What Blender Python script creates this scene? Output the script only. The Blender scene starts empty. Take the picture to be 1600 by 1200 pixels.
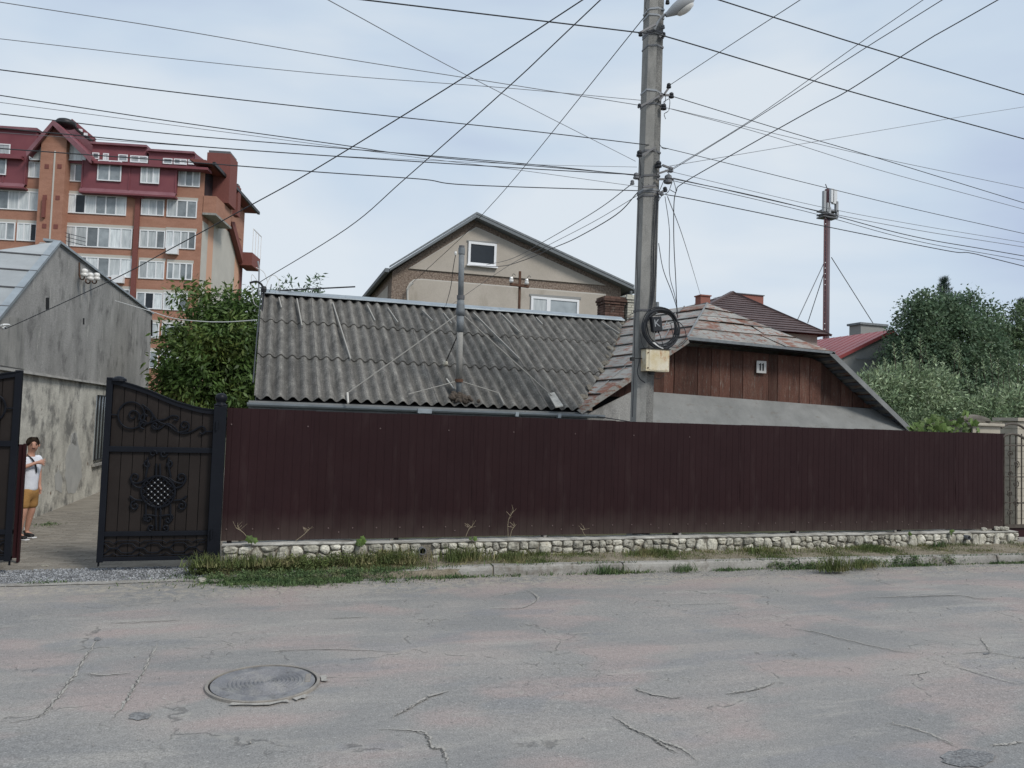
import bpy, math, random
import numpy as np
from math import sin, cos, pi, radians, atan2, hypot
from mathutils import Vector, Matrix
random.seed(7); RNG = np.random.default_rng(7)
SC = bpy.context.scene; COL = SC.collection

# ------------------------------------------------------------------ camera
CAM_YAW, CAM_PITCH, CAM_ROLL, CAM_Z, FPX = 17.6, 2.72, 1.85, 2.1, 1200.0
_y, _p, _r = map(radians, (CAM_YAW, CAM_PITCH, CAM_ROLL))
CF = Vector((sin(_y)*cos(_p), cos(_y)*cos(_p), sin(_p)))
_R0 = Vector((cos(_y), -sin(_y), 0)); _U0 = _R0.cross(CF)
CR = _R0*cos(_r)+_U0*sin(_r); CU = -_R0*sin(_r)+_U0*cos(_r)
CO = Vector((0, 0, CAM_Z))
cd = bpy.data.cameras.new('camera'); cam = bpy.data.objects.new('camera', cd); COL.objects.link(cam)
M3 = Matrix((CR, CU, -CF)).transposed()
cam.matrix_world = Matrix.Translation(CO) @ M3.to_4x4()
cd.sensor_width = 36; cd.lens = 27; cd.clip_start = .05; cd.clip_end = 3000
SC.camera = cam

# ------------------------------------------------------------------ world, sun, exposure
SUN_EL, SUN_AZ = 44, 148          # degrees; azimuth clockwise from +Y
SC.view_settings.view_transform = 'Standard'; SC.view_settings.look = 'None'
SC.view_settings.gamma = 1; SC.view_settings.use_curve_mapping = False
SC.view_settings.exposure = 0.18
w = bpy.data.worlds.new('World'); SC.world = w; w.use_nodes = True
nt = w.node_tree; nt.nodes.clear()
def N(t, nt_=None, **k):
    n = (nt_ or nt).nodes.new(t)
    for a, b in k.items(): setattr(n, a, b)
    return n
sky = N('ShaderNodeTexSky', sky_type='NISHITA', sun_disc=False, sun_elevation=radians(SUN_EL), sun_rotation=radians(SUN_AZ))
bg1 = N('ShaderNodeBackground'); bg1.inputs[1].default_value = .09
bg2 = N('ShaderNodeBackground'); bg2.inputs[1].default_value = 1.0
tc = N('ShaderNodeTexCoord'); mp = N('ShaderNodeMapping'); mp.inputs['Scale'].default_value = (1, 1, 2.6)
n1 = N('ShaderNodeTexNoise'); n1.inputs['Scale'].default_value = 1.7; n1.inputs['Detail'].default_value = 5; n1.inputs['Roughness'].default_value = .45
n1.inputs['Distortion'].default_value = .35
cr = N('ShaderNodeValToRGB')
e = cr.color_ramp.elements
e[0].position = .36; e[0].color = (.43, .51, .67, 1)
e[1].position = .62; e[1].color = (.66, .72, .78, 1)
m_ = e.new(.5); m_.color = (.54, .635, .745, 1)
mx = N('ShaderNodeMixShader'); mx.inputs[0].default_value = .93
out = N('ShaderNodeOutputWorld')
L = nt.links.new
L(tc.outputs['Generated'], mp.inputs[0]); L(mp.outputs[0], n1.inputs['Vector']); L(n1.outputs[0], cr.inputs[0])
L(cr.outputs[0], bg2.inputs[0]); L(sky.outputs[0], bg1.inputs[0])
L(bg1.outputs[0], mx.inputs[1]); L(bg2.outputs[0], mx.inputs[2]); L(mx.outputs[0], out.inputs[0])
sl = bpy.data.lights.new('sun', 'SUN'); sl.energy = 2.15; sl.angle = radians(16); sl.color = (1, .96, .90)
so = bpy.data.objects.new('sun', sl); COL.objects.link(so)
_d = Vector((sin(radians(SUN_AZ))*cos(radians(SUN_EL)), cos(radians(SUN_AZ))*cos(radians(SUN_EL)), sin(radians(SUN_EL))))
so.rotation_euler = _d.to_track_quat('Z', 'Y').to_euler()

# ------------------------------------------------------------------ measuring helpers: a sight line met with a plane of the place
def ray(px, py): return CF + CR*((px-800)/FPX) + CU*((600-py)/FPX)
def onY(px, py, Y): d = ray(px, py); return CO + d*(Y/d.y)
def onX(px, py, X): d = ray(px, py); return CO + d*(X/d.x)
def onZ(px, py, Z): d = ray(px, py); return CO + d*((Z-CAM_Z)/d.z)
def onP(px, py, P0, Nn): d = ray(px, py); return CO + d*((P0-CO).dot(Nn)/d.dot(Nn))

# ------------------------------------------------------------------ materials
def mat(name, cols, scale=3., rough=.85, metal=0., bump=.25, bscale=90., stretch=(1, 1, 1), fine=.22, dirt=None, isl=0., objr=0., spec=.3, detail=7, trans=0., dirt2=None, bdist=.004, foot=None, trough_shade=None):
    """cols: [(pos,(r,g,b))...] over a soft noise; fine speckle; dirt=(color,scale,lo,hi,stretch)"""
    m = bpy.data.materials.new(name); m.use_nodes = True; t = m.node_tree; t.nodes.clear()
    def n(ty, **k): return N(ty, t, **k)
    l = t.links.new
    o = n('ShaderNodeOutputMaterial'); b = n('ShaderNodeBsdfPrincipled'); l(b.outputs[0], o.inputs[0])
    b.inputs['Roughness'].default_value = rough; b.inputs['Metallic'].default_value = metal
    b.inputs['Specular IOR Level'].default_value = spec
    c = n('ShaderNodeTexCoord'); g = n('ShaderNodeMapping'); g.inputs['Scale'].default_value = stretch
    l(c.outputs['Object'], g.inputs[0])
    a = n('ShaderNodeTexNoise'); a.inputs['Scale'].default_value = scale; a.inputs['Detail'].default_value = detail; a.inputs['Roughness'].default_value = .6
    l(g.outputs[0], a.inputs['Vector'])
    r = n('ShaderNodeValToRGB'); el = r.color_ramp.elements
    if len(cols) == 1: cols = [(.3, cols[0][1]), (.7, cols[0][1])]
    el[0].position = cols[0][0]; el[0].color = (*cols[0][1], 1); el[1].position = cols[-1][0]; el[1].color = (*cols[-1][1], 1)
    for p, k in cols[1:-1]: q = el.new(p); q.color = (*k, 1)
    l(a.outputs[0], r.inputs[0]); cur = r.outputs[0]
    for dd in (dirt, dirt2):
        if not dd: continue
        dc, ds, lo, hi, dst = dd
        g2 = n('ShaderNodeMapping'); g2.inputs['Scale'].default_value = dst; g2.inputs['Location'].default_value = (3.1, 1.7, 5.3)
        l(c.outputs['Object'], g2.inputs[0])
        d = n('ShaderNodeTexNoise'); d.inputs['Scale'].default_value = ds; d.inputs['Detail'].default_value = 9; d.inputs['Roughness'].default_value = .65
        l(g2.outputs[0], d.inputs['Vector'])
        mr = n('ShaderNodeMapRange'); mr.inputs[1].default_value = lo; mr.inputs[2].default_value = hi
        l(d.outputs[0], mr.inputs[0])
        mi = n('ShaderNodeMixRGB'); mi.inputs[2].default_value = (*dc, 1); l(mr.outputs[0], mi.inputs[0]); l(cur, mi.inputs[1]); cur = mi.outputs[0]
    if trough_shade:  # shade in the wave troughs, painted into the colour along x, broken by noise
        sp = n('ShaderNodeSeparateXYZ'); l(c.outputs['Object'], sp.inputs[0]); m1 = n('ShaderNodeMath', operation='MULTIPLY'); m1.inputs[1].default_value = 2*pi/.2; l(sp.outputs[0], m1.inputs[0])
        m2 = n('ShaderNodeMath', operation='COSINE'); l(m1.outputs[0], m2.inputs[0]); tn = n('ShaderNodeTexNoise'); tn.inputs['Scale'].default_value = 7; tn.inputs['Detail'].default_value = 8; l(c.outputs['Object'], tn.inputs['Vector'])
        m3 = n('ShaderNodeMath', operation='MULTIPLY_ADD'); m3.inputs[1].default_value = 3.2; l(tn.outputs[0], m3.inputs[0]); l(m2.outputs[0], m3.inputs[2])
        mr = n('ShaderNodeMapRange'); mr.inputs[1].default_value = .9; mr.inputs[2].default_value = 2.0; mr.inputs[3].default_value = trough_shade[1]; mr.inputs[4].default_value = 0; l(m3.outputs[0], mr.inputs[0])
        mi = n('ShaderNodeMixRGB'); mi.inputs[2].default_value = (*trough_shade[0], 1); l(mr.outputs[0], mi.inputs[0]); l(cur, mi.inputs[1]); cur = mi.outputs[0]
    if foot:
        fc, z0, z1, am = foot; sp = n('ShaderNodeSeparateXYZ'); l(c.outputs['Object'], sp.inputs[0]); fn = n('ShaderNodeTexNoise'); fn.inputs['Scale'].default_value = 5; fn.inputs['Detail'].default_value = 8; l(c.outputs['Object'], fn.inputs['Vector'])
        ad = n('ShaderNodeMath', operation='MULTIPLY_ADD'); ad.inputs[1].default_value = (z1-z0)*1.2; l(fn.outputs[0], ad.inputs[0]); l(sp.outputs[2], ad.inputs[2])
        mr = n('ShaderNodeMapRange'); mr.inputs[1].default_value = z0+(z1-z0)*.45; mr.inputs[2].default_value = z1+(z1-z0)*.6; mr.inputs[3].default_value = am; mr.inputs[4].default_value = 0; l(ad.outputs[0], mr.inputs[0])
        mi = n('ShaderNodeMixRGB'); mi.inputs[2].default_value = (*fc, 1); l(mr.outputs[0], mi.inputs[0]); l(cur, mi.inputs[1]); cur = mi.outputs[0]
    f = n('ShaderNodeTexNoise'); f.inputs['Scale'].default_value = bscale; f.inputs['Detail'].default_value = 4; l(c.outputs['Object'], f.inputs['Vector'])
    val = None
    mr = n('ShaderNodeMapRange'); mr.inputs[1].default_value = .25; mr.inputs[2].default_value = .75
    mr.inputs[3].default_value = 1-fine; mr.inputs[4].default_value = 1+fine; l(f.outputs[0], mr.inputs[0]); val = mr.outputs[0]
    def mul(x, src, amt):
        q = n('ShaderNodeMapRange'); q.inputs[3].default_value = 1-amt; q.inputs[4].default_value = 1+amt; l(src, q.inputs[0])
        u = n('ShaderNodeMath', operation='MULTIPLY'); l(x, u.inputs[0]); l(q.outputs[0], u.inputs[1]); return u.outputs[0]
    if isl: ge = n('ShaderNodeNewGeometry'); val = mul(val, ge.outputs['Random Per Island'], isl)
    if objr: oi = n('ShaderNodeObjectInfo'); val = mul(val, oi.outputs['Random'], objr)
    h = n('ShaderNodeHueSaturation'); l(val, h.inputs['Value']); l(cur, h.inputs['Color']); l(h.outputs[0], b.inputs['Base Color'])
    if bump:
        bp = n('ShaderNodeBump'); bp.inputs['Strength'].default_value = bump; bp.inputs['Distance'].default_value = bdist
        l(f.outputs[0], bp.inputs['Height']); l(bp.outputs[0], b.inputs['Normal'])
    if trans:
        tr = n('ShaderNodeBsdfTranslucent'); l(h.outputs[0], tr.inputs[0]); ms = n('ShaderNodeMixShader'); ms.inputs[0].default_value = trans
        l(b.outputs[0], ms.inputs[1]); l(tr.outputs[0], ms.inputs[2]); l(ms.outputs[0], o.inputs[0])
    return m
def flat(name, c, rough=.6, metal=0., spec=.4, fine=.08): return mat(name, [(.4, c)], rough=rough, metal=metal, fine=fine, bump=.08, spec=spec)

MT = dict(
 fence=mat('brown_sheet_metal', [(.3, (.0195, .0085, .0098)), (.7, (.0255, .0112, .0122))], scale=1.1, rough=.5, fine=.06, bump=.03, bscale=20, spec=.12, dirt=((.048, .032, .031), 2.2, .56, .95, (1.5, 1, .6)), objr=.10, foot=((.085, .068, .058), 0, .22, .5)),
 fencerail=flat('dark_rail', (.03, .022, .022)),
 screw=flat('screw', (.13, .09, .085), .5),
 gate=mat('black_gate_paint', [(.3, (.0055, .0065, .010)), (.7, (.0085, .010, .014))], rough=.42, fine=.1, bump=.05, spec=.16),
 gateboard=mat('dark_brown_sheet', [(.3, (.016, .0125, .011)), (.7, (.023, .018, .016))], scale=2, rough=.55, spec=.15, fine=.08, bump=.03, objr=.1, dirt=((.05, .043, .038), 2.5, .58, .9, (1, 1, .5))),
 maroon=flat('maroon_metal', (.030, .009, .011), .55, spec=.2),
 asb=mat('weathered_asbestos', [(.30, (.105, .10, .091)), (.5, (.160, .152, .138)), (.72, (.235, .224, .20))], scale=4, rough=.95, stretch=(1, .7, 1), fine=.42, bscale=42, bump=.5, dirt=((.055, .053, .048), 5, .52, .72, (1.5, .35, 1)), dirt2=((.30, .29, .26), 24, .60, .70, (1, .8, 1)), objr=.12, trough_shade=((.060, .057, .052), .6), bdist=.01),  # last colour pair paints the shade between the wave crests
 tin=mat('old_tin', [(.3, (.19, .185, .17)), (.55, (.29, .28, .255)), (.75, (.37, .355, .32))], scale=2.2, rough=.6, fine=.15, bump=.25, bscale=30, dirt=((.20, .088, .055), 2.3, .50, .60, (3.0, 1, 8)), dirt2=((.34, .33, .31), 7, .5, .8, (1, 1, 5)), objr=.13, bdist=.01),
 tin2=mat('rust_streaked_tin', [(.3, (.20, .17, .15)), (.55, (.27, .25, .225)), (.75, (.35, .33, .30))], scale=2.2, rough=.7, fine=.15, bump=.25, bscale=30, dirt=((.19, .085, .055), 1.5, .44, .56, (2.0, 1, 9)), dirt2=((.33, .32, .30), 5, .56, .7, (1, 1, 4)), objr=.1, bdist=.01),
 tingrey=mat('grey_tin', [(.3, (.15, .155, .155)), (.7, (.25, .255, .25))], scale=2, rough=.55, fine=.1, bump=.1, dirt=((.10, .085, .07), 9, .6, .75, (1, 1, 3)), objr=.05),
 pent=mat('cement_grey_skirt', [(.3, (.16, .163, .157)), (.7, (.235, .237, .228))], scale=2.5, rough=.75, fine=.12, bump=.15, dirt=((.13, .11, .09), 5, .58, .8, (1, 1, 2))),
 galv=mat('galvanised', [(.3, (.24, .27, .29)), (.7, (.33, .37, .395))], scale=4, rough=.45, metal=.25, fine=.08, bump=.05),
 galvd=mat('zinc_pipe', [(.3, (.13, .14, .15)), (.7, (.22, .24, .25))], scale=9, rough=.7, metal=0., fine=.12, bump=.1),
 board=mat('old_boards', [(.25, (.060, .029, .021)), (.5, (.100, .045, .032)), (.75, (.125, .074, .055))], scale=2.2, rough=.85, stretch=(5, 5, .8), fine=.25, bscale=45, bump=.4, dirt=((.16, .145, .125), 5, .56, .72, (8, 8, 1.2)), objr=.38),
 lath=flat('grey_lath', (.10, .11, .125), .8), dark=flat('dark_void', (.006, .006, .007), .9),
 signw=flat('white_plate', (.62, .60, .57), .5), black=flat('black_paint', (.012, .012, .013), .5),
 conc=mat('concrete', [(.3, (.225, .22, .205)), (.7, (.34, .33, .305))], scale=1.6, rough=.9, fine=.2, bscale=70, bump=.45, dirt=((.13, .13, .125), 3.2, .52, .72, (1, 1, .25)), bdist=.008),
 poleface=mat('aged_pole_concrete', [(.3, (.13, .13, .125)), (.7, (.22, .215, .20))], scale=2.0, rough=.95, fine=.42, bscale=48, bump=.8, dirt=((.08, .08, .08), 3, .5, .7, (1, 1, .3)), bdist=.015),
 kerb=mat('kerb_concrete', [(.3, (.24, .23, .21)), (.7, (.36, .345, .315))], scale=2.2, rough=.95, fine=.2, bscale=60, bump=.5, dirt=((.17, .15, .125), 5, .5, .7, (1, 1, 1)), objr=.10, bdist=.01),
 stone=mat('limestone', [(.3, (.27, .255, .205)), (.5, (.42, .40, .335)), (.7, (.60, .575, .50))], scale=9, rough=.95, fine=.28, bscale=40, bump=.9, dirt=((.15, .14, .115), 8, .50, .64, (1, 1, 1)), dirt2=((.30, .26, .18), 3, .56, .7, (1, 1, 1)), objr=.26, bdist=.01),
 mortar=mat('mortar', [(.3, (.15, .135, .11)), (.7, (.25, .225, .185))], scale=6, rough=.98, fine=.3, bscale=50, bump=.8, dirt=((.11, .09, .065), 6, .5, .7, (1, 1, 1)), bdist=.02),
 coping=mat('coping_mortar', [(.3, (.30, .29, .26)), (.7, (.50, .485, .44))], scale=6, rough=.95, fine=.25, bump=.5, dirt=((.15, .14, .12), 5, .5, .66, (.6, 1, 1))),
 plU=mat('grey_render', [(.28, (.20, .195, .185)), (.5, (.29, .283, .268)), (.72, (.37, .36, .34))], scale=1.3, rough=.95, fine=.25, bscale=40, bump=.5, stretch=(1, 1, .6), dirt=((.44, .43, .39), 3.2, .60, .68, (1.5, 1.5, .35)), dirt2=((.12, .117, .112), 1.9, .54, .70, (1, 1, .9)), bdist=.012),
 plL=mat('peeling_plaster', [(.28, (.33, .315, .28)), (.5, (.53, .51, .45)), (.7, (.65, .63, .56))], scale=1.9, rough=.95, fine=.22, bscale=35, bump=.5, dirt=((.20, .195, .18), 1.6, .49, .62, (1, 1, 1.1)), dirt2=((.18, .13, .10), 4, .62, .7, (1, 1, 1)), bdist=.012),
 patchL=mat('bare_patch', [(.3, (.38, .38, .365)), (.7, (.46, .455, .43))], scale=4, rough=.95, fine=.1),
 roofL=mat('pale_tin_roof', [(.3, (.27, .285, .29)), (.7, (.36, .38, .385))], scale=1.6, rough=.55, fine=.07, bump=.06, dirt=((.22, .21, .19), 10, .63, .72, (1, 1, 1)), objr=.08),
 brick=mat('orange_brick', [(.3, (.31, .155, .105)), (.7, (.39, .205, .145))], scale=.8, rough=.9, fine=.10, bscale=8, bump=.1, stretch=(1, 1, 3)),
 brickdk=mat('red_brick_trim', [(.4, (.185, .070, .060))], rough=.9, fine=.12, bscale=8),
 redpan=mat('crimson_sheet', [(.3, (.17, .050, .062)), (.7, (.215, .070, .080))], scale=.5, rough=.6, fine=.06),
 redroofm=mat('crimson_roof', [(.3, (.17, .07, .085)), (.7, (.25, .125, .14))], scale=1., rough=.5, fine=.08),
 cream=mat('grey_cream_wall', [(.3, (.42, .40, .36)), (.7, (.50, .48, .43))], scale=.4, rough=.95, fine=.05),
 peach=mat('peach_wall', [(.4, (.55, .33, .23))], rough=.95, fine=.05),
 winf=flat('white_pvc', (.74, .75, .76), .4),
 glass=mat('window_glass', [(.35, (.15, .17, .18)), (.65, (.30, .33, .345))], scale=.9, rough=.12, fine=.03, bump=0, spec=.8, objr=.5),
 curtain=mat('curtained_glass', [(.35, (.40, .43, .44)), (.65, (.62, .65, .65))], scale=1.6, rough=.25, fine=.03, bump=0, spec=.6, stretch=(4, 4, .5), objr=.32),
 gdark=mat('dark_glass', [(.35, (.014, .018, .023)), (.65, (.03, .036, .043))], scale=.9, rough=.15, fine=.03, bump=0, spec=.3),
 pebble=mat('pebble_dash', [(.35, (.14, .10, .078)), (.65, (.29, .235, .19))], scale=14, rough=.95, fine=.5, bscale=26, bump=.8, bdist=.02),
 stucco=mat('cream_stucco', [(.3, (.385, .345, .295)), (.7, (.46, .415, .36))], scale=.9, rough=.95, fine=.08, bscale=30, bump=.2, dirt=((.27, .24, .19), 1.5, .56, .8, (1, 1, .4))),
 stuccow=flat('white_trim', (.50, .48, .44), .9), strip=flat('bare_strip', (.30, .29, .265), .95), roofg=mat('grey_green_fascia', [(.4, (.15, .165, .175))], rough=.6, fine=.1),
 tiles=mat('brown_metal_tile', [(.3, (.070, .045, .043)), (.7, (.105, .070, .066))], scale=1.5, rough=.5, fine=.15, bscale=14, objr=.05),
 terra=mat('terracotta_chimney', [(.4, (.27, .115, .09))], rough=.9, fine=.12),
 redtin=mat('red_tin', [(.3, (.24, .055, .056)), (.7, (.29, .070, .070))], scale=1, rough=.4, fine=.04, bump=.02),
 greyw=mat('grey_block_wall', [(.4, (.27, .27, .26))], rough=.95, fine=.2),
 mast=mat('mast_paint', [(.4, (.105, .078, .090))], rough=.6, fine=.1), mastr=flat('mast_red', (.14, .065, .07)), mastw=flat('antenna_white', (.66, .67, .68), .5), steel=flat('dull_steel', (.12, .12, .125), .5, .3),
 wire=flat('black_cable', (.030, .032, .036), .5), wireg=flat('grey_cable', (.15, .155, .165), .6), wirew=flat('white_cable', (.6, .6, .58), .6),
 alu=flat('bare_aluminium', (.30, .31, .32), .45, .4), porc=flat('porcelain', (.70, .69, .66), .25), rust=mat('rusty_iron', [(.3, (.07, .035, .022)), (.7, (.13, .07, .045))], scale=8, rough=.85),
 boxy=mat('rusty_cream_box', [(.3, (.50, .40, .22)), (.5, (.60, .53, .38)), (.7, (.66, .62, .52))], scale=5, rough=.6, fine=.1, bump=.1, dirt=((.36, .15, .05), 5, .52, .68, (1.5, 1.5, .8))),
 lampg=flat('lamp_grey', (.34, .35, .36), .4), plast=flat('black_plastic', (.016, .017, .020), .35),
 brownbr=mat('old_brown_brick', [(.3, (.075, .045, .036)), (.7, (.13, .078, .060))], scale=5, rough=.95, fine=.3, objr=.3, dirt=((.22, .20, .17), 7, .6, .7, (1, 1, 1))),
 whitebr=mat('white_brick', [(.3, (.42, .40, .33)), (.7, (.60, .58, .50))], scale=5, rough=.95, fine=.2, objr=.16),
 brmort=flat('brick_mortar', (.10, .09, .08), .95),
 skin=flat('skin', (.46, .25, .18), .55), tee=mat('white_tee', [(.3, (.58, .60, .66)), (.7, (.72, .74, .79))], scale=9, rough=.9, fine=.05), shorts=mat('ochre_shorts', [(.3, (.28, .15, .05)), (.7, (.38, .21, .075))], scale=8, rough=.9),
 hair=mat('dark_hair', [(.3, (.012, .009, .008)), (.7, (.05, .036, .026))], scale=30, rough=.9, bump=1, bscale=120, spec=.1, bdist=.01), shoe=flat('black_shoe', (.012, .012, .013), .7), sole=flat('white_sole', (.6, .6, .6), .6),
 leafA=mat('walnut_leaf', [(.3, (.045, .092, .024)), (.5, (.080, .135, .034)), (.76, (.18, .195, .05))], scale=.9, rough=.55, fine=.1, bump=0, isl=.45, trans=.30, spec=.35),
 leafB=mat('dark_leaf', [(.3, (.075, .125, .075)), (.5, (.12, .18, .105)), (.7, (.18, .24, .14))], scale=.9, rough=.55, fine=.1, bump=0, isl=.55, trans=.35),
 leafP=mat('pine_needle', [(.3, (.020, .045, .030)), (.7, (.035, .065, .042))], scale=1, rough=.7, bump=0, isl=.3),
 leafC=mat('pale_leaf', [(.33, (.14, .20, .11)), (.5, (.25, .32, .185)), (.68, (.39, .45, .29))], scale=1.6, rough=.5, fine=.1, bump=0, isl=.65, trans=.25),
 leafD=mat('mid_leaf', [(.3, (.075, .12, .06)), (.7, (.15, .20, .10))], scale=1.2, rough=.55, fine=.1, bump=0, isl=.4, trans=.25),
 vine=mat('vine_leaf', [(.3, (.075, .135, .032)), (.7, (.16, .225, .065))], scale=6, rough=.5, fine=.1, bump=0, objr=.45, trans=.3),
 bark=mat('bark', [(.3, (.05, .04, .03)), (.7, (.10, .08, .065))], scale=6, rough=.95, stretch=(1, 1, .3), bump=.5),
 grass=mat('grass_blades', [(.3, (.075, .115, .035)), (.5, (.13, .155, .055)), (.66, (.27, .235, .12))], scale=3.5, rough=.7, fine=.1, bump=0, isl=.5, trans=.25),
 grassd=mat('low_weeds', [(.3, (.055, .105, .042)), (.55, (.11, .16, .065)), (.72, (.20, .20, .10))], scale=5, rough=.7, fine=.1, bump=0, isl=.5, trans=.2),
 straw=mat('dry_stalk', [(.4, (.30, .25, .17))], rough=.9, bump=0, isl=.3),
 soil=mat('verge_soil', [(.3, (.14, .12, .085)), (.7, (.27, .235, .18))], scale=4, rough=.98, fine=.35, bscale=55, bump=.7, bdist=.015),
 ground=mat('far_ground', [(.3, (.06, .075, .04)), (.7, (.13, .12, .08))], scale=.3, rough=.98, fine=.2),
 paver=mat('dusty_paver', [(.3, (.20, .18, .155)), (.7, (.28, .255, .22))], scale=4, rough=.95, fine=.3, objr=.15, dirt=((.22, .20, .17), 2.5, .46, .6, (1, 1, 1))),
 sand=mat('sandy_joint', [(.3, (.19, .17, .14)), (.7, (.27, .245, .205))], scale=3, rough=.98, fine=.25, dirt=((.13, .11, .09), 2.2, .56, .72, (1, 1, 1))),
 gravel=mat('grey_gravel', [(.3, (.15, .155, .165)), (.7, (.33, .335, .34))], scale=9, rough=.95, fine=.3, isl=.5, bump=.3),
 gbase=mat('gravel_bed', [(.3, (.15, .15, .152)), (.7, (.25, .25, .248))], scale=14, rough=.98, fine=.45, bscale=60, bump=.9, bdist=.02),
 crack=mat('crack_dark', [(.3, (.075, .072, .068)), (.6, (.17, .165, .155))], rough=1, fine=.3), crackl=mat('crack_lip', [(.3, (.30, .285, .26)), (.7, (.38, .36, .325))], scale=20, rough=1, fine=.3),
 iron=mat('cast_iron', [(.3, (.15, .15, .158)), (.7, (.22, .22, .228))], scale=5, rough=.75, metal=0., fine=.22, bump=.5, dirt=((.25, .245, .235), 6, .47, .66, (1, 1, 1)), dirt2=((.11, .108, .105), 9, .58, .7, (1, 1, 1))),
 ironrust=mat('worn_rim', [(.3, (.19, .18, .17)), (.7, (.31, .28, .24))], scale=8, rough=.7, fine=.2),
 redflower=flat('red_rosette', (.42, .06, .06), .5),
 fig=mat('brown_ironwork', [(.3, (.05, .04, .033)), (.7, (.10, .085, .07))], scale=8, rough=.6),
 pillar=mat('pillar_stone', [(.3, (.33, .30, .24)), (.7, (.46, .42, .35))], scale=4, rough=.95, fine=.2, bump=.4),
 moss=mat('mossy_cap', [(.3, (.10, .088, .070)), (.7, (.18, .16, .13))], scale=6, rough=.95, fine=.3, bump=.6),
)

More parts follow.
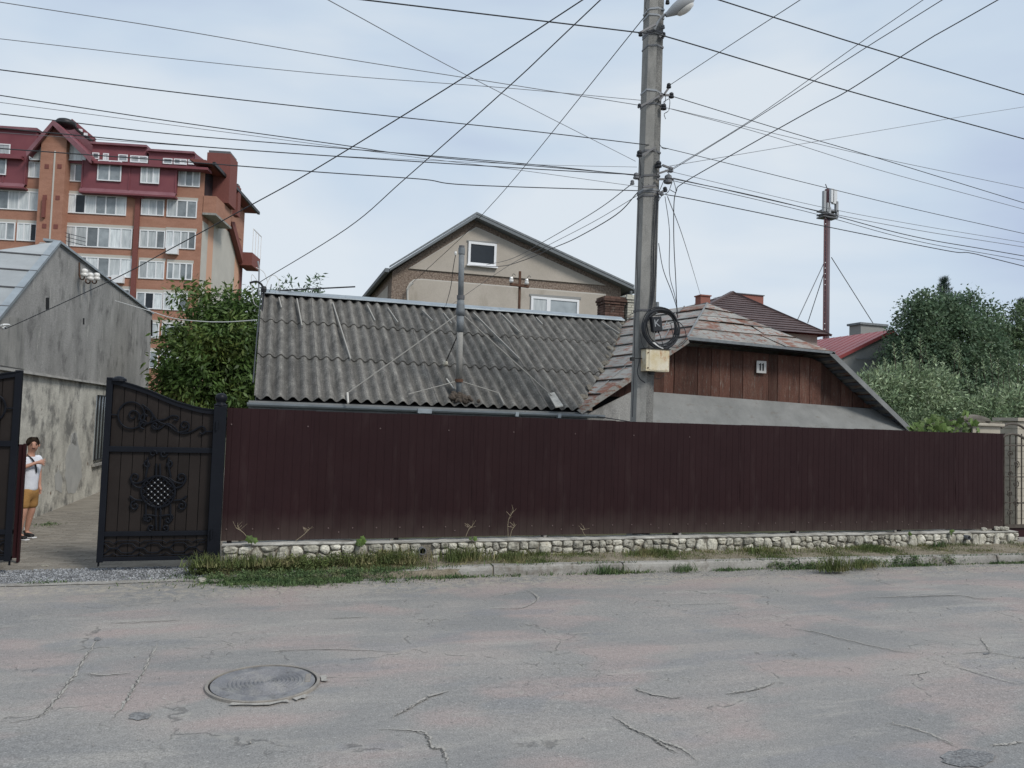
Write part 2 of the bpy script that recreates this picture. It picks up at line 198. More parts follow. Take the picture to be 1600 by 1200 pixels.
def road_mat():
    m = bpy.data.materials.new('old_asphalt'); m.use_nodes = True; t = m.node_tree; b = t.nodes['Principled BSDF']; l = t.links.new
    def n(ty, **k): return N(ty, t, **k)
    b.inputs['Specular IOR Level'].default_value = .25
    c = n('ShaderNodeTexCoord')
    def noise(s, det=6, ro=.6, st=(1, 1, 1), loc=(0, 0, 0)):
        g = n('ShaderNodeMapping'); g.inputs['Scale'].default_value = st; g.inputs['Location'].default_value = loc
        l(c.outputs['Object'], g.inputs[0]); a = n('ShaderNodeTexNoise'); a.inputs['Scale'].default_value = s; a.inputs['Detail'].default_value = det; a.inputs['Roughness'].default_value = ro
        l(g.outputs[0], a.inputs['Vector']); return a.outputs[0]
    def rng(x, a0, a1, b0=0, b1=1):
        q = n('ShaderNodeMapRange'); q.inputs[1].default_value = a0; q.inputs[2].default_value = a1; q.inputs[3].default_value = b0; q.inputs[4].default_value = b1; l(x, q.inputs[0]); return q.outputs[0]
    def mixc(f, x, col, ty='MIX'):
        q = n('ShaderNodeMixRGB', blend_type=ty); l(f, q.inputs[0]); l(x, q.inputs[1])
        if isinstance(col, tuple): q.inputs[2].default_value = (*col, 1)
        else: l(col, q.inputs[2])
        return q.outputs[0]
    def mth(op, a, bb):
        q = n('ShaderNodeMath', operation=op)
        for i, v in enumerate((a, bb)):
            if isinstance(v, (int, float)): q.inputs[i].default_value = v
            else: l(v, q.inputs[i])
        return q.outputs[0]
    r = n('ShaderNodeValToRGB'); el = r.color_ramp.elements
    el[0].position = .36; el[0].color = (.222, .218, .210, 1); el[1].position = .64; el[1].color = (.305, .278, .256, 1)
    q = el.new(.5); q.color = (.262, .252, .237, 1)
    l(noise(.55, 4, .5, (1, 1.5, 1)), r.inputs[0]); cur = r.outputs[0]
    cur = mixc(rng(noise(.8, 3, .4, (1, 1.8, 1), (9, 4, 0)), .50, .60, 0, .75), cur, (.325, .268, .248))       # pinkish worn patches
    cur = mixc(rng(noise(.9, 2, .4, (1, 2.2, 1), (2, 7, 0)), .60, .64, 0, .45), cur, (.215, .217, .222))      # smooth bluish bitumen
    cur = mixc(rng(noise(3.5, 8, .7), .55, .75, 0, .35), cur, (.17, .17, .17))
    # dusty, sandy strip along the kerb
    sp = n('ShaderNodeSeparateXYZ'); l(c.outputs['Object'], sp.inputs[0])
    yy = mth('ADD', sp.outputs[1], mth('MULTIPLY', sp.outputs[0], .03)); yy = mth('ADD', yy, mth('MULTIPLY', noise(1.3, 5, .6), 1.1))
    cur = mixc(rng(yy, 9.65, 10.3, 0, .85), cur, mixc(rng(noise(9, 6, .6), .45, .6), cur, (.37, .335, .28)))
    cur = mixc(rng(noise(1.1, 5, .6, (.16, 1.3, 1), (4, 0, 0)), .48, .60, 0, .45), cur, (.205, .205, .200))
    cur = mixc(rng(noise(1.6, 6, .65, (.3, 1.5, 1), (7, 3, 0)), .56, .66, 0, .5), cur, (.345, .325, .295))
    # aggregate speckle
    sc = noise(95, 3, .7); cur2 = n('ShaderNodeHueSaturation'); l(cur, cur2.inputs['Color']); l(rng(sc, .3, .7, .62, 1.38), cur2.inputs['Value']); cur = cur2.outputs[0]
    n3 = n('ShaderNodeHueSaturation'); l(cur, n3.inputs['Color']); l(rng(noise(22, 6, .75), .3, .7, .84, 1.16), n3.inputs['Value']); cur = n3.outputs[0]
    cur = mixc(rng(noise(38, 2, .5, (1, 1, 1), (3, 3, 3)), .66, .72, 0, .7), cur, (.42, .41, .385))
    cur = mixc(rng(noise(30, 2, .5, (1, 1, 1), (13, 3, 3)), .67, .73, 0, .7), cur, (.10, .10, .10))
    # crazing: distorted cells, only in patches
    dn = n('ShaderNodeTexNoise'); dn.inputs['Scale'].default_value = 4; dn.inputs['Detail'].default_value = 8; l(c.outputs['Object'], dn.inputs['Vector'])
    va = n('ShaderNodeMixRGB', blend_type='ADD'); va.inputs[0].default_value = .35; l(c.outputs['Object'], va.inputs[1]); l(dn.outputs['Color'], va.inputs[2])
    crk = None; halo = None
    for s, msk in ((.75, rng(noise(.7, 3, .5, (1, 1, 1), (5, 1, 0)), .50, .56)), (3.2, rng(noise(.9, 3, .5, (1, 1, 1), (1, 8, 0)), .58, .63))):
        v = n('ShaderNodeTexVoronoi', feature='DISTANCE_TO_EDGE'); v.inputs['Scale'].default_value = s; l(va.outputs[0], v.inputs['Vector'])
        k = rng(v.outputs['Distance'], .004*s**.5, .011*s**.5, 1, 0)
        h_ = mth('MULTIPLY', rng(v.outputs['Distance'], .010*s**.5, .045*s**.5, 1, 0), msk); h_ = mth('MULTIPLY', h_, rng(noise(7, 5), .45, .6)); halo = h_ if halo is None else mth('MAXIMUM', halo, h_)
        k = mth('MULTIPLY', k, msk); k = mth('MULTIPLY', k, rng(noise(5, 3), .42, .55))
        crk = k if crk is None else mth('MAXIMUM', crk, k)
    cur = mixc(mth('MULTIPLY', halo, .4), cur, (.37, .35, .31))
    cur = mixc(mth('MULTIPLY', crk, .55), cur, (.10, .096, .092))
    l(cur, b.inputs['Base Color']); l(rng(noise(2, 4), .3, .7, .72, .95), b.inputs['Roughness'])
    bp = n('ShaderNodeBump'); bp.inputs['Strength'].default_value = .6; bp.inputs['Distance'].default_value = .008
    hh = mth('SUBTRACT', mth('ADD', mth('MULTIPLY', sc, .5), mth('MULTIPLY', noise(14, 5), 1.0)), mth('MULTIPLY', crk, 1.2)); l(hh, bp.inputs['Height']); l(bp.outputs[0], b.inputs['Normal'])
    return m
MT['road'] = road_mat()

# ------------------------------------------------------------------ object helpers
WL = {}
def tag(o, label=None, cat=None, group=None, kind=None):
    if label: o['label'] = label
    if cat: o['category'] = cat
    if group: o['group'] = group
    if kind: o['kind'] = kind
    return o
def thing(name, label, cat, loc=(0, 0, 0), group=None, kind=None):
    o = bpy.data.objects.new(name, None); COL.objects.link(o); o.location = loc; o.empty_display_size = .2; WL[o.name] = Vector(loc)
    return tag(o, label, cat, group, kind)
def link(name, me, parent=None, loc=None, rot=None, scale=None, m=None):
    o = bpy.data.objects.new(name, me); COL.objects.link(o)
    if m is not None and not me.materials: me.materials.append(MT[m])
    base = WL[parent.name] if parent else Vector((0, 0, 0))
    L_ = Vector(loc) if loc is not None else base
    if parent: o.parent = parent
    o.location = L_-base; WL[o.name] = L_
    if rot is not None: o.rotation_euler = rot
    if scale is not None: o.scale = scale
    return o
class MB:
    def __init__(s): s.v = []; s.f = []
    def add(s, v, f): k = len(s.v); s.v += [tuple(x) for x in v]; s.f += [tuple(i+k for i in q) for q in f]; return s
    def box(s, x0, x1, y0, y1, z0, z1):
        return s.add([(x0, y0, z0), (x1, y0, z0), (x1, y1, z0), (x0, y1, z0), (x0, y0, z1), (x1, y0, z1), (x1, y1, z1), (x0, y1, z1)],
                     [(3, 2, 1, 0), (4, 5, 6, 7), (0, 1, 5, 4), (1, 2, 6, 5), (2, 3, 7, 6), (3, 0, 4, 7)])
    def obox(s, c, ax, ay, az, hx, hy, hz):
        c = Vector(c); ax, ay, az = Vector(ax).normalized()*hx, Vector(ay).normalized()*hy, Vector(az).normalized()*hz
        v = [c+ax*i+ay*j+az*k for i, j, k in ((-1, -1, -1), (1, -1, -1), (1, 1, -1), (-1, 1, -1), (-1, -1, 1), (1, -1, 1), (1, 1, 1), (-1, 1, 1))]
        return s.add(v, [(3, 2, 1, 0), (4, 5, 6, 7), (0, 1, 5, 4), (1, 2, 6, 5), (2, 3, 7, 6), (3, 0, 4, 7)])
    def bar(s, a, b, wd, h=None, up=(0, 0, 1)):
        a, b = Vector(a), Vector(b); d = (b-a); h = h or wd
        sd = d.cross(Vector(up)); sd = sd.normalized() if sd.length > 1e-5 else Vector((1, 0, 0)); u = sd.cross(d).normalized()
        return s.obox((a+b)/2, d, sd, u, d.length/2, wd/2, h/2)
    def tube(s, pts, r, n=6, cap=True):
        pts = [Vector(p) for p in pts]; K = len(pts); k0 = len(s.v); ref = Vector((0.13, .21, .97)).normalized()
        for i, p in enumerate(pts):
            d = (pts[min(i+1, K-1)]-pts[max(i-1, 0)]).normalized()
            q = ref if abs(d.dot(ref)) < .95 else Vector((1, 0, 0))
            a = d.cross(q).normalized(); b = d.cross(a); rr = r[i] if isinstance(r, (list, tuple)) else r
            for j in range(n): t = 2*pi*j/n; s.v.append(tuple(p+a*cos(t)*rr+b*sin(t)*rr))
        for i in range(K-1):
            for j in range(n):
                s.f.append((k0+i*n+j, k0+i*n+(j+1) % n, k0+(i+1)*n+(j+1) % n, k0+(i+1)*n+j))
        if cap: s.f.append(tuple(k0+j for j in range(n))[::-1]); s.f.append(tuple(k0+(K-1)*n+j for j in range(n)))
        return s
    def lathe(s, c, prof, n=16, axis='z'):
        c = Vector(c); k0 = len(s.v)
        for r, h in prof:
            for j in range(n):
                t = 2*pi*j/n; v = Vector((r*cos(t), r*sin(t), h))
                if axis == 'y': v = Vector((v.x, v.z, v.y))
                if axis == 'x': v = Vector((v.z, v.x, v.y))
                s.v.append(tuple(c+v))
        for i in range(len(prof)-1):
            for j in range(n): s.f.append((k0+i*n+j, k0+i*n+(j+1) % n, k0+(i+1)*n+(j+1) % n, k0+(i+1)*n+j))
        s.f.append(tuple(k0+j for j in range(n))[::-1]); s.f.append(tuple(k0+(len(prof)-1)*n+j for j in range(n)))
        return s
    def prism(s, poly, ext):
        n = len(poly); a = [Vector(p) for p in poly]; ext = Vector(ext); b = [p+ext for p in a]
        return s.add(a+b, [tuple(range(n))[::-1], tuple(range(n, 2*n))]+[(i, (i+1) % n, n+(i+1) % n, n+i) for i in range(n)])
    def mesh(s, name, base=Vector((0, 0, 0)), smooth=False):
        me = bpy.data.meshes.new(name); me.from_pydata([(x-base[0], y-base[1], z-base[2]) for x, y, z in s.v], [], s.f)
        if smooth: me.polygons.foreach_set('use_smooth', [True]*len(me.polygons))
        me.validate(); me.update(); return me
    def build(s, name, m, parent=None, smooth=False, label=None, loc=None, bevel=0):
        base = Vector(loc) if loc is not None else (WL[parent.name] if parent else Vector((0, 0, 0)))
        me = s.mesh(name, base, smooth); o = link(name, me, parent, base, m=m)
        if label: o['label'] = label
        if bevel: b = o.modifiers.new('bevel', 'BEVEL'); b.width = bevel; b.segments = 2; b.limit_method = 'ANGLE'
        return o
def fastmesh(name, V, F, k):
    me = bpy.data.meshes.new(name); V = np.asarray(V, np.float32); F = np.asarray(F, np.int32); nf = len(F)
    me.vertices.add(len(V)); me.vertices.foreach_set('co', V.ravel())
    me.loops.add(nf*k); me.loops.foreach_set('vertex_index', F.ravel())
    me.polygons.add(nf); me.polygons.foreach_set('loop_start', np.arange(0, nf*k, k, dtype=np.int32)); me.polygons.foreach_set('loop_total', np.full(nf, k, np.int32))
    me.update(calc_edges=True); return me
def smoothline(P, sub=6):
    P = [Vector(p) for p in P]
    if len(P) < 3:
        return [P[0].lerp(P[-1], i/sub) for i in range(sub+1)]
    Q = [P[0]*2-P[1]]+P+[P[-1]*2-P[-2]]; o = []
    for i in range(1, len(Q)-2):
        a, b, c, d = Q[i-1], Q[i], Q[i+1], Q[i+2]
        for j in range(sub):
            t = j/sub; o.append(.5*((2*b)+(c-a)*t+(2*a-5*b+4*c-d)*t*t+(3*b-a-3*c+d)*t**3))
    o.append(Q[-2]); return o
def text_mesh(txt, size, depth=.004):
    cu = bpy.data.curves.new('lettering', 'FONT'); cu.body = txt; cu.size = size; cu.extrude = depth; cu.align_x = 'CENTER'; cu.align_y = 'CENTER'
    o = bpy.data.objects.new('lettering', cu); COL.objects.link(o); dg = bpy.context.evaluated_depsgraph_get(); dg.update()
    me = bpy.data.meshes.new_from_object(o.evaluated_get(dg)); bpy.data.objects.remove(o); return me
def copy_tree(o, parent=None, dloc=None):
    c = o.copy(); COL.objects.link(c); WL[c.name] = WL[o.name]
    if parent: c.parent = parent
    for ch in o.children: copy_tree(ch, c)
    return c

# ================================================================== SETTING
def sheet(name, poly, z, m, kind='structure', sub=None):
    o = MB().add([(x, y, z) for x, y in poly], [tuple(range(len(poly)))]).build(name, m); tag(o, kind=kind); return o
sheet('ground', [(-900, -600), (900, -600), (900, 1500), (-900, 1500)], -.03, 'ground')
def kerbY(x): return 10.13-.032*x+np.maximum(0, 1.6-np.asarray(x))*.12*(np.asarray(x) > -3)+(np.asarray(x) <= -3)*.55
# road surface, gently uneven
def road():
    nx, ny = 240, 90; xs = np.concatenate([np.linspace(-60, -6, 30), np.linspace(-5.8, 16, 180), np.linspace(16.5, 60, 30)]); ys = np.linspace(-12, 10.25, ny)
    X, Y = np.meshgrid(xs, ys); Yk = Y*(np.maximum(kerbY(X), 10.0)+.03)/10.25; Yk = np.where(X < -.5, Y*10.36/10.25, Yk)
    Yk = np.where(Y < 0, Y, Yk)
    Z = .002*np.sin(X*.9+Yk*.5)+.002*np.sin(Yk*1.7+1.3*np.sin(X*.6))
    Z = Z*np.clip((10.0-Yk)/.8, 0, 1)*np.clip(np.hypot(X-.07, Yk-6.32)-.5, 0, 1)
    V = np.stack([X, Yk, Z], -1).reshape(-1, 3); nx = len(xs)
    i = np.arange((ny-1)*nx).reshape(ny-1, nx)[:, :-1].ravel(); F = np.stack([i, i+1, i+nx+1, i+nx], -1)
    me = fastmesh('road', V, F, 4); me.polygons.foreach_set('use_smooth', [True]*len(me.polygons)); return link('road', me, m='road')
rd = road(); tag(rd, kind='structure')
yard = sheet('driveway', [(-14, 10.95), (-.35, 10.95), (-.35, 30), (-14, 30)], .03, 'sand')
apron = MB().add([(-14, 10.33, .004), (-.2, 10.33, .004), (-.2, 10.96, .045), (-14, 10.96, .045)], [(0, 1, 2, 3)]).build('gravel_apron', 'gbase'); tag(apron, kind='structure')
# verge between kerb and stone wall, and the plot behind the fence
def verge():
    xs = np.linspace(-.6, 18, 150); V = []; F = []
    for x in xs:
        k = kerbY(x)+.02; zt = float(np.interp(x, [-.6, .6, 1.4, 2.3, 2.8], [.04, .055, .075, .11, .128]))
        for j in range(6):
            t = max(0, j-1)/4; y = k+t*(10.78-k)-(.02 if j == 0 else 0); V.append((x, y, -.03 if j == 0 else zt-.012+.05*t+random.uniform(-.012, .012)))
    for i in range(len(xs)-1):
        for j in range(5): a = i*6+j; F.append((a, a+6, a+7, a+1))
    o = MB().add(V, F).build('verge', 'soil', smooth=True); tag(o, kind='structure')
verge()
sheet('garden_ground', [(-.3, 10.9), (60, 10.9), (60, 60), (-.3, 60)], .05, 'ground')
sheet('yard_ground_far', [(-60, 30), (-.35, 30), (-.35, 60), (-60, 60)], .01, 'ground')
# kerb stones
kerb = thing('kerb', None, None, (0, 10, 0), kind='structure')
x = -.35
while x < 17:
    ln = random.choice((1.9, 2.4, 2.9)) if x > .5 else .95
    a, b = Vector((x+.012, kerbY(x+.012), 0)), Vector((x+ln-.012, kerbY(x+ln-.012), 0))
    n = 9; V = []; F = []
    wv = [random.uniform(-.007, .007) for _ in range(n)]
    for i in range(n):
        p = a.lerp(b, i/(n-1)); q = wv[i]; top = float(np.interp(p.x, [-.4, .6, 1.4, 2.3, 2.8], [.035, .05, .07, .11, .135]))
        for dy, z in ((-.01, -.05), (-.008+q, top*.55), (.0+q*.8, top-.022+q), (.022, top+q*.4), (.15, top+q*.5), (.155, -.05)): V.append((p.x, p.y+dy, z))
    for i in range(n-1):
        for j in range(5): F.append((i*6+j, i*6+6+j, i*6+7+j, i*6+1+j))
    F += [tuple(range(6)), tuple(range((n-1)*6, n*6))[::-1]]
    o = MB().add(V, F).build('kerb_stone', 'kerb', kerb); x += ln
# pale concrete edge strip in front of the gravel
n = 30; V = []; F = []
for i in range(n):
    xx = -12+11.9*i/(n-1); V += [(xx, 10.26+random.uniform(-.03, .02), .008), (xx, 10.36+random.uniform(-.02, .03), .018)]
    if i: F.append((2*i-2, 2*i, 2*i+1, 2*i-1))
tag(MB().add(V, F).build('concrete_edge', 'kerb'), kind='structure')

# pavers of the driveway (the part seen through the open gate)
pm = MB().box(-.115, .115, -.055, .055, -.03, .004).mesh('paver'); cnt = 0; yy = 11.05; row = 0
while yy < 17.2:
    xx = -3.95+(.12 if row % 2 else 0)
    while xx < -1.75 and cnt < 298:
        lo = onY(20, 800, yy).x-.15; hi = onY(165, 800, yy).x+.15
        if lo < xx < hi:
            o = link('paver', pm, yard, (xx, yy, .0275+random.uniform(0, .006)), (random.uniform(-.012, .012), random.uniform(-.012, .012), random.uniform(-.04, .04)), m='paver'); cnt += 1
        xx += .244
    yy += .125; row += 1
# cracks and broken edges of the asphalt, real strips standing a hair above the surface
def crack(pts, wd, m='crack', z=.006):
    P = smoothline([onZ(px, py, z) for px, py in pts], 12); V = []; F = []; k = len(P)
    for i, p in enumerate(P):
        d = (P[min(i+1, k-1)]-P[max(0, i-1)]); nrm = Vector((-d.y, d.x, 0)).normalized()
        t = min(1, 4*i/(k-1), 4*(k-1-i)/(k-1))+.08; j = Vector((random.uniform(-1, 1), random.uniform(-1, 1), 0))*.012
        V += [p+j+nrm*wd*t*random.uniform(.2, 1), p+j-nrm*wd*t*random.uniform(.2, 1)]
        if i: F.append((2*i-2, 2*i, 2*i+1, 2*i-1))
    o = MB().add(V, F).build('road_crack', m, rd)
crk = [([(155, 995), (130, 1030), (105, 1070), (80, 1100), (60, 1120), (0, 1132)], .011), ([(245, 1005), (225, 1045), (205, 1080), (190, 1105), (170, 1128)], .009),
       ([(130, 1052), (160, 1056), (205, 1052)], .008), ([(160, 975), (230, 972), (288, 969)], .008), ([(508, 967), (540, 966), (577, 965)], .007),
       ([(608, 1122), (640, 1106), (668, 1090), (705, 1080)], .012), ([(586, 1140), (660, 1145), (672, 1168), (690, 1172), (700, 1200)], .010),
       ([(955, 1118), (975, 1132), (1000, 1145), (1030, 1158), (1062, 1170), (1090, 1190)], .010), ([(994, 1074), (1000, 1080), (1040, 1090), (1065, 1090)], .009),
       ([(1132, 1085), (1165, 1080), (1190, 1074), (1212, 1066)], .013), ([(1340, 935), (1420, 933), (1490, 931), (1530, 936), (1560, 936)], .010),
       ([(1210, 980), (1270, 988), (1330, 1003), (1400, 1018), (1435, 1022)], .008), ([(1500, 1022), (1540, 1020), (1600, 1030)], .008), ([(1408, 1056), (1440, 1052), (1455, 1050)], .010),
       ([(1490, 1040), (1512, 1048), (1560, 1062), (1600, 1072)], .009), ([(1380, 1130), (1430, 1140), (1475, 1158), (1495, 1168)], .007), ([(1530, 995), (1540, 1010), (1549, 1022)], .007),
       ([(1545, 1166), (1575, 1163), (1600, 1160)], .011), ([(1018, 1155), (1035, 1165), (1058, 1178)], .010), ([(400, 1020), (500, 1015), (640, 1020)], .005), ([(1160, 942), (1100, 944), (1010, 946)], .006),
       ([(820, 922), (835, 930), (838, 938), (815, 950), (765, 952)], .009)]
for p, wd in crk:
    crack([(a+1.5, b-1.5) for a, b in p], wd*1.7, 'crackl', .0045); crack(p, wd*.55, 'crack', .0065)
for cx, cy, rx, ry in ((218, 1118, 20, 7), (152, 998, 6, 3), (1541, 1021, 6, 2)):
    if rx:
        pts = [onZ(cx+rx*cos(t)*random.uniform(.7, 1.1), cy+ry*sin(t)*random.uniform(.7, 1.1), .0065) for t in np.linspace(0, 2*pi, 16)[:-1]]
        MB().add(pts, [tuple(range(15))]).build('pothole_patch', 'gbase', rd)
pts = [onZ(1512+44*cos(t)*random.uniform(.85, 1.05), 1184+15*sin(t)*random.uniform(.8, 1.1), .0065) for t in np.linspace(0, 2*pi, 22)[:-1]]
MB().add(pts, [tuple(range(21))]).build('asphalt_patch', 'gbase', rd)

# manhole
c0 = Vector((.068, 6.325, 0)); mh = thing('manhole', 'round cast iron manhole cover with concentric rings set in the asphalt', 'manhole', c0)
pr = [(.375, .002), (.40, .010)]
ring = MB()
def ringm(mb, r0, r1, z0, z1, n=56, a0=0, a1=2*pi):
    V = []; F = []
    full = a1-a0 > 6.2
    for i in range(n if full else n+1):
        t = a0+(a1-a0)*i/n
        for r, z in ((r0, z0), (r0, z1), (r1, z1), (r1, z0)): V.append((c0.x+r*cos(t), c0.y+r*sin(t), z))
    k = len(V)//4
    for i in range(k if full else k-1):
        for j in range(4): F.append((i*4+j, ((i+1) % k)*4+j, ((i+1) % k)*4+(j+1) % 4, i*4+(j+1) % 4))
    mb.add(V, F)
ringm(ring, .402, .425, .0, .020); ring.build('rim', 'ironrust', mh)
g_ = MB(); ringm(g_, .385, .403, .0, .007); g_.build('gap', 'dark', mh)
cv = MB(); cv.lathe(c0, [(.387, .0), (.387, .015), (.0005, .015)], 56); cvo = cv.build('cover', 'iron', mh)
rr = .03
while rr < .30:
    q = MB(); 
    V = []; F = []; n = 48
    for i in range(n):
        t = 2*pi*i/n
        for r, z in ((rr-.009, .0155), (rr, .025), (rr+.009, .0155)): V.append((c0.x+.02+r*cos(t), c0.y+r*sin(t), z))
    for i in range(n):
        for j in range(2): F.append((i*3+j, ((i+1) % n)*3+j, ((i+1) % n)*3+j+1, i*3+j+1))
    q.add(V, F).build('raised_ring', 'iron', cvo); rr += .031
MB().obox(c0+Vector((.335, .03, .017)), (.1, 1, 0), (1, -.1, 0), (0, 0, 1), .09, .02, .003).build('worn_edge', 'ironrust', cvo)
for a0, ln in ((4.2, .9), (5.2, .25), (6.15, .3)):
    V = []; n = 10
    for i in range(n): t = a0+ln*i/(n-1); r = .432+random.uniform(0, .004); V.append((c0.x+r*cos(t), c0.y+r*sin(t), .0145))
    for i in range(n)[::-1]: t = a0+ln*i/(n-1); r = .46+random.uniform(0, .04); V.append((c0.x+r*cos(t), c0.y+r*sin(t), .0145))
    MB().add(V, [tuple(range(2*n))]).build('broken_concrete', 'crackl', mh)

# ================================================================== STONE WALL + FENCE
FY = 10.8; FX0, FX1 = -.5, 12.98
sw = thing('stone_wall', 'low white rubble stone wall carrying the brown metal fence', 'stone wall', (6, 10.8, 0))
mb = MB()
n = 130; V = []; F = []
for i in range(n):
    xx = FX0+.02+(FX1+.2-FX0-.02)*i/(n-1); q = random.uniform(-.008, .008)
    V += [(xx, 10.685+q, -.05), (xx, 10.69+q, .36), (xx, 10.95, .36), (xx, 10.95, -.05)]
    if i:
        for j in range(3): F.append((i*4-4+j, i*4+j, i*4+j+1, i*4-3+j))
F += [(0, 1, 2, 3), ((n-1)*4, (n-1)*4+3, (n-1)*4+2, (n-1)*4+1)]
mb.add(V, F).build('mortar_core', 'mortar', sw)
V = []; F = []
for i in range(n):
    xx = FX0+.02+(FX1+.22-FX0-.02)*i/(n-1); q = random.uniform(-.014, .010); zz = .366+.006*sin(xx*2.3)+random.uniform(-.006, .006)
    V += [(xx, 10.672+q, .352), (xx, 10.665+q, .366), (xx, 10.69+q, zz+.008), (xx, 10.95, zz+.010), (xx, 10.95, .35)]
    if i:
        for j in range(4): F.append((i*5-5+j, i*5+j, i*5+j+1, i*5-4+j))
mb = MB().add(V, F).build('coping', 'coping', sw)
# eight rock meshes
def rock_mesh(seed):
    rg = random.Random(seed); t = (1+5**.5)/2
    V = [Vector(v).normalized() for v in ((-1, t, 0), (1, t, 0), (-1, -t, 0), (1, -t, 0), (0, -1, t), (0, 1, t), (0, -1, -t), (0, 1, -t), (t, 0, -1), (t, 0, 1), (-t, 0, -1), (-t, 0, 1))]
    F = [(0, 11, 5), (0, 5, 1), (0, 1, 7), (0, 7, 10), (0, 10, 11), (1, 5, 9), (5, 11, 4), (11, 10, 2), (10, 7, 6), (7, 1, 8), (3, 9, 4), (3, 4, 2), (3, 2, 6), (3, 6, 8), (3, 8, 9), (4, 9, 5), (2, 4, 11), (6, 2, 10), (8, 6, 7), (9, 8, 1)]
    E = {}; V2 = list(V); F2 = []
    def mid(a, b):
        k = (min(a, b), max(a, b))
        if k not in E: V2.append(((V[a]+V[b])/2).normalized()); E[k] = len(V2)-1
        return E[k]
    for a, b, c in F: p, q, r = mid(a, b), mid(b, c), mid(c, a); F2 += [(a, p, r), (b, q, p), (c, r, q), (p, q, r)]
    out_ = []
    for v in V2:
        p = 3.2; k = (abs(v.x)**p+abs(v.y)**p+abs(v.z)**p)**(-1/p)
        out_.append(v*k*rg.uniform(.84, 1.08)*.5)
    me = bpy.data.meshes.new('stone'); me.from_pydata(out_, [], F2); me.update(); me.materials.append(MT['stone']); return me
rocks = [rock_mesh(i) for i in range(9)]
def put_stone(xc, zc, wd, h):
    link('stone', random.choice(rocks), sw, (xc, 10.675+random.uniform(-.012, .018), zc), (0, random.uniform(-.25, .25), random.choice((0, pi))+random.uniform(-.15, .15)), (wd*1.02, .14+random.uniform(0, .06), h*1.04))
def clip_poly(P, mx, mz, nx, nz):
    o = []
    for i in range(len(P)):
        a_, b_ = P[i], P[(i+1) % len(P)]; da = (a_[0]-mx)*nx+(a_[1]-mz)*nz; db = (b_[0]-mx)*nx+(b_[1]-mz)*nz
        if da <= 0: o.append(a_)
        if (da < 0) != (db < 0) and abs(da-db) > 1e-9: t = da/(da-db); o.append((a_[0]+(b_[0]-a_[0])*t, a_[1]+(b_[1]-a_[1])*t))
    return o
seeds = []; x = FX0+.05; rg = random.Random(11)
while x < FX1+.2:
    k = rg.random()
    if k < .25: wd = rg.uniform(.17, .25); seeds.append((x+wd/2, .235+rg.uniform(-.03, .03)))
    elif k < .8: wd = rg.uniform(.12, .20); d = rg.uniform(-.035, .035); seeds += [(x+wd*.5+rg.uniform(-.04, .04), .17+d), (x+wd*.5+rg.uniform(-.04, .04), .30+d*.6)]
    else: wd = rg.uniform(.09, .13); seeds += [(x+wd*.5+rg.uniform(-.02, .02), z_+rg.uniform(-.01, .01)) for z_ in (.14, .23, .32)]
    x += wd
drx = onY(660, 861, 10.67)
for i, (sx, sz) in enumerate(seeds):
    P = [(FX0+.03, .09), (FX1+.2, .09), (FX1+.2, .352), (FX0+.03, .352)]
    for j, (tx, tz_) in enumerate(seeds):
        if j != i and abs(tx-sx) < .6: P = clip_poly(P, (sx+tx)/2, (sz+tz_)/2, tx-sx, tz_-sz)
    if len(P) < 3: continue
    cx = sum(p[0] for p in P)/len(P); cz = sum(p[1] for p in P)/len(P)
    if hypot(cx-drx.x, cz-drx.z) < .10: continue
    # round the outline, then raise it in two steps
    Q = []
    for k in range(len(P)):
        p, q = P[k], P[(k+1) % len(P)]
        if hypot(p[0]-q[0], p[1]-q[1]) < .012: continue
        Q += [(p[0]*.78+q[0]*.22, p[1]*.78+q[1]*.22), (p[0]*.22+q[0]*.78, p[1]*.22+q[1]*.78)]
    if len(Q) < 4: continue
    n = len(Q); yo = rg.uniform(-.012, .014); V = []; F = []
    jit = [(rg.uniform(-.006, .006), rg.uniform(-.006, .006)) for _ in Q]
    for sc_, y in ((.90, 10.70), (.90, 10.672+yo), (.80, 10.652+yo), (.45, 10.642+yo)):
        for k, (px_, pz_) in enumerate(Q): V.append((cx+(px_-cx)*sc_+jit[k][0], y+(rg.uniform(-.007, .007) if sc_ < .9 else 0), cz+(pz_-cz)*sc_+jit[k][1]))
    for r_ in range(3):
        for k in range(n): F.append((r_*n+k, r_*n+(k+1) % n, r_*n+n+(k+1) % n, r_*n+n+k))
    F.append(tuple(range(3*n, 4*n)))
    MB().add(V, F).build('stone', 'stone', sw)
for xx, zz in ((12.80, .40), (12.92, .40), (13.03, .395), (12.5, .385)): link('stone', random.choice(rocks), sw, (xx, 10.78, zz+.015), (0, 0, 1), (.10, .10, .075))
# drain pipes through the wall
for px, py, lb, rad in ((660, 861, 'black plastic drain pipe stub poking through the stone wall, near the gate end', .052), (1513, 840, 'dark drain hole pipe in the stone wall near its far right end', .04)):
    p = onY(px, py, 10.6); t = thing('drain_pipe', lb, 'drain pipe', p)
    a = MB(); n = 18; V = []; F = []
    for i in range(n):
        th = 2*pi*i/n
        for r, y in ((rad*.82, .25), (rad*.82, 0), (rad, 0), (rad, .25)): V.append((p.x+r*cos(th), p.y+y-.02, p.z+r*sin(th)))
    for i in range(n):
        for j in range(3): F.append((i*4+j, ((i+1) % n)*4+j, ((i+1) % n)*4+j+1, i*4+j+1))
    a.add(V, F).build('pipe', 'wireg', t); MB().lathe(p+Vector((0, .06, 0)), [(rad*.83, 0), (rad*.83, .01)], 16, 'y').build('pipe_inside', 'dark', t)

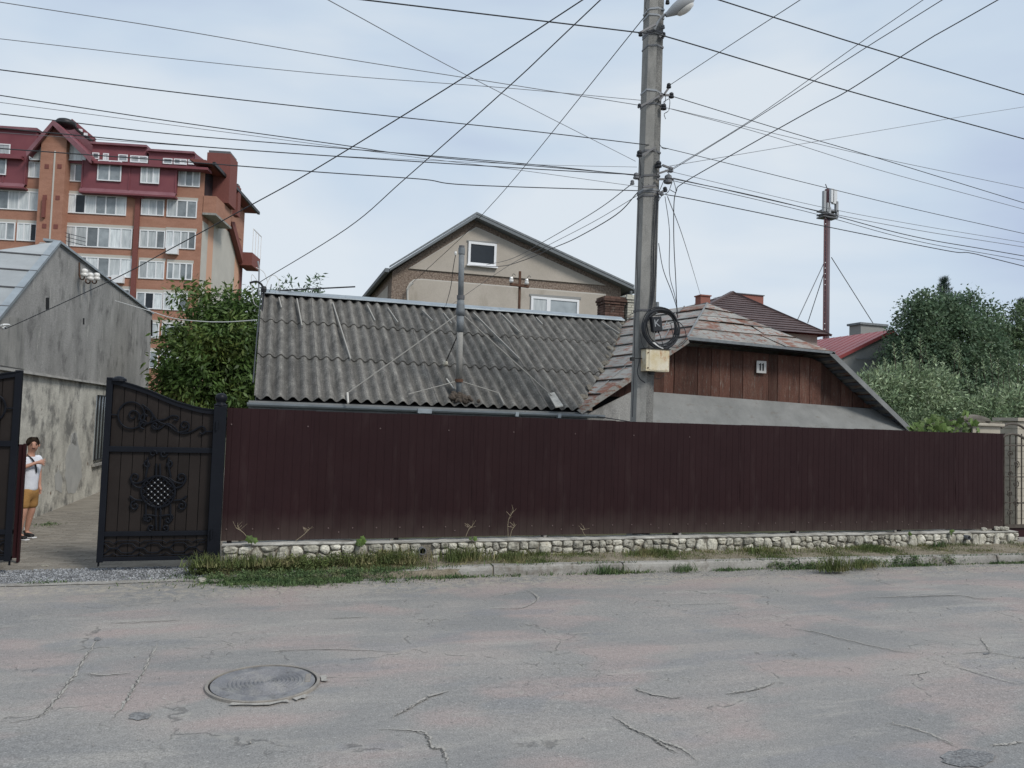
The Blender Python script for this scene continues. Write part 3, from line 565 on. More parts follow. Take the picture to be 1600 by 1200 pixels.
fe = thing('metal_fence', 'long dark brown profiled metal sheet fence along the street', 'fence', (6, FY, 0))
NS = 12; SWd = (FX1-FX0)/NS
def fsheet(sd_=0):
    V = []; F = []; prof = []; nr = 10; p = SWd/nr
    for i in range(nr): prof += [(i*p, 0), (i*p+p*.40, 0), (i*p+p*.45, .0035), (i*p+p*.60, .0035), (i*p+p*.64, 0)]
    prof.append((SWd+.012, 0))
    NR = 6
    for x_, y_ in prof:
        for j in range(NR): V.append((x_, y_+(.0022*sin(x_*5+j*2.1+sd_)+.0018*sin(x_*11+j*3.7+sd_*2) if 0 < j < NR-1 else 0), j/(NR-1)))
    for i in range(len(prof)-1):
        for j in range(NR-1): F.append((NR*i+j, NR*i+NR+j, NR*i+NR+1+j, NR*i+1+j))
    return MB().add(V, F).mesh('sheet')
fms = [fsheet(k*1.7) for k in range(4)]
for i in range(NS):
    zb = .402+.02*sin(pi*i/NS)+random.uniform(-.002, .002); link('sheet', fms[i*7 % 4], fe, (FX0+i*SWd, FY-.003*(i % 2), zb), (0, random.uniform(-.0015, .0015), random.uniform(-.002, .002)), (1, 1, 2.146-zb+random.uniform(-.006, .005)), m='fence')
MB().box(FX0, FX1, FY+.012, FY+.05, .50, .53).build('rail', 'fencerail', fe); MB().box(FX0, FX1, FY+.012, FY+.05, 1.98, 2.01).build('rail', 'fencerail', fe)
for i in range(7):
    xx = FX0+.1+i*(FX1-FX0-.2)/6; MB().box(xx-.03, xx+.03, FY+.055, FY+.115, .3, 2.08).build('post', 'fencerail', fe)
for px in (612, 852, 1063, 1247, 1400): p = onY(px, 838, FY+.0); MB().box(p.x-.022, p.x+.022, FY+.01, FY+.06, .375, .47).build('foot_plate', 'kerb', fe)
scm = MB().lathe((0, 0, 0), [(.010, 0), (.008, -.006)], 8, 'y').mesh('screw')
for i in range(42):
    if True: link('screw', scm, fe, (FX0+.06+i*(FX1-FX0-.1)/41, FY-.004, .555), m='screw')
    if i % 3 == 0 and i < 24: link('screw', scm, fe, (FX0+.06+i*(FX1-FX0-.1)/41, FY-.004, 1.93), m='screw')
    if i % 5 == 4: link('screw', scm, fe, (FX0+.2+i*(FX1-FX0-.1)/41, FY-.004, .50), m='screw')

# ================================================================== GATE LEAVES
GY = FY
def gpt(px, py):  # leaf coordinates (u from hinge towards the free edge, z)
    p = onY(px, py, GY); return (-.600-p.x, p.z)
def leaf(hx, sgn, label, zoff=0.):
    t = thing('iron_gate', label, 'gate', (hx, GY, .1), group='leaves of the driveway gate'); UF = 1.345
    T = lambda u, z, y=0: Vector((hx-sgn*u, GY+y, z+zoff))
    top = [gpt(338, 641), gpt(316, 638.5), gpt(294, 633), gpt(275, 627.5), gpt(255, 619.5), gpt(238, 612), gpt(222, 606), gpt(200, 599), gpt(180, 594), gpt(170, 591.5)]
    tp = smoothline([(u, 0, z) for u, z in top], 3); tz = lambda u: float(np.interp(u, [q.x for q in tp], [q.z for q in tp]))
    zm = gpt(250, 702.5)[1]; zl = gpt(250, 833)[1]; zb = .20
    def band(z0, z1, name='rail', y=-.035, u0=.02, u1=UF): MB().box(*sorted((T(u0, 0).x, T(u1, 0).x)), GY+y, GY+.02, z0+zoff, z1+zoff).build(name, 'gate', t, bevel=.004)
    V = []; F = []
    for i, q in enumerate(tp):
        u = min(max(q.x, .0), UF); V += [T(u, q.z, -.035), T(u, q.z-.055, -.035), T(u, q.z-.055, .02), T(u, q.z, .02)]
        if i:
            for j in range(4): F.append((i*4-4+j, i*4+j, i*4+(j+1) % 4, i*4-4+(j+1) % 4))
    MB().add(V, F).build('top_rail', 'gate', t)
    V = []; F = []
    for i, q in enumerate(tp):
        u = min(max(q.x, .0), UF); V += [T(u, q.z+.012, -.05), T(u, q.z-.002, -.05), T(u, q.z-.002, .03), T(u, q.z+.012, .03)]
        if i:
            for j in range(4): F.append((i*4-4+j, i*4+j, i*4+(j+1) % 4, i*4-4+(j+1) % 4))
    MB().add(V, F).build('cap_strip', 'gate', t)
    MB().box(*sorted((T(UF-.075, 0).x, T(UF, 0).x)), GY-.04, GY+.025, .165+zoff, tz(UF)+.015+zoff).build('stile', 'gate', t, bevel=.005)
    MB().box(*sorted((T(.0, 0).x, T(.06, 0).x)), GY-.04, GY+.025, .175+zoff, tz(.03)-.01+zoff).build('stile', 'gate', t, bevel=.005)
    band(zm-.035, zm+.035); band(zl-.03, zl+.03); band(.175, .225)
    # boards of profiled sheet, each a piece
    nb = 9; wdt = (UF-.14)/nb
    for k in range(nb):
        u0 = .065+k*wdt+.004; u1 = u0+wdt-.008
        V = [T(u0, zm+.03, 0), T(u1, zm+.03, 0), T(u1, tz(u1)-.04, 0), T(u0, tz(u0)-.04, 0)]
        V2 = [v+Vector((0, .012, 0)) for v in V]
        MB().add(V+V2, [(0, 1, 2, 3), (4, 5, 6, 7), (0, 4, 5, 1), (1, 5, 6, 2), (3, 2, 6, 7), (0, 3, 7, 4)]).build('board', 'gateboard', t)
        a, b = sorted((T(u0, 0).x, T(u1, 0).x)); MB().box(a, b, GY, GY+.012, zl+.03+zoff, zm-.03+zoff).build('board', 'gateboard', t)
        MB().box(a, b, GY, GY+.012, .22+zoff, zl-.03+zoff).build('board', 'gateboard', t)
    MB().prism([T(.06, .21, .016), T(UF-.07, .21, .016)]+[T(u_, tz(u_)-.03, .016) for u_ in np.linspace(UF-.07, .06, 14)], (0, .004, 0)).build('backing', 'dark', t)
    # wrought iron scrollwork
    def tubepx(P, r=.012, y=-.03, close=False):
        Q = [T(*gpt(a, b), y) for a, b in P]; Q = smoothline(Q, 5) if len(Q) > 2 else Q
        return MB().tube(Q, r, 6)
    def z2(a, b): return (140+a/3.6375, 570+b/3.6375)
    def spiral(cx, cy, r0, r1, a0, turns, k=22, fx=1, fy=1): return [z2(cx+fx*(r0+(r1-r0)*i/k)*cos(a0+turns*2*pi*i/k), cy+fy*(r0+(r1-r0)*i/k)*sin(a0+turns*2*pi*i/k)) for i in range(k+1)]
    s = [z2(105, 282), z2(160, 285)]; tubepx(s, .010).build('scroll', 'gate', t)
    for P in (spiral(240, 287, 75, 75, 0, 1, 26), spiral(250, 290, 8, 38, 0, 1.1), spiral(318, 300, 50, 12, -1.6, 1.2), spiral(310, 335, 30, 6, 1.5, 1.1),
              [z2(300, 225), z2(345, 260), z2(390, 320), z2(450, 345), z2(490, 375), z2(540, 390), z2(590, 375), z2(640, 350), z2(660, 375), z2(645, 392), z2(625, 385)],
              [z2(340, 330), z2(380, 318), z2(430, 310), z2(470, 290), z2(505, 295), z2(500, 315), z2(480, 312)], spiral(540, 345, 30, 8, 1.2, -1.2), [z2(500, 385), z2(560, 372), z2(565, 340)],
              [z2(640, 395), z2(660, 380), z2(700, 380)], [z2(360, 345), z2(395, 365), z2(440, 335), z2(480, 350), z2(500, 375)], spiral(375, 345, 26, 5, 0, 1.2)):
        tubepx(P, .012).build('scroll', 'gate', t)
    cx, cy = 392, 720
    tubepx([z2(cx+96*cos(a), cy+88*sin(a)) for a in np.linspace(0, 2*pi, 26)], .014).build('medallion_ring', 'gate', t)
    for k in range(-3, 4):
        for s_ in (1, -1):
            o = k*26; h = math.sqrt(max(0, 92*92-o*o)); a = (cx+o*.707-h*.707, cy+s_*(-o*.707-h*.707)) ; b = (cx+o*.707+h*.707, cy+s_*(-o*.707+h*.707))
            tubepx([z2(cx+(a[0]-cx), cy+(a[1]-cy)*.93), z2(b[0], cy+(b[1]-cy)*.93)], .009, -.028 if s_ == 1 else -.036).build('lattice_bar', 'gate', t)
    for i in range(-2, 3):
        for j in range(-2, 3):
            q = ((i+j)*26*.707*1.41/1.41, (i-j)*26*.707*.93)
            if hypot(*q) < 70: p = T(*gpt(*z2(cx+q[0], cy+q[1])), -.048); MB().lathe(p, [(.009, 0), (.005, -.008)], 6, 'y').build('stud', 'lampg', t)
    for sx in (-1, 1):
        X_ = lambda d: cx+sx*d
        for P in ([z2(X_(60), 495+30), z2(X_(58), 570), z2(X_(72), 640)], [z2(X_(10), 560), z2(X_(12), 640)], spiral(X_(60), 565, 22, 5, -1.5, 1.1*sx), spiral(X_(30), 505, 22, 5, 0, 1.0*sx),
                  spiral(X_(130), 640, 30, 8, 1.5, -1.2*sx), [z2(X_(60), 640), z2(X_(95), 665), z2(X_(140), 672), z2(X_(160), 645)], spiral(X_(132), 800, 28, 7, -1.5, 1.2*sx), [z2(X_(90), 770), z2(X_(130), 765), z2(X_(160), 745), z2(X_(150), 760)],
                  [z2(X_(95), 700), z2(X_(130), 690), z2(X_(155), 660)], [z2(X_(70), 790), z2(X_(70), 860), z2(X_(76), 885)], [z2(X_(12), 808), z2(X_(14), 850), z2(X_(10), 935)], [z2(X_(5), 858), z2(X_(75), 852), z2(X_(78), 880), z2(X_(60), 885)], spiral(X_(55), 880, 18, 4, 0, 1.1*sx), spiral(X_(40), 925, 20, 5, 1.5, -1.1*sx)):
            tubepx(P, .012).build('scroll', 'gate', t)
    # zigzag band at the foot
    for row_ in (0, 1):
        for k in range(4):
            u0 = .09+k*.305; zc = .335+zoff*0
            P = [T(u0+a*.305, zc+b, -.03) for a, b in (((0, .06), (.2, .055), (.33, .01), (.5, 0), (.66, .01), (.8, .055), (1, .06)) if row_ == 0 else ((0, -.06), (.2, -.055), (.33, -.01), (.5, 0), (.66, -.01), (.8, -.055), (1, -.06)))]
            MB().tube(P, .009, 6).build('scroll', 'gate', t)
            P = [T(u0+a*.305, zc+b, -.03) for a, b in ((0, .095*(1-2*row_)), (.35, .09*(1-2*row_)), (.5, .06*(1-2*row_)), (.65, .09*(1-2*row_)), (1, .095*(1-2*row_)))]
            MB().tube(P, .008, 6).build('scroll', 'gate', t)
    MB().box(*sorted((T(UF-.03, 0).x, T(UF-.01, 0).x)), GY-.005, GY+.015, .11+zoff, .17+zoff).build('drop_bolt', 'gate', t)
    MB().lathe(T(UF-.14, tz(UF-.14)+.0, -.01), [(.09, 0), (.085, .03), (.05, .055), (.01, .065)], 14).build('finial', 'gate', t) if sgn > 0 else None
    return t
leaf(-.600, 1, 'black iron gate leaf with scrolls and lattice medallion, hinged at the post by the fence')
leaf(-.600-1.345-.93-1.345, -1, 'black iron gate leaf cut by the left picture edge, in front of the boy', zoff=.04)
gp = thing('gate_post', 'square black gate post topped by a ball, at the fence end', 'gate post', (-.55, FY-.02, 0))
MB().box(-.66, -.505, FY-.10, FY+.06, 0, 2.165).build('post', 'gate', gp, bevel=.008)
MB().lathe((-.582, FY-.02, 2.165), [(.085, 0), (.085, .02), (.06, .03), (.052, .05), (.064, .065), (.074, .09), (.076, .115), (.066, .145), (.04, .165), (.005, .172)], 20).build('ball_cap', 'gate', gp, smooth=True)
for zz in (.45, 1.85): MB().lathe((-.615, FY-.12, zz), [(.014, 0), (.014, .12)], 10).build('hinge', 'gate', gp)
# post and maroon sheet behind the left leaf
a = onY(24, 694, 11.6); b = onY(41, 694, 11.6); zt = a.z
mp_ = thing('maroon_panel', 'narrow maroon metal sheet standing behind the left gate leaf, beside the boy', 'metal sheet', (a.x, 11.6, 0))
MB().box(a.x-.25, b.x, 11.58, 11.6, .10, zt).build('sheet', 'maroon', mp_); MB().box(b.x-.02, b.x+.006, 11.55, 11.62, .05, zt+.01).build('edge_strip', 'maroon', mp_)

# ================================================================== UTILITY POLE
PY = 11.62
b0 = onY(1003, 655, PY); t0 = onY(1022.5, 0, PY)
pole = thing('utility_pole', 'tall grey concrete utility pole behind the fence, full of cables', 'utility pole', (b0.x, PY, 0))
sl_ = (t0.x-b0.x)/(t0.z-b0.z)
def pxc(z): return b0.x+sl_*(z-b0.z)
def section(z):  # chamfered trapezoid, narrower to the top
    k = .158-.0028*(z-2.2); c = pxc(z); y = PY
    return [(c-k, y-.10, z), (c-k*.05, y-.15, z), (c+k*.25, y-.15, z), (c+k, y-.09, z), (c+k, y+.12, z), (c+k*.4, y+.16, z), (c-k*.4, y+.16, z), (c-k, y+.12, z)]
zs = [0, 1, 2.2, 3, 4, 5, 6, 7, 8, 9, 10.2, 10.6]; V = []; F = []
for z in zs: V += section(z)
for i in range(len(zs)-1):
    for j in (0, 4, 5, 6, 7): F.append((i*8+j, i*8+(j+1) % 8, i*8+8+(j+1) % 8, i*8+8+j))
F.append(tuple(range((len(zs)-1)*8, len(zs)*8)))
MB().add(V, F).build('shaft', 'conc', pole)
V2 = []; F = []
for z in zs: s_ = section(z); V2 += [s_[1], s_[2], s_[3], s_[4]]
for i in range(len(zs)-1):
    for j in range(3): F.append((i*4+j, i*4+(j+1), i*4+5+j, i*4+4+j))
MB().add(V2, F).build('rough_face', 'poleface', pole, label='dark spalled right face of the pole')
def pz(py): return onY(1003+(655-py)*19.5/655, py, PY-.12).z
def band(py, m='steel', h=.03, tilt=0.):
    z = pz(py); c = pxc(z); k = .165-.0028*(z-2.2)
    MB().prism([(c-k, PY-.11, z-tilt), (c, PY-.162, z), (c+k, PY-.11, z+tilt), (c+k, PY+.13, z+tilt), (c, PY+.17, z), (c-k, PY+.13, z-tilt)], (0, 0, h)).build('band', m, pole)
for py, m in ((14, 'alu'), (25, 'alu'), (50, 'steel'), (55, 'steel'), (72, 'wireg'), (143, 'alu'), (163, 'wireg'), (237, 'steel'), (275, 'steel'), (297, 'alu'), (301, 'wireg'), (307, 'steel'), (486, 'steel')): band(py, m, .03, random.uniform(-.02, .02))
def bracket(p1, p2, w_=.03): MB().bar(onY(*p1, PY-.2), onY(*p2, PY-.2), w_, w_).build('bracket', 'steel', pole)
for a, b in (((998, 52), (1024, 38)), ((997, 168), (1030, 150)), ((998, 246), (1024, 230)), ((1030, 58), (1038, 52)), ((1030, 158), (1046, 136)), ((1030, 148), (1048, 149)), ((1026, 272), (1050, 264)), ((1026, 280), (1052, 280)), ((1028, 302), (1042, 296)), ((992, 272), (1000, 280)), ((1004, 292), (1024, 290)), ((1035, 258), (1045, 262))): bracket(a, b)
def insul(px, py, m='plast', s=1., ax='z', y=PY-.2):
    p = onY(px, py, y); MB().lathe(p-Vector((0, 0, .05*s)), [(.02*s, 0), (.045*s, .01*s), (.045*s, .035*s), (.028*s, .045*s), (.04*s, .055*s), (.036*s, .085*s), (.015*s, .10*s)], 12, ax).build('insulator', m, pole)
for px, py, s in ((1001, 53, .8), (1037, 54, .8), (1045, 134, .9), (1049, 149, 1), (1037, 167, 1.1), (999, 165, .7), (999, 240, 1.1), (994, 275, 1.1), (988, 285, .8), (1048, 265, 1), (1044, 280, 1.6), (1039, 296, .9), (1029, 257, 1.2), (1034, 302, .8), (1043, 3, .8), (1036, 42, .7)): insul(px, py, 'plast' if px % 2 else 'wireg', s)
MB().tube(smoothline([onY(a, b, PY-.22) for a, b in ((999, 248), (1001, 262), (1000, 276), (994, 280))], 4), .012).build('jumper_lead', 'wire', pole)
for P in ([(1036, 160), (1046, 155), (1045, 172), (1038, 178), (1040, 186)], [(1034, 145), (1040, 152), (1037, 168)], [(1010, 0), (1008, 10), (1012, 18)], [(1030, 225), (1036, 232), (1044, 232)], [(1040, 265), (1052, 282), (1056, 300), (1046, 296)], [(1040, 275), (1034, 290), (1030, 300), (1026, 320)], [(1050, 285), (1044, 300), (1034, 306), (1028, 316)], [(1002, 285), (1008, 292), (1014, 288)]):
    MB().tube(smoothline([onY(a, b, PY-.2) for a, b in P], 5), .006).build('jumper_lead', 'wire', pole)
# cables clipped down the pole
for P, r in (([(1029, 305), (1026, 340), (1025, 390), (1024, 430), (1020, 470), (1012, 500)], .011), ([(1027, 300), (1022, 380), (1021, 440), (1016, 490)], .009), ([(997, 303), (998, 340), (995, 400), (996, 440), (992, 500), (991, 570), (988, 652)], .007), ([(1000, 560), (996, 580), (1000, 592), (1008, 598)], .009), ([(1022, 590), (1030, 592), (1038, 586)], .005), ([(1003, 485), (992, 488), (984, 492)], .007)):
    MB().tube(smoothline([onY(a, b, PY-.19) for a, b in P], 5), r).build('clipped_cable', 'wire', pole)
# street lamp on the pole
lz = onY(1060, 12, PY-.35); sl2 = thing('street_lamp', 'grey cobra head street lamp on a short arm at the pole top', 'street lamp', lz)
MB().tube(smoothline([onY(1022, 46, PY-.17), onY(1030, 32, PY-.22), onY(1040, 22, PY-.3), onY(1048, 16, PY-.35)], 4), .022, 8).build('arm', 'lampg', sl2)
A = onY(1040, 24, PY-.33); B = onY(1084, -6, PY-.5); V = []; F = []; ax = (B-A).normalized(); sd = ax.cross(Vector((0, 0, 1))).normalized(); up = sd.cross(ax).normalized()
prof = [(0, .03, .03), (.12, .06, .05), (.3, .10, .08), (.55, .135, .10), (.8, .12, .09), (.95, .07, .05), (1, .02, .015)]
for tt, a_, b_ in prof:
    c = A.lerp(B, tt)
    for j in range(12): th = 2*pi*j/12; V.append(c+sd*cos(th)*a_+up*sin(th)*(b_ if sin(th) > 0 else b_*1.3))
for i in range(6):
    for j in range(12): F.append((i*12+j, i*12+(j+1) % 12, i*12+12+(j+1) % 12, i*12+12+j))
MB().add(V, F).build('housing', 'lampg', sl2, smooth=True)
c = A.lerp(B, .58)-up*.10; V = []; F = []
for rr_, dz in ((1, 0), (.85, -.035), (.4, -.06), (.01, -.065)):
    for j in range(12): th = 2*pi*j/12; V.append(c+ax*cos(th)*.17*rr_+sd*sin(th)*.11*rr_+up*dz)
for i in range(3):
    for j in range(12): F.append((i*12+j, i*12+(j+1) % 12, i*12+12+(j+1) % 12, i*12+12+j))
MB().add(V, F).build('lens', 'porc', sl2, smooth=True)
# coil of cable, splice box and meter box
cc = onY(1033, 513, PY-.27); coil = thing('cable_coil', 'coil of spare black cable hanging on the concrete pole', 'cable coil', cc)
for k in range(13):
    r0 = .30+random.uniform(-.03, .03) if k else .335; dx, dz = random.uniform(-.022, .022), random.uniform(-.022, .022); yy = random.uniform(-.03, .03); ph = random.uniform(0, 6)
    P = [cc+Vector((dx+(r0+.012*sin(3*a+ph))*cos(a), yy+.015*sin(2*a+ph), dz+(r0*1.02+.01*cos(2*a+ph))*sin(a))) for a in np.linspace(0, 2*pi, 40)]
    MB().tube(P, .009, 6, False).build('loop', 'wire', coil)
for P in ([(1046, 505), (1060, 503), (1070, 515), (1071, 530), (1060, 540)], [(1018, 535), (1035, 540), (1060, 542), (1075, 530)], [(1000, 520), (1008, 545), (1030, 548)], [(1048, 505), (1052, 530), (1045, 545)], [(1030, 520), (1040, 550), (1047, 562)], [(1010, 500), (1015, 525), (1030, 540)]):
    MB().tube(smoothline([onY(a, b, PY-.3) for a, b in P], 6), .007).build('loose_end', 'wire', coil)
for q in range(4): MB().tube(smoothline([onY(1020+q*2, 535, PY-.31), onY(1028+q, 541, PY-.32), onY(1036, 545-q, PY-.31)], 4), .008).build('taped_end', 'porc' if q < 2 else 'wire', coil)
p = onY(1025, 506, PY-.36); sb = thing('splice_box', 'small black cable box marked K in the middle of the coil', 'cable box', p)
yaw = Matrix.Rotation(radians(-8), 3, 'Y')
MB().obox(p, yaw @ Vector((1, 0, 0)), (0, 1, 0), yaw @ Vector((0, 0, 1)), .088, .05, .125).build('case', 'plast', sb, bevel=.01)
km = text_mesh('K', .17, .001); link('letter', km, sb, p+Vector((-.01, -.053, .0)), (pi/2, radians(-8), 0), m='alu')
for dx in (-.05, 0, .05): MB().lathe(p+Vector((dx, 0, -.155)), [(.014, 0), (.014, .035)], 8).build('cable_gland', 'plast', sb)
p0, p1 = onY(1002, 545, PY-.20), onY(1039, 582, PY-.20)
mb_ = thing('meter_box', 'cream and rusty yellow metal box strapped to the pole below the coil', 'junction box', ((p0.x+p1.x)/2, PY-.2, p1.z))
MB().box(p0.x+.02, p1.x, PY-.34, PY-.155, p1.z, p0.z-.005).build('case', 'boxy', mb_, bevel=.006)
MB().box(p0.x+.075, p1.x-.012, PY-.347, PY-.342, p1.z+.02, p0.z-.025).build('door', 'boxy', mb_, bevel=.002)
MB().box(p0.x-.01, p1.x+.01, PY-.36, PY-.15, p0.z-.004, p0.z+.008).build('lid', 'black', mb_)
for x_, z_ in ((p0.x+.055, p0.z-.07), (p0.x+.055, p1.z+.05)): MB().lathe((x_, PY-.342, z_), [(.012, 0), (.010, -.01)], 8, 'y').build('hinge', 'rust', mb_)
MB().lathe(((p0.x+p1.x)/2-.05, PY-.25, p1.z-.05), [(.05, 0), (.055, .05)], 12).build('cable_entry', 'black', mb_)
p = onY(988, 561, PY-.2); MB().obox(p, (1, 0, 0), (0, 1, 0), (0, 0, 1), .03, .03, .03).build('clamp', 'black', pole); MB().bar(onY(984, 560, PY-.2), onY(1003, 560, PY-.2), .012).build('clamp_strap', 'black', pole)

# ================================================================== WIRES
def W(label, P, YA, YB=None, r=.007, m='wire', ext=0, ext0=0, group=None, name='overhead_wire', cat='wire'):
    YB = YA if YB is None else YB; s = [0.]
    for i in range(1, len(P)): s.append(s[-1]+hypot(P[i][0]-P[i-1][0], P[i][1]-P[i-1][1]))
    Q = []
    for i, (px, py) in enumerate(P): t = s[i]/s[-1]; Q.append(onY(px, py, 1/((1-t)/YA+t/YB)))
    if ext: Q.append(Q[-1]+(Q[-1]-Q[-2]).normalized()*ext)
    if ext0: Q.insert(0, Q[0]+(Q[0]-Q[1]).normalized()*ext0)
    o = MB().tube(smoothline(Q, 7), r*.86, 6).build(name, m, loc=None); tag(o, label, cat, group); return o
G1 = 'wires running along the street left of the pole'; G2 = 'wires running along the street right of the pole'; G3 = 'wires crossing over the road'; G4 = 'service wires to the back house'
W('highest wire at the left picture edge, running down to the middle of the pole', [(0, 3.3), (265, 44.7), (530, 90.4), (798, 132.5), (1000, 164.6)], 11.5, r=.0065, ext0=9, m='wireg', group=G1)
W('thin pale wire second from the top at the left edge', [(0, 60.6), (265, 91), (530, 117.6), (798, 138), (1005, 157)], 11.55, r=.0055, ext0=9, m='wireg', group=G1)
W('dark wire third from the top at the left edge, meeting the pole above the bracket', [(0, 109), (265, 143), (530, 173), (831, 205), (1017, 227)], 11.5, r=.0085, ext0=9, group=G1)
W('wire fourth from the top at the left edge, above the brick block roof', [(0, 149), (265, 189), (530, 226), (659, 243.5), (993, 273)], 11.45, r=.0075, ext0=9, group=G1)
W('wire crossing in front of the apartment block roof just under the dome', [(0, 178), (265, 209), (500, 229), (821, 256), (993, 274)], 11.55, r=.0075, ext0=9, group=G1)
W('dark wire crossing the brick gable below its peak', [(0, 200), (265, 225), (500, 242.5), (818, 263), (1002, 273.5)], 11.4, r=.0085, ext0=9, group=G1)
W('lowest street wire left of the pole, crossing the dormer windows', [(0, 232), (265, 251), (500, 269), (659, 280), (732, 289), (997, 298)], 11.4, r=.0085, ext0=9, group=G1)
W('faint thin wire close above the lower street wires left of the pole', [(0, 207), (265, 226), (530, 244), (830, 257), (995, 261)], 11.7, r=.004, ext0=9, m='wireg', group=G1)
W('faint thin wire sagging under the bundle and reaching the pole at its lower band', [(500, 226), (659, 247), (798, 264), (1000, 292)], 11.6, r=.0045, ext0=14, m='wireg', group=G1)
W('thick black cable passing the pole under the lamp and going on to the right', [(571, 0), (765, 23), (997, 50.7), (1037, 56), (1322, 141), (1600, 217)], 11.35, r=.0125, ext=10, ext0=10, group='thick street cables')
W('thick black cable high above the road, nearer than the pole', [(1124, 0), (1341, 69), (1600, 148)], 8.2, r=.0095, ext=8, ext0=14, group='thick street cables')
W('wire leaving the pole to the right from the upper pair of insulators', [(1049, 150), (1232, 206), (1375, 248), (1600, 317)], 11.4, r=.0075, ext=9, group=G2)
W('thin wire leaving the upper insulators and crossing above its neighbour to the right edge', [(1049, 170), (1262, 221), (1375, 247), (1600, 294)], 11.6, r=.0055, ext=9, m='wireg', group=G2)
W('thin wire leaving the upper insulators, lowest of those three at the right edge', [(1040, 168), (1195, 210), (1375, 266), (1600, 327)], 11.5, r=.0055, ext=9, m='wireg', group=G2)
W('wire crossing the top of the red and white mast', [(1034, 230), (1112, 249), (1285, 292), (1430, 327), (1600, 365)], 11.5, r=.0065, ext=9, group=G2)
W('thin upper wire of the bundle crossing the mast below its antennas', [(1052, 269), (1277, 322), (1430, 351), (1600, 379)], 11.6, r=.005, ext=9, m='wireg', group=G2)
W('second wire of the bundle crossing the mast below its antennas', [(1052, 278), (1277, 329), (1430, 359), (1600, 386)], 11.5, r=.006, ext=9, m='wireg', group=G2)
W('dark third wire of the bundle leaving the big insulator', [(1050, 279), (1170, 304), (1285, 332), (1430, 370), (1600, 400)], 11.4, r=.0085, ext=9, group=G2)
W('fourth wire of the bundle leaving the big insulator', [(1050, 282), (1170, 309), (1285, 337), (1430, 376), (1600, 407)], 11.45, r=.006, ext=9, group=G2)
W('lowest and darkest wavy cable right of the pole', [(1040, 304), (1090, 313), (1281, 352), (1375, 371), (1487, 393), (1520, 396), (1600, 416)], 11.35, r=.009, ext=9, group=G2)
W('steep wire rising from the upper insulator to the top edge right of the lamp', [(1045, 134), (1145, 68), (1250, 0)], 11.4, 7.5, r=.006, ext=6, group=G3)
W('wire rising to the right from the pole, upper of the close pair', [(1049, 264), (1176, 186), (1341, 69), (1442, 0)], 11.4, 6.5, r=.005, ext=6, group=G3)
W('wire rising to the right from the pole, lower of the close pair', [(1049, 266), (1176, 188), (1352, 75), (1472, 0)], 11.4, 6.5, r=.006, ext=6, group=G3)
W('thick bent cable rising from the coil past the pole to the upper right corner', [(1058, 492), (1056, 440), (1053, 380), (1053, 320), (1057, 298), (1066, 287), (1131, 249), (1270, 171), (1326, 141), (1450, 62), (1559, 0)], 11.35, 6.5, r=.0075, ext=6, group=G3)
W('faint thin wire from the pole rising gently to the right edge', [(1037, 261), (1240, 227), (1480, 186), (1600, 167)], 11.5, 14, r=.0055, m='wireg', ext=14, group=G3)
W('thin wire falling from the top edge left of the centre to the pole bracket', [(513, 0), (732, 119), (993, 252)], 6.5, 11.5, r=.0045, ext0=6, m='wireg', group=G3)
W('long wire from the grey shed wall insulator rising over the picture centre', [(8, 512), (22, 508), (178, 436), (260, 392.5), (393, 320), (500, 260), (728, 119), (910, 0)], 13.4, 6.5, r=.0075, ext=6, group=G3)
W('long wire from the left roof corner rising over the picture centre', [(404, 442), (417, 434), (542, 357), (632, 280), (798, 132.5), (938, 0)], 13.6, 6.5, r=.0075, ext=6, group=G3)
W('wire from the pole lamp bracket down to the cream house gable', [(1012, 20), (818, 262), (754, 335), (721, 371), (644, 442)], 11.5, 27.4, r=.010, group=G4)
W('upper of the wires from the pole to the right slope of the cream house', [(989, 286), (930, 330), (847, 379), (800, 404), (760, 414)], 11.5, 27.2, r=.009, m='wireg', group=G4)
W('lower wavy wire from the pole to the right slope of the cream house', [(997, 300), (962, 336), (900, 372), (863, 388), (820, 406), (782, 416), (735, 415)], 11.5, 27.2, r=.011, group=G4)
W('faint middle wire between the pole and the cream house', [(1000, 303), (930, 345), (855, 384), (790, 418), (700, 480)], 11.5, 22, r=.006, m='wireg', group=G4)
W('thin wire from the pole down to the terracotta chimney', [(1043, 307), (1070, 380), (1094, 460)], 11.5, 31, r=.009, m='wireg')
W('black cable hanging from the insulators into the coil, left one', [(1039, 307), (1046, 360), (1046, 425), (1054, 460), (1058, 481), (1058, 495)], 11.35, r=.007, name='hanging_cable', cat='cable', group='cables hanging to the coil')
W('black cable hanging close along the pole before swinging to the coil', [(1029, 380), (1036, 420), (1049, 455), (1057, 480), (1059, 497)], 11.32, r=.008, name='hanging_cable', cat='cable', group='cables hanging to the coil')
W('white cable sagging between the grey shed and the left corner of the corrugated roof', [(180, 470), (231, 485), (270, 497), (312, 502), (355, 503), (401, 500)], 17.5, 14.6, r=.010, m='wirew')

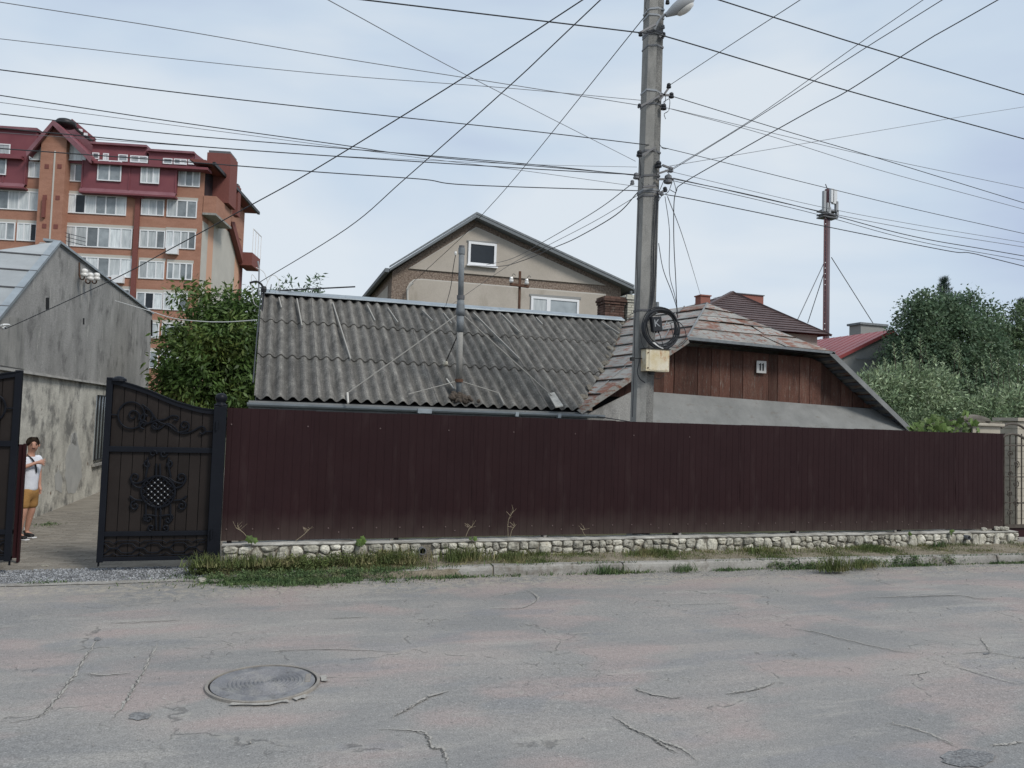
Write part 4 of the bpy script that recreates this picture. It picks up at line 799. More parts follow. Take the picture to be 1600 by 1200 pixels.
# ================================================================== OLD HOUSE WITH CORRUGATED ROOF AND TIN WING
EY, EZ, RS = 13.0, 2.315, radians(29.5); RX0, RX1 = -.21, 8.9
oh = thing('old_house', 'low old house with corrugated roof and boarded tin gable behind the brown fence', 'house', (4, 15, 0))
MB().box(.1, 8.8, EY+.45, 20.5, 0, EZ+.02).build('wall', 'plU', oh)
LR = 4.62
up = Vector((0, cos(RS), sin(RS))); nr = Vector((0, -sin(RS), cos(RS)))
def rp(x, s, h=0): return Vector((x, EY, EZ))+up*s+nr*h
def corr(wd=1.0, ln=1.7, nw=5):
    V = []; F = []; nc = nw*8+1
    for k, (s, dz) in enumerate(((0, 0), (ln, 0), (ln, -.008), (0, -.008))):
        for i in range(nc): x_ = wd*i/(nc-1); V.append((x_, s, dz+.036*cos(2*pi*i/8)))
    for k in range(4):
        for i in range(nc-1): a = k*nc+i; b = ((k+1) % 4)*nc+i; F.append((a, a+1, b+1, b))
    me = MB().add(V, F).mesh('corrugated_sheet', smooth=False); return me
cm = corr(1.0, 1.72); cm2 = corr(1.0, 1.5)
for r_ in range(3):
    for c_ in range(9):
        s = r_*1.58; x_ = RX0+c_*1.0
        p = rp(x_, s, .03+.008*r_+.006*(c_ % 2)+random.uniform(0, .004))
        vs = [(5.35, -.3), (5.53, .12), (6.33, 1.39), (6.9, 2.23), (7.63, 3.53), (8.15, 4.48), (9, 5.2)]; sv_ = lambda xx: float(np.interp(xx, [a for a, b in vs], [b for a, b in vs]))
        if sv_(x_) > s+1.6: continue
        if sv_(x_+1) > s:
            ln = 1.72 if r_ < 2 else 1.5; V = []; F = []; nc = 41
            for k in range(4):
                for i in range(nc): xx = i/(nc-1); s0_ = min(max(sv_(x_+xx)+.02-s, 0), ln-.01); V.append((xx, (s0_, ln, ln, s0_)[k], (0, 0, -.008, -.008)[k]+.036*cos(2*pi*i/8)))
            for k in range(4):
                for i in range(nc-1): a = k*nc+i; b = ((k+1) % 4)*nc+i; F.append((a, a+1, b+1, b))
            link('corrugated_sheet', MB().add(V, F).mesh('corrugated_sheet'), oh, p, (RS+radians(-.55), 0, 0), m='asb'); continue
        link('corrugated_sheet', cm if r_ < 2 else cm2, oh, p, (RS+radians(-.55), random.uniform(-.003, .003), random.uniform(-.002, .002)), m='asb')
MB().prism([rp(RX0+.03, -.0, -.03), rp(5.5, 0, -.03), rp(8.15, LR, -.03), rp(RX0+.03, LR, -.03)], -nr*.04).build('roof_deck', 'dark', oh)
back = Vector((0, cos(RS), -sin(RS)))
rt = rp(0, LR)
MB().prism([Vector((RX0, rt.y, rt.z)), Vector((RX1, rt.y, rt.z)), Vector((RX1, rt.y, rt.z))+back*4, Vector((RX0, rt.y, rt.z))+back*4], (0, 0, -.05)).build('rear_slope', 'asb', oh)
MB().prism([(RX0+.02, EY+.03, EZ-.05), (RX0+.02, rt.y, rt.z-.05), (RX0+.02, rt.y+3.4, rt.z-2.0)], (.05, 0, 0)).build('gable_end', 'plU', oh)
# ridge cap in lengths
for k in range(5):
    x0, x1 = RX0-.03+k*1.75, RX0-.03+(k+1)*1.75+.02; x1 = min(x1, 8.15)
    V = [Vector((x0, rt.y-.19, rt.z+.035)), Vector((x1, rt.y-.19, rt.z+.035)), Vector((x1, rt.y+.0, rt.z+.125)), Vector((x0, rt.y+.0, rt.z+.125)), Vector((x0, rt.y+.16, rt.z-.02)), Vector((x1, rt.y+.16, rt.z-.02)), Vector((x0, rt.y-.195, rt.z+.01)), Vector((x1, rt.y-.195, rt.z+.01))]
    V = [v+Vector((0, 0, .003*(k % 2))) for v in V]
    MB().add(V, [(0, 1, 2, 3), (3, 2, 5, 4), (6, 7, 1, 0)]).build('ridge_cap', 'galv', oh)
# pale bare strips that show between sheets
for px0, py0, px1, py1 in ((464, 466, 472, 508), (520, 472, 548, 560), (574, 476, 586, 500), (606, 480, 622, 503), (660, 484, 676, 500), (693, 488, 706, 504), (740, 488, 812, 560), (784, 490, 812, 518), (940, 502, 968, 520), (436, 464, 440, 480), (838, 495, 848, 506)):
    P0 = rp(0, 0, .115); a = onP(px0, py0, P0, nr); b = onP(px1, py1, P0, nr)
    a = a if a.y < rt.y-.2 else a+(b-a).normalized()*.15
    wd = .022; MB().prism([a-Vector((wd/2, 0, 0)), a+Vector((wd/2, 0, 0)), b+Vector((wd/2, 0, 0)), b-Vector((wd/2, 0, 0))], nr*-.05).build('mortar_strip', 'strip', oh)
# gutter and fascia
gu = MB(); V = []; F = []
xs_ = np.linspace(RX0-.1, 5.9, 14)
for x_ in xs_:
    for j in range(7): th = pi+pi*j/6; V.append((x_, EY-.06+.055*cos(th), EZ-.06+.065*sin(th)))
for i in range(len(xs_)-1):
    for j in range(6): F.append((i*7+j, i*7+7+j, i*7+8+j, i*7+1+j))
gu.add(V, F).build('gutter', 'galv', oh); MB().box(RX0-.08, 5.6, EY+.01, EY+.03, EZ-.22, EZ-.03).build('fascia_board', 'tingrey', oh)
for x_ in (2.55, 4.2, 5.0): MB().box(x_-.12 if x_ < 3 else x_-.03, x_+.12 if x_ < 3 else x_+.03, EY-.125, EY-.02, EZ-.14, EZ-.06).build('gutter_joint', 'galv', oh)
a = onY(402, 630, EY+.05); MB().tube([rp(RX0-.02, LR-.1, .12), rp(RX0-.03, LR*.5, .1), rp(RX0-.03, .4, .08)], .012).build('edge_cable', 'wire', oh)

# tin wing: left slope strips between valley line and front rake
val = [Vector((5.43, 13.0, 2.33)), Vector((6.33, 14.21, 2.99)), Vector((6.9, 14.94, 3.41)), Vector((7.63, 16.07, 4.05)), Vector((8.11, 16.89, 4.51)), Vector((8.7, 17.3, 4.86))]
kL, kR, apx = Vector((7.64, 13.0, 3.77)), Vector((10.99, 13.0, 3.69)), Vector((9.32, 15.05, 4.86))
eL, eR = Vector((5.40, 12.98, 2.32)), Vector((13.03, 13.0, 2.20))
def vz(z): return Vector([float(np.interp(z, [v.z for v in val], [v[k] for v in val])) for k in range(3)])
front = [eL, kL, apx]
def fz(z): return Vector([float(np.interp(z, [v.z for v in front], [v[k] for v in front])) for k in range(3)])
lv = [2.33, 2.62, 2.92, 3.22, 3.52, 3.82, 4.10, 4.38, 4.64, 4.86]
dn = Vector((.5, 0, -.32)).normalized(); nL = Vector((-.55, 0, .83))
for i in range(len(lv)-1):
    z0, z1 = lv[i], lv[i+1]+.02; a, b, c, d = vz(z0), fz(z0), fz(min(z1, 4.86)), vz(min(z1, 4.86))
    pieces = 1 if i < 1 else (2 if i < 5 else 3)
    for k in range(pieces):
        off = .12*((i*7) % 3-1)/3; t0_, t1_ = (k/pieces+(off if k else 0)), ((k+1)/pieces+(off if k+1 < pieces else 0))
        q = [a.lerp(b, t0_)+nL*.035, a.lerp(b, t1_)+nL*.035, d.lerp(c, t1_)+nL*.012, d.lerp(c, t0_)+nL*.012]
        MB().prism(q, -nL*.008).build('tin_sheet', 'tin2' if random.random() < .3 else 'tin', oh)
        MB().bar(q[0]+nL*.008, q[1]+nL*.008, .014, .012).build('standing_seam', 'rust' if random.random() < .35 else 'tingrey', oh)
        if k: MB().bar(q[0]+nL*.006, q[3]+nL*.014, .02, .02).build('standing_seam', 'tingrey', oh)
# half hip front, in courses
nh = (kR-kL).cross(apx-kL).normalized(); nh = nh if nh.y < 0 else -nh
rgt = random.Random(5); nrow = 5
lvl = [0, .24, .45, .62, .80, 1.0]
for i in range(nrow):
    tl0, tl1 = lvl[i]+(rgt.uniform(-.02, .02) if i else 0), min(1, lvl[i+1]+.02)
    tr0 = tl0+(rgt.uniform(-.05, .05) if i else 0)
    a, b, c, d = kL.lerp(apx, tl0), kR.lerp(apx, tr0), kR.lerp(apx, tl1), kL.lerp(apx, tl1)
    cuts = [0]+sorted(rgt.uniform(.15, .85) for _ in range((3, 2, 2, 1, 0)[i]))+[1]
    for k in range(len(cuts)-1):
        s0, s1 = cuts[k], cuts[k+1]; h0 = .014+rgt.uniform(0, .018)+.004*k; sk_ = rgt.uniform(-.06, .06) if k else 0
        q = [a.lerp(b, s0)+nh*(h0+.012), a.lerp(b, s1)+nh*(h0+.01), d.lerp(c, min(1, s1+.02))+nh*h0*.7, d.lerp(c, max(0, s0+sk_))+nh*h0*.7]
        MB().prism(q, -nh*.006).build('tin_sheet', 'tin2' if rgt.random() < .32 else 'tin', oh)
        MB().bar(q[0]+nh*.002, q[1]+nh*.002, .014, .010).build('standing_seam', 'rust' if rgt.random() < .4 else 'tingrey', oh)
MB().bar(kL+nL*.02+nh*.03, apx+Vector((0, 0, .02)), .035, .025).build('hip_seam', 'tingrey', oh)
MB().bar(kR+nh*.02, apx+Vector((0, 0, .02)), .035, .025).build('hip_seam', 'tingrey', oh)
MB().bar(apx+Vector((0, 0, .02)), Vector((9.32, 17.6, 4.88)), .05, .03).build('ridge_seam', 'tingrey', oh)
# right slope, seen edge on and from below
nR = Vector((.6, 0, .8)); bk = Vector((0, 7, 0))
MB().prism([eR, kR, kR+bk, eR+bk], -nR*.02).build('right_slope', 'tin', oh)
MB().prism([kR, apx, Vector((apx.x, 20, apx.z)), Vector((kR.x, 20, kR.z))], -nR*.02).build('right_slope', 'tin', oh)
for i in range(12):
    t = (i+.5)/12; c = eR.lerp(kR, t)-nR*.045; MB().obox(c+Vector((0, .42, 0)), (0, 1, 0), eR-kR, nR, .42, .035, .012).build('lath', 'lath', oh)
for i in range(7):
    t = (i+.5)/7; c = eL.lerp(kL, t)-nL*.05; MB().obox(c+Vector((0, .22, 0)), (0, 1, 0), eL-kL, nL, .22, .04, .012).build('lath', 'lath', oh)
# verge boards / drip edges
MB().prism([kL+Vector((-.03, -.03, .045)), kR+Vector((.06, -.03, .035)), kR+Vector((.06, -.03, -.015)), kL+Vector((-.03, -.03, -.012))], (0, .03, 0)).build('drip_edge', 'galvd', oh)
MB().prism([eR+Vector((.05, -.03, -.02)), kR+Vector((.02, -.03, .03)), kR+Vector((-.07, -.03, -.03)), eR+Vector((-.06, -.03, -.06))], (0, .03, 0)).build('verge_flashing', 'tingrey', oh)
MB().prism([eL+Vector((-.03, -.03, .0)), kL+Vector((-.03, -.03, .035)), kL+Vector((.02, -.03, -.07)), eL+Vector((.07, -.03, -.06))], (0, .03, 0)).build('verge_flashing', 'tin', oh)
for i in range(9):
    t = i/8; c = eL.lerp(kL, t); 
lump = rocks[5].copy(); lump.materials.clear(); lump.materials.append(MT['mortar'])
for i in range(13):  # valley mortar lumps
    v = vz(2.36+2.35*i/12); link('mortar_lump', rocks[i % 9], oh, v+Vector((random.uniform(-.08, .04), -.02, .035)), (random.random(), random.random(), random.random()), (random.uniform(.08, .22), random.uniform(.12, .3), .05), 'x').data.materials.clear() if False else link('mortar_lump', lump, oh, v+Vector((random.uniform(-.08, .02), -.02, .035)), (.5, random.uniform(-.4, .3), random.uniform(-.3, .3)), (random.uniform(.10, .2), random.uniform(.16, .34), .05))
# board gable
BY = 13.42
def gtop(x): return float(np.interp(x, [5.43, 7.7, 10.95, 13.0], [2.33, 3.74, 3.66, 2.22]))
x = 5.9; bi = 0
xb = [onY(px, 600, BY).x for px in (1020, 1037, 1053, 1072, 1090, 1111, 1124, 1141, 1160, 1178, 1201, 1215, 1232, 1249, 1265, 1283, 1298, 1314, 1332, 1350, 1370)]
xs0 = [xb[0]-.9, xb[0]-.6, xb[0]-.3]+xb
for i in range(len(xs0)-1):
    a, b = xs0[i]+.005, xs0[i+1]-.005; zb = 2.62; za, zc = gtop(a)-.05, gtop(b)-.05
    if max(za, zc) < zb+.03: continue
    za, zc = max(za, zb+.01), max(zc, zb+.01); yo = random.uniform(-.010, .008)
    MB().prism([(a, BY+yo, zb), (b, BY+yo, zb), (b, BY+yo, zc), (a, BY+yo, za)], (0, .02, 0)).build('board', 'board', oh)
MB().prism([(5.9, BY+.04, 2.2), (12.6, BY+.04, 2.2), (12.6, BY+.04, 2.5), (10.95, BY+.04, 3.6), (7.7, BY+.04, 3.68), (5.9, BY+.04, 2.55)], (0, .03, 0)).build('gable_backing', 'dark', oh)
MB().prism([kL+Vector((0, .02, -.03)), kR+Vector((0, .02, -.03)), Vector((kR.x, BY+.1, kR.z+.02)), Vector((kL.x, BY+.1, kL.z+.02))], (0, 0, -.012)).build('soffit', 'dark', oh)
# grey skirt under the boards
sk = []
pa, pb = onY(1016, 612, BY-.03), onY(1392, 641, BY-.03); qa, qb = onY(1000, 662, 12.93), onY(1422, 680, 12.93)
n = 14; V = []; F = []
for i in range(n):
    t = i/(n-1); u = pa.lerp(pb, t); v = qa.lerp(qb, t); V += [u, u.lerp(v, .5)+Vector((0, -.01, -.01+random.uniform(-.006, .006))), v, v+Vector((0, .02, -.3))]
    if i:
        for j in range(3): F.append((i*4-4+j, i*4-3+j, i*4+1+j, i*4+j))
MB().add(V, F).build('skirt_roof', 'pent', oh)
MB().prism([onY(916, 648, 13.1), onY(988, 612, 13.1), onY(1020, 612, 13.1), onY(1020, 668, 13.1), onY(916, 662, 13.1)], (0, .05, 0)).build('side_wall', 'plU', oh)
MB().tube([onY(930, 650, 12.9), onY(985, 659, 12.9), onY(1040, 662, 12.9)], .01).build('eave_cable', 'wire', oh)
# wing walls
MB().box(5.95, 12.7, BY+.1, 20, 0, 2.28).build('wall', 'plU', oh)
# number plate
p = onY(1189.5, 573.5, BY-.05); np2 = thing('number_plate', 'white house number plate reading 11 on the brown boards', 'house number', p)
MB().obox(p, (1, 0, 0), (0, 1, 0), (0, 0, 1), .115, .012, .125).build('plate', 'signw', np2, bevel=.003)

for dx in (-.034, .034):
    MB().prism([p+Vector((dx-.016, -.0135, -.075)), p+Vector((dx+.018, -.0135, -.075)), p+Vector((dx+.018, -.0135, .078)), p+Vector((dx+.004, -.0135, .078)), p+Vector((dx-.034, -.0135, .050)), p+Vector((dx-.032, -.0135, .034)), p+Vector((dx-.016, -.0135, .042))], (0, -.003, 0)).build('digit', 'black', np2)
# brick chimneys behind the ridge
def chimney(label, px0, px1, py0, Y, m, ww=.5, flare=True):
    a, b = onY(px0, py0, Y), onY(px1, py0, Y); x0, x1 = a.x, b.x; zt = a.z; t = thing('brick_chimney', label, 'chimney', ((x0+x1)/2, Y+.25, 4.2), group='two brick chimneys behind the roof ridge')
    MB().box(x0+.02, x1-.02, Y+.02, Y+ww-.02, 4.0, zt-.01).build('core', 'brmort', t)
    bm_ = {}; h = .068; z = zt-h; r = 0
    while z > 4.55:
        k = 1 if (r in (0, 1, 2) and flare) else 0; o = .03*(1+(r == 1))*k; L_ = (x1-x0+2*o); nb = 2; 
        for face in (0, 1):
            if face == 0:
                seg = [0, .5, 1] if r % 2 else [0, .25, .75, 1]
                for i in range(len(seg)-1):
                    xa, xb_ = x0-o+L_*seg[i]+.005, x0-o+L_*seg[i+1]-.005; MB().box(xa, xb_, Y-o, Y-o+.1, z+.006, z+h-.004).build('brick', m, t)
            else:
                for i in range(2): ya = Y+.105+i*.2; MB().box(x0-o, x0-o+.1, ya, ya+.19, z+.006, z+h-.004).build('brick', m, t)
        z -= h; r += 1
    return t
chimney('dark brown weathered brick chimney behind the ridge', 946, 976, 462, 18, 'brownbr')
chimney('pale cream brick chimney beside the pole, right of the brown one', 981, 1007, 460, 18, 'whitebr')
MB().obox(onY(970, 478, 17.6), (1, 0, 0), (0, 1, 0), (0, 0, 1), .02, .02, .02)
link('mortar_lump', rocks[2], oh, onY(993, 495, 17.3), (0, 0, 0), (.4, .2, .1)); link('mortar_lump', rocks[4], oh, onY(972, 512, 17.0), (0, 0, 1), (.16, .15, .2))
p = onY(1028, 478, 17); MB().box(p.x-.03, p.x+.03, 17, 17.1, 4.3, p.z+.1).build('vent_pipe', 'galvd', oh)
# ---- stove pipe on the corrugated slope
sp = thing('stove_pipe', 'tall grey stove pipe standing on the corrugated roof', 'stove pipe', (3.2, 13.25, 2.5))
bp_ = onY(716.5, 628, 13.25); tp_ = onY(721.5, 384, 13.25)
def at(t, dz=0): return bp_.lerp(tp_, t)
MB().tube([at(0), at(.30)], .048, 14).build('lower_pipe', 'galvd', sp, smooth=True); MB().tube([at(.135), at(.47)], .055, 14).build('pale_wrap', 'conc', sp, smooth=True)
MB().tube([at(.445), at(.56)], .064, 14).build('sleeve', 'galvd', sp, smooth=True, label='dark sheet metal sleeve')
MB().tube([at(.55), at(.58), at(.62), at(.66)], [.074, .078, .07, .055], 14).build('collar', 'galvd', sp, smooth=True)
MB().tube([at(.64), at(.97)], .050, 14).build('upper_pipe', 'galvd', sp, smooth=True); MB().tube([at(.655), at(.68)], .07, 14).build('ring', 'steel', sp)
MB().tube([at(.945), at(.985)], .060, 14).build('cap', 'galvd', sp); MB().tube([at(.98), at(1.0)], .05, 14).build('mouth', 'steel', sp)
MB().tube([at(.125), at(.145)], .072, 14).build('ring', 'rust', sp)
dl = rocks[2].copy(); dl.materials.clear(); dl.materials.append(MT['bark'])
for k in range(34):
    s_ = random.uniform(.02, .34); link('debris_lump', dl, sp, rp(bp_.x+random.gauss(0, .12)*(1.3-s_), s_, .05+random.uniform(0, .06)), (random.random()*3, random.random()*3, 0), (random.uniform(.05, .11),)*3)
def rs(px, py, h=.09): return onP(px, py, rp(0, 0, h), nr)
a = at(.57); b = rs(543, 614); MB().tube([a, b], .010).build('brace', 'strip', sp); MB().tube([b, rs(544, 630)], .018).build('brace_foot', 'stuccow', sp)
MB().tube([a, rs(866, 622)], .010).build('brace', 'strip', sp)
MB().prism([rs(856, 618)+Vector((0, 0, .02)), rs(866, 616)+Vector((0, 0, .02)), rs(880, 637)+Vector((0, 0, .02)), rs(868, 639)+Vector((0, 0, .02))], (0, 0, .02)).build('brace_foot', 'coping', sp)
a = at(.135); MB().tube([a, rs(638, 616)], .009).build('brace', 'strip', sp); MB().tube([a, rs(779, 614)], .009).build('brace', 'strip', sp)
MB().tube([rs(779, 614), rs(788, 632)], .009).build('brace', 'conc', sp); MB().tube([rs(698, 592), rs(709, 607)], .012).build('brace_foot', 'stuccow', sp)
MB().tube([at(.46), rs(696, 567)], .010).build('brace', 'black', sp, label='short black brace'); link('brace_foot', rocks[3], sp, rs(696, 568, .1), None, (.1, .1, .1))
MB().tube(smoothline([onY(712, 397, 13.2), onY(708, 420, 13.4), onY(704, 450, 14), onY(697, 476, 16.9)], 5), .006).build('earth_wire', 'wire', sp)
MB().lathe(onY(712, 396, 13.2), [(.015, -.03), (.025, 0), (.015, .04)], 8).build('insulator', 'porc', sp)
# bent sheet strips where roof sheets overlap, twigs at ridge
# TV antenna at left end of the ridge
p = onY(411, 462, 17); an = thing('tv_antenna', 'thin television aerial boom lying level above the left ridge end', 'antenna', p)
MB().tube([onY(404, 462, 17), onY(405, 418, 17), onY(403, 408, 17)], .018).build('mast', 'alu', an)
A, B = onY(413, 455, 17), onY(555, 448, 17); MB().tube([A, B], .016).build('boom', 'wire', an)
for i in range(9):
    c = A.lerp(B, (i+.6)/9.3); h = .16-.008*i; MB().tube([c+Vector((-.02, -h, -.02)), c+Vector((.02, h, .02))], .007).build('element', 'wire', an)
for c, h in (((422, 453), .35), ((436, 452), .25)): q = onY(*c, 17); MB().tube([q+Vector((0, -.05, -.1*h*3)), q+Vector((.02, .05, .12*h*3))], .012).build('element', 'wireg', an)
MB().tube(smoothline([onY(390, 442, 16.5), onY(400, 440, 16.5), onY(408, 444, 16.5), onY(412, 454, 16.5), onY(411, 468, 16.4), onY(405, 520, 15.5)], 5), .022).build('service_mast', 'black', an)
MB().lathe(onY(412, 452, 16.4), [(.05, -.06), (.06, 0), (.05, .06)], 8).build('insulator', 'plast', an)
for P in ([(414, 450), (425, 430), (436, 438), (432, 455)], [(403, 440), (393, 430), (396, 470), (404, 480)], [(400, 418), (412, 425), (418, 440)]): MB().tube(smoothline([onY(a, b, 16.8) for a, b in P], 5), .007).build('lead', 'wirew', an)
# cross post with insulators on the ridge
cp = thing('insulator_post', 'small dark cross shaped insulator post on the roof ridge', 'insulator post', onY(812, 490, 17.2))
a, b = onY(811, 490, 17.15), onY(812.5, 424, 17.15); MB().bar(a-Vector((0, 0, .2)), b, .05, .05, (0, 1, 0)).build('upright', 'rust', cp); MB().bar(onY(797, 444, 17.1), onY(826, 448, 17.1), .07, .06).build('crossarm', 'rust', cp)
for px, py in ((799, 438), (823, 441)):
    q = onY(px, py, 17.05); MB().lathe(q-Vector((0, 0, .05)), [(.03, 0), (.05, .02), (.05, .06), (.03, .075), (.045, .09), (.03, .13)], 10).build('insulator', 'porc', cp)
    MB().tube(smoothline([q+Vector((0, 0, .08)), q+Vector((.05, 0, .16)), q+Vector((.10, 0, .12))], 3), .006).build('tie_wire', 'wire', cp)

# ================================================================== GREY SHED WITH BLANK BOUNDARY WALL
A2 = radians(2); SD = Vector((sin(A2), cos(A2), 0)); SN = Vector((cos(A2), -sin(A2), 0)); S0 = Vector((-4.0, 16.4, 0))
def sh(px, py, off=0.): return onP(px, py, S0+SN*off, SN)
ax_, fx_ = sh(90, 379), sh(238, 491)
shd = thing('shed', 'grey rendered building with blank side wall and pale tin roof behind the left gate leaf', 'building', S0)
slopeF = .64; nearY = -5.0
pn = S0+SD*nearY; zn = ax_.z-slopeF*((ax_-S0).dot(SD)-nearY)
lz0 = 2.665
def wallpt(s, z, off=0): return S0+SD*s+SN*off+Vector((0, 0, z))
s_ap, s_f = (ax_-S0).dot(SD), (fx_-S0).dot(SD)
s_low = s_ap-(ax_.z-.02-lz0)/slopeF
MB().prism([wallpt(s_low, lz0), wallpt(s_f, lz0), wallpt(s_f, fx_.z-.02), wallpt(s_ap, ax_.z-.02)], -SN*.3).build('upper_wall', 'plU', shd)
MB().prism([wallpt(nearY, -.05, .02), wallpt(s_f, -.05, .02), wallpt(s_f, lz0-.002, .02), wallpt(nearY, lz0-.002, .02)], -SN*.34).build('lower_wall', 'plL', shd)
MB().prism([wallpt(nearY, lz0-.03, .10), wallpt(s_f, lz0-.03, .10), wallpt(s_f, lz0+.015, .08), wallpt(nearY, lz0+.015, .08)], -SN*.12).build('ledge', 'conc', shd)
# paler render on the near part
MB().prism([wallpt(nearY, lz0+.05, .012), wallpt((sh(38, 560)-S0).dot(SD), lz0+.05, .012), wallpt((sh(38, 480)-S0).dot(SD), 3.55, .012), wallpt((sh(20, 482)-S0).dot(SD), 3.55, .012), wallpt(nearY, lz0+.1, .012)], -SN*.01).build('pale_render', 'conc', shd)
# front hip roof in horizontal tin courses
ridge_far = wallpt(s_f, fx_.z)
def frontplane(px, py):   # z = ax.z - slope*(s_ap - s), s along SD
    nrm = (Vector((0, 0, 1))-SD*slopeF).normalized(); return onP(px, py, ax_, nrm), nrm
hp, nF = frontplane(0, 393); hd = (hp-ax_); hd = hd/abs(hd.dot(SN))
for i in range(9):
    d0, d1 = i*.62, (i+1)*.62+.02
    def rowpt(d, hip): 
        base = ax_-SD*d-Vector((0, 0, slopeF*d))
        if hip:
            k = d/max(1e-6, -(hd.dot(SD))) if hd.dot(SD) < -1e-3 else 0
            return ax_+hd*k if k < 30 else base-SN*9
        return base+SN*.06
    a, b, c, d = rowpt(d0, 0), rowpt(d0, 1), rowpt(d1, 1), rowpt(d1, 0)
    if (b-a).length < .05: b = a-SN*.05
    MB().prism([a+nF*(.02), b+nF*(.02), c+nF*.035, d+nF*.035], -nF*.01).build('tin_course', 'roofL', shd)
    MB().bar(d+nF*.035, c+nF*.035, .03, .02).build('seam', 'steel', shd)
MB().prism([ax_+SN*.06+nF*.04, ax_-SN*.06+nF*.04, ax_-SN*.06+nF*.04-SD*5.5-Vector((0, 0, slopeF*5.5)), ax_+SN*.06+nF*.04-SD*5.5-Vector((0, 0, slopeF*5.5))], -nF*.05).build('rake_flashing', 'galv', shd)
MB().prism([ax_+SN*.05, ridge_far+SN*.05, ridge_far-SN*.25+Vector((0, 0, .02)), ax_-SN*.25+Vector((0, 0, .02))], (0, 0, .045)).build('ridge_flashing', 'galv', shd)
MB().prism([ax_, ridge_far, ridge_far-SN*8-Vector((0, 0, 3)), ax_-SN*8-Vector((0, 0, 3))], (0, 0, -.05)).build('rear_slope', 'roofL', shd)
for px, py in ((132, 428), (141, 434), (151, 434)):
    q = sh(px, py, .16); MB().lathe(q-Vector((0, 0, .06)), [(.04, 0), (.07, .015), (.075, .06), (.05, .085), (.07, .10), (.06, .15), (.03, .17)], 12).build('insulator', 'porc', shd, smooth=True)
    MB().tube(smoothline([sh(px-7, py+2, 0), sh(px-6, py+8, .05), sh(px-1, py+8, .14), q], 4), .014).build('insulator_hook', 'rust', shd)
q = sh(128, 422, .03); MB().bar(sh(124, 410, .02), sh(124, 432, .02), .02).build('conduit', 'rust', shd)
MB().prism([sh(72, 465, .006), sh(77, 465, .006), sh(77, 484, .006), sh(72, 484, .006)], -SN*.03).build('vent_slot', 'dark', shd); MB().prism([sh(130, 497, .006), sh(132, 497, .006), sh(132, 507, .006), sh(130, 507, .006)], -SN*.03).build('vent_slot', 'dark', shd)
MB().tube(smoothline([sh(0, 512, .1), sh(4, 508, .2), sh(14, 508, .2), sh(4, 514, .15)], 4), .02).build('insulator', 'porc', shd)
MB().bar(sh(237, 500, .02), sh(237, 525, .02), .05).build('downpipe', 'black', shd)
# window with bars on lower wall
w0, w1 = sh(153, 618, .03), sh(162, 715, .03); s0, s1 = (w0-S0).dot(SD)-.1, (w1-S0).dot(SD)+.45; zt_, zb_ = w0.z, w1.z
wn = MB().prism([wallpt(s0, zb_, .035), wallpt(s1, zb_, .035), wallpt(s1, zt_, .035), wallpt(s0, zt_, .035)], -SN*.02).build('window', 'glass', shd)
for a_, b_ in (((s0, zb_), (s0, zt_)), ((s1, zb_), (s1, zt_)), ((s0, zb_), (s1, zb_)), ((s0, zt_), (s1, zt_)), ((s0+.3, zb_), (s0+.3, zt_)), ((s0+.6, zb_), (s0+.6, zt_))): MB().bar(wallpt(a_[0], a_[1], .06), wallpt(b_[0], b_[1], .06), .03).build('window_bar', 'black', wn)
MB().bar(wallpt(s0-.1, zb_-.12, .06), wallpt(s1+.1, zb_-.12, .06), .06).build('sill', 'conc', wn)
for P in ([(112, 690), (117, 673), (122, 692), (127, 720), (128, 745), (118, 770), (106, 772), (101, 745), (103, 712)], [(110, 680), (115, 675), (121, 680), (120, 697), (111, 693)], [(86, 742), (92, 735), (97, 745), (97, 770), (86, 765)]):
    c_ = (sum(a for a, b in P)/len(P), sum(b for a, b in P)/len(P)); Q = []
    for i in range(len(P)):
        a, b = P[i], P[(i+1) % len(P)]
        for t in (0, .33, .66): Q.append(sh(a[0]+(b[0]-a[0])*t+random.uniform(-1, 1), a[1]+(b[1]-a[1])*t+random.uniform(-2, 2), .0245))
    MB().prism(Q, -SN*.002).build('bare_patch', 'patchL', shd)

# ================================================================== APARTMENT BLOCK
AA = radians(12.6); AD = Vector((cos(AA), -sin(AA), 0)); AN = Vector((-sin(AA), -cos(AA), 0))    # AN points at the street
A0 = CO+ray(200, 400)*70; A0.z = 0
def fa(px, py, off=0.): q = onP(px, py, A0+AN*off, AN); return (q-A0).dot(AD), q.z
def FP(u, z, off=0.): return A0+AD*u+AN*off+Vector((0, 0, z))
ap = thing('apartment_block', 'tall orange brick apartment block with crimson mansard floor far behind the shed', 'apartment block', A0)
def fbox(u0, u1, z0, z1, o0, o1, name, m, parent=ap, label=None):
    return MB().prism([FP(u0, z0, o1), FP(u1, z0, o1), FP(u1, z1, o1), FP(u0, z1, o1)], AN*(o0-o1)).build(name, m, parent, label=label)
UR = 6.35; UL = -30.; ZT = fa(200, 300)[1]
ztop = 24.2
fbox(UL, UR, 0, ztop, -14.5, 0, 'wall', 'brick')
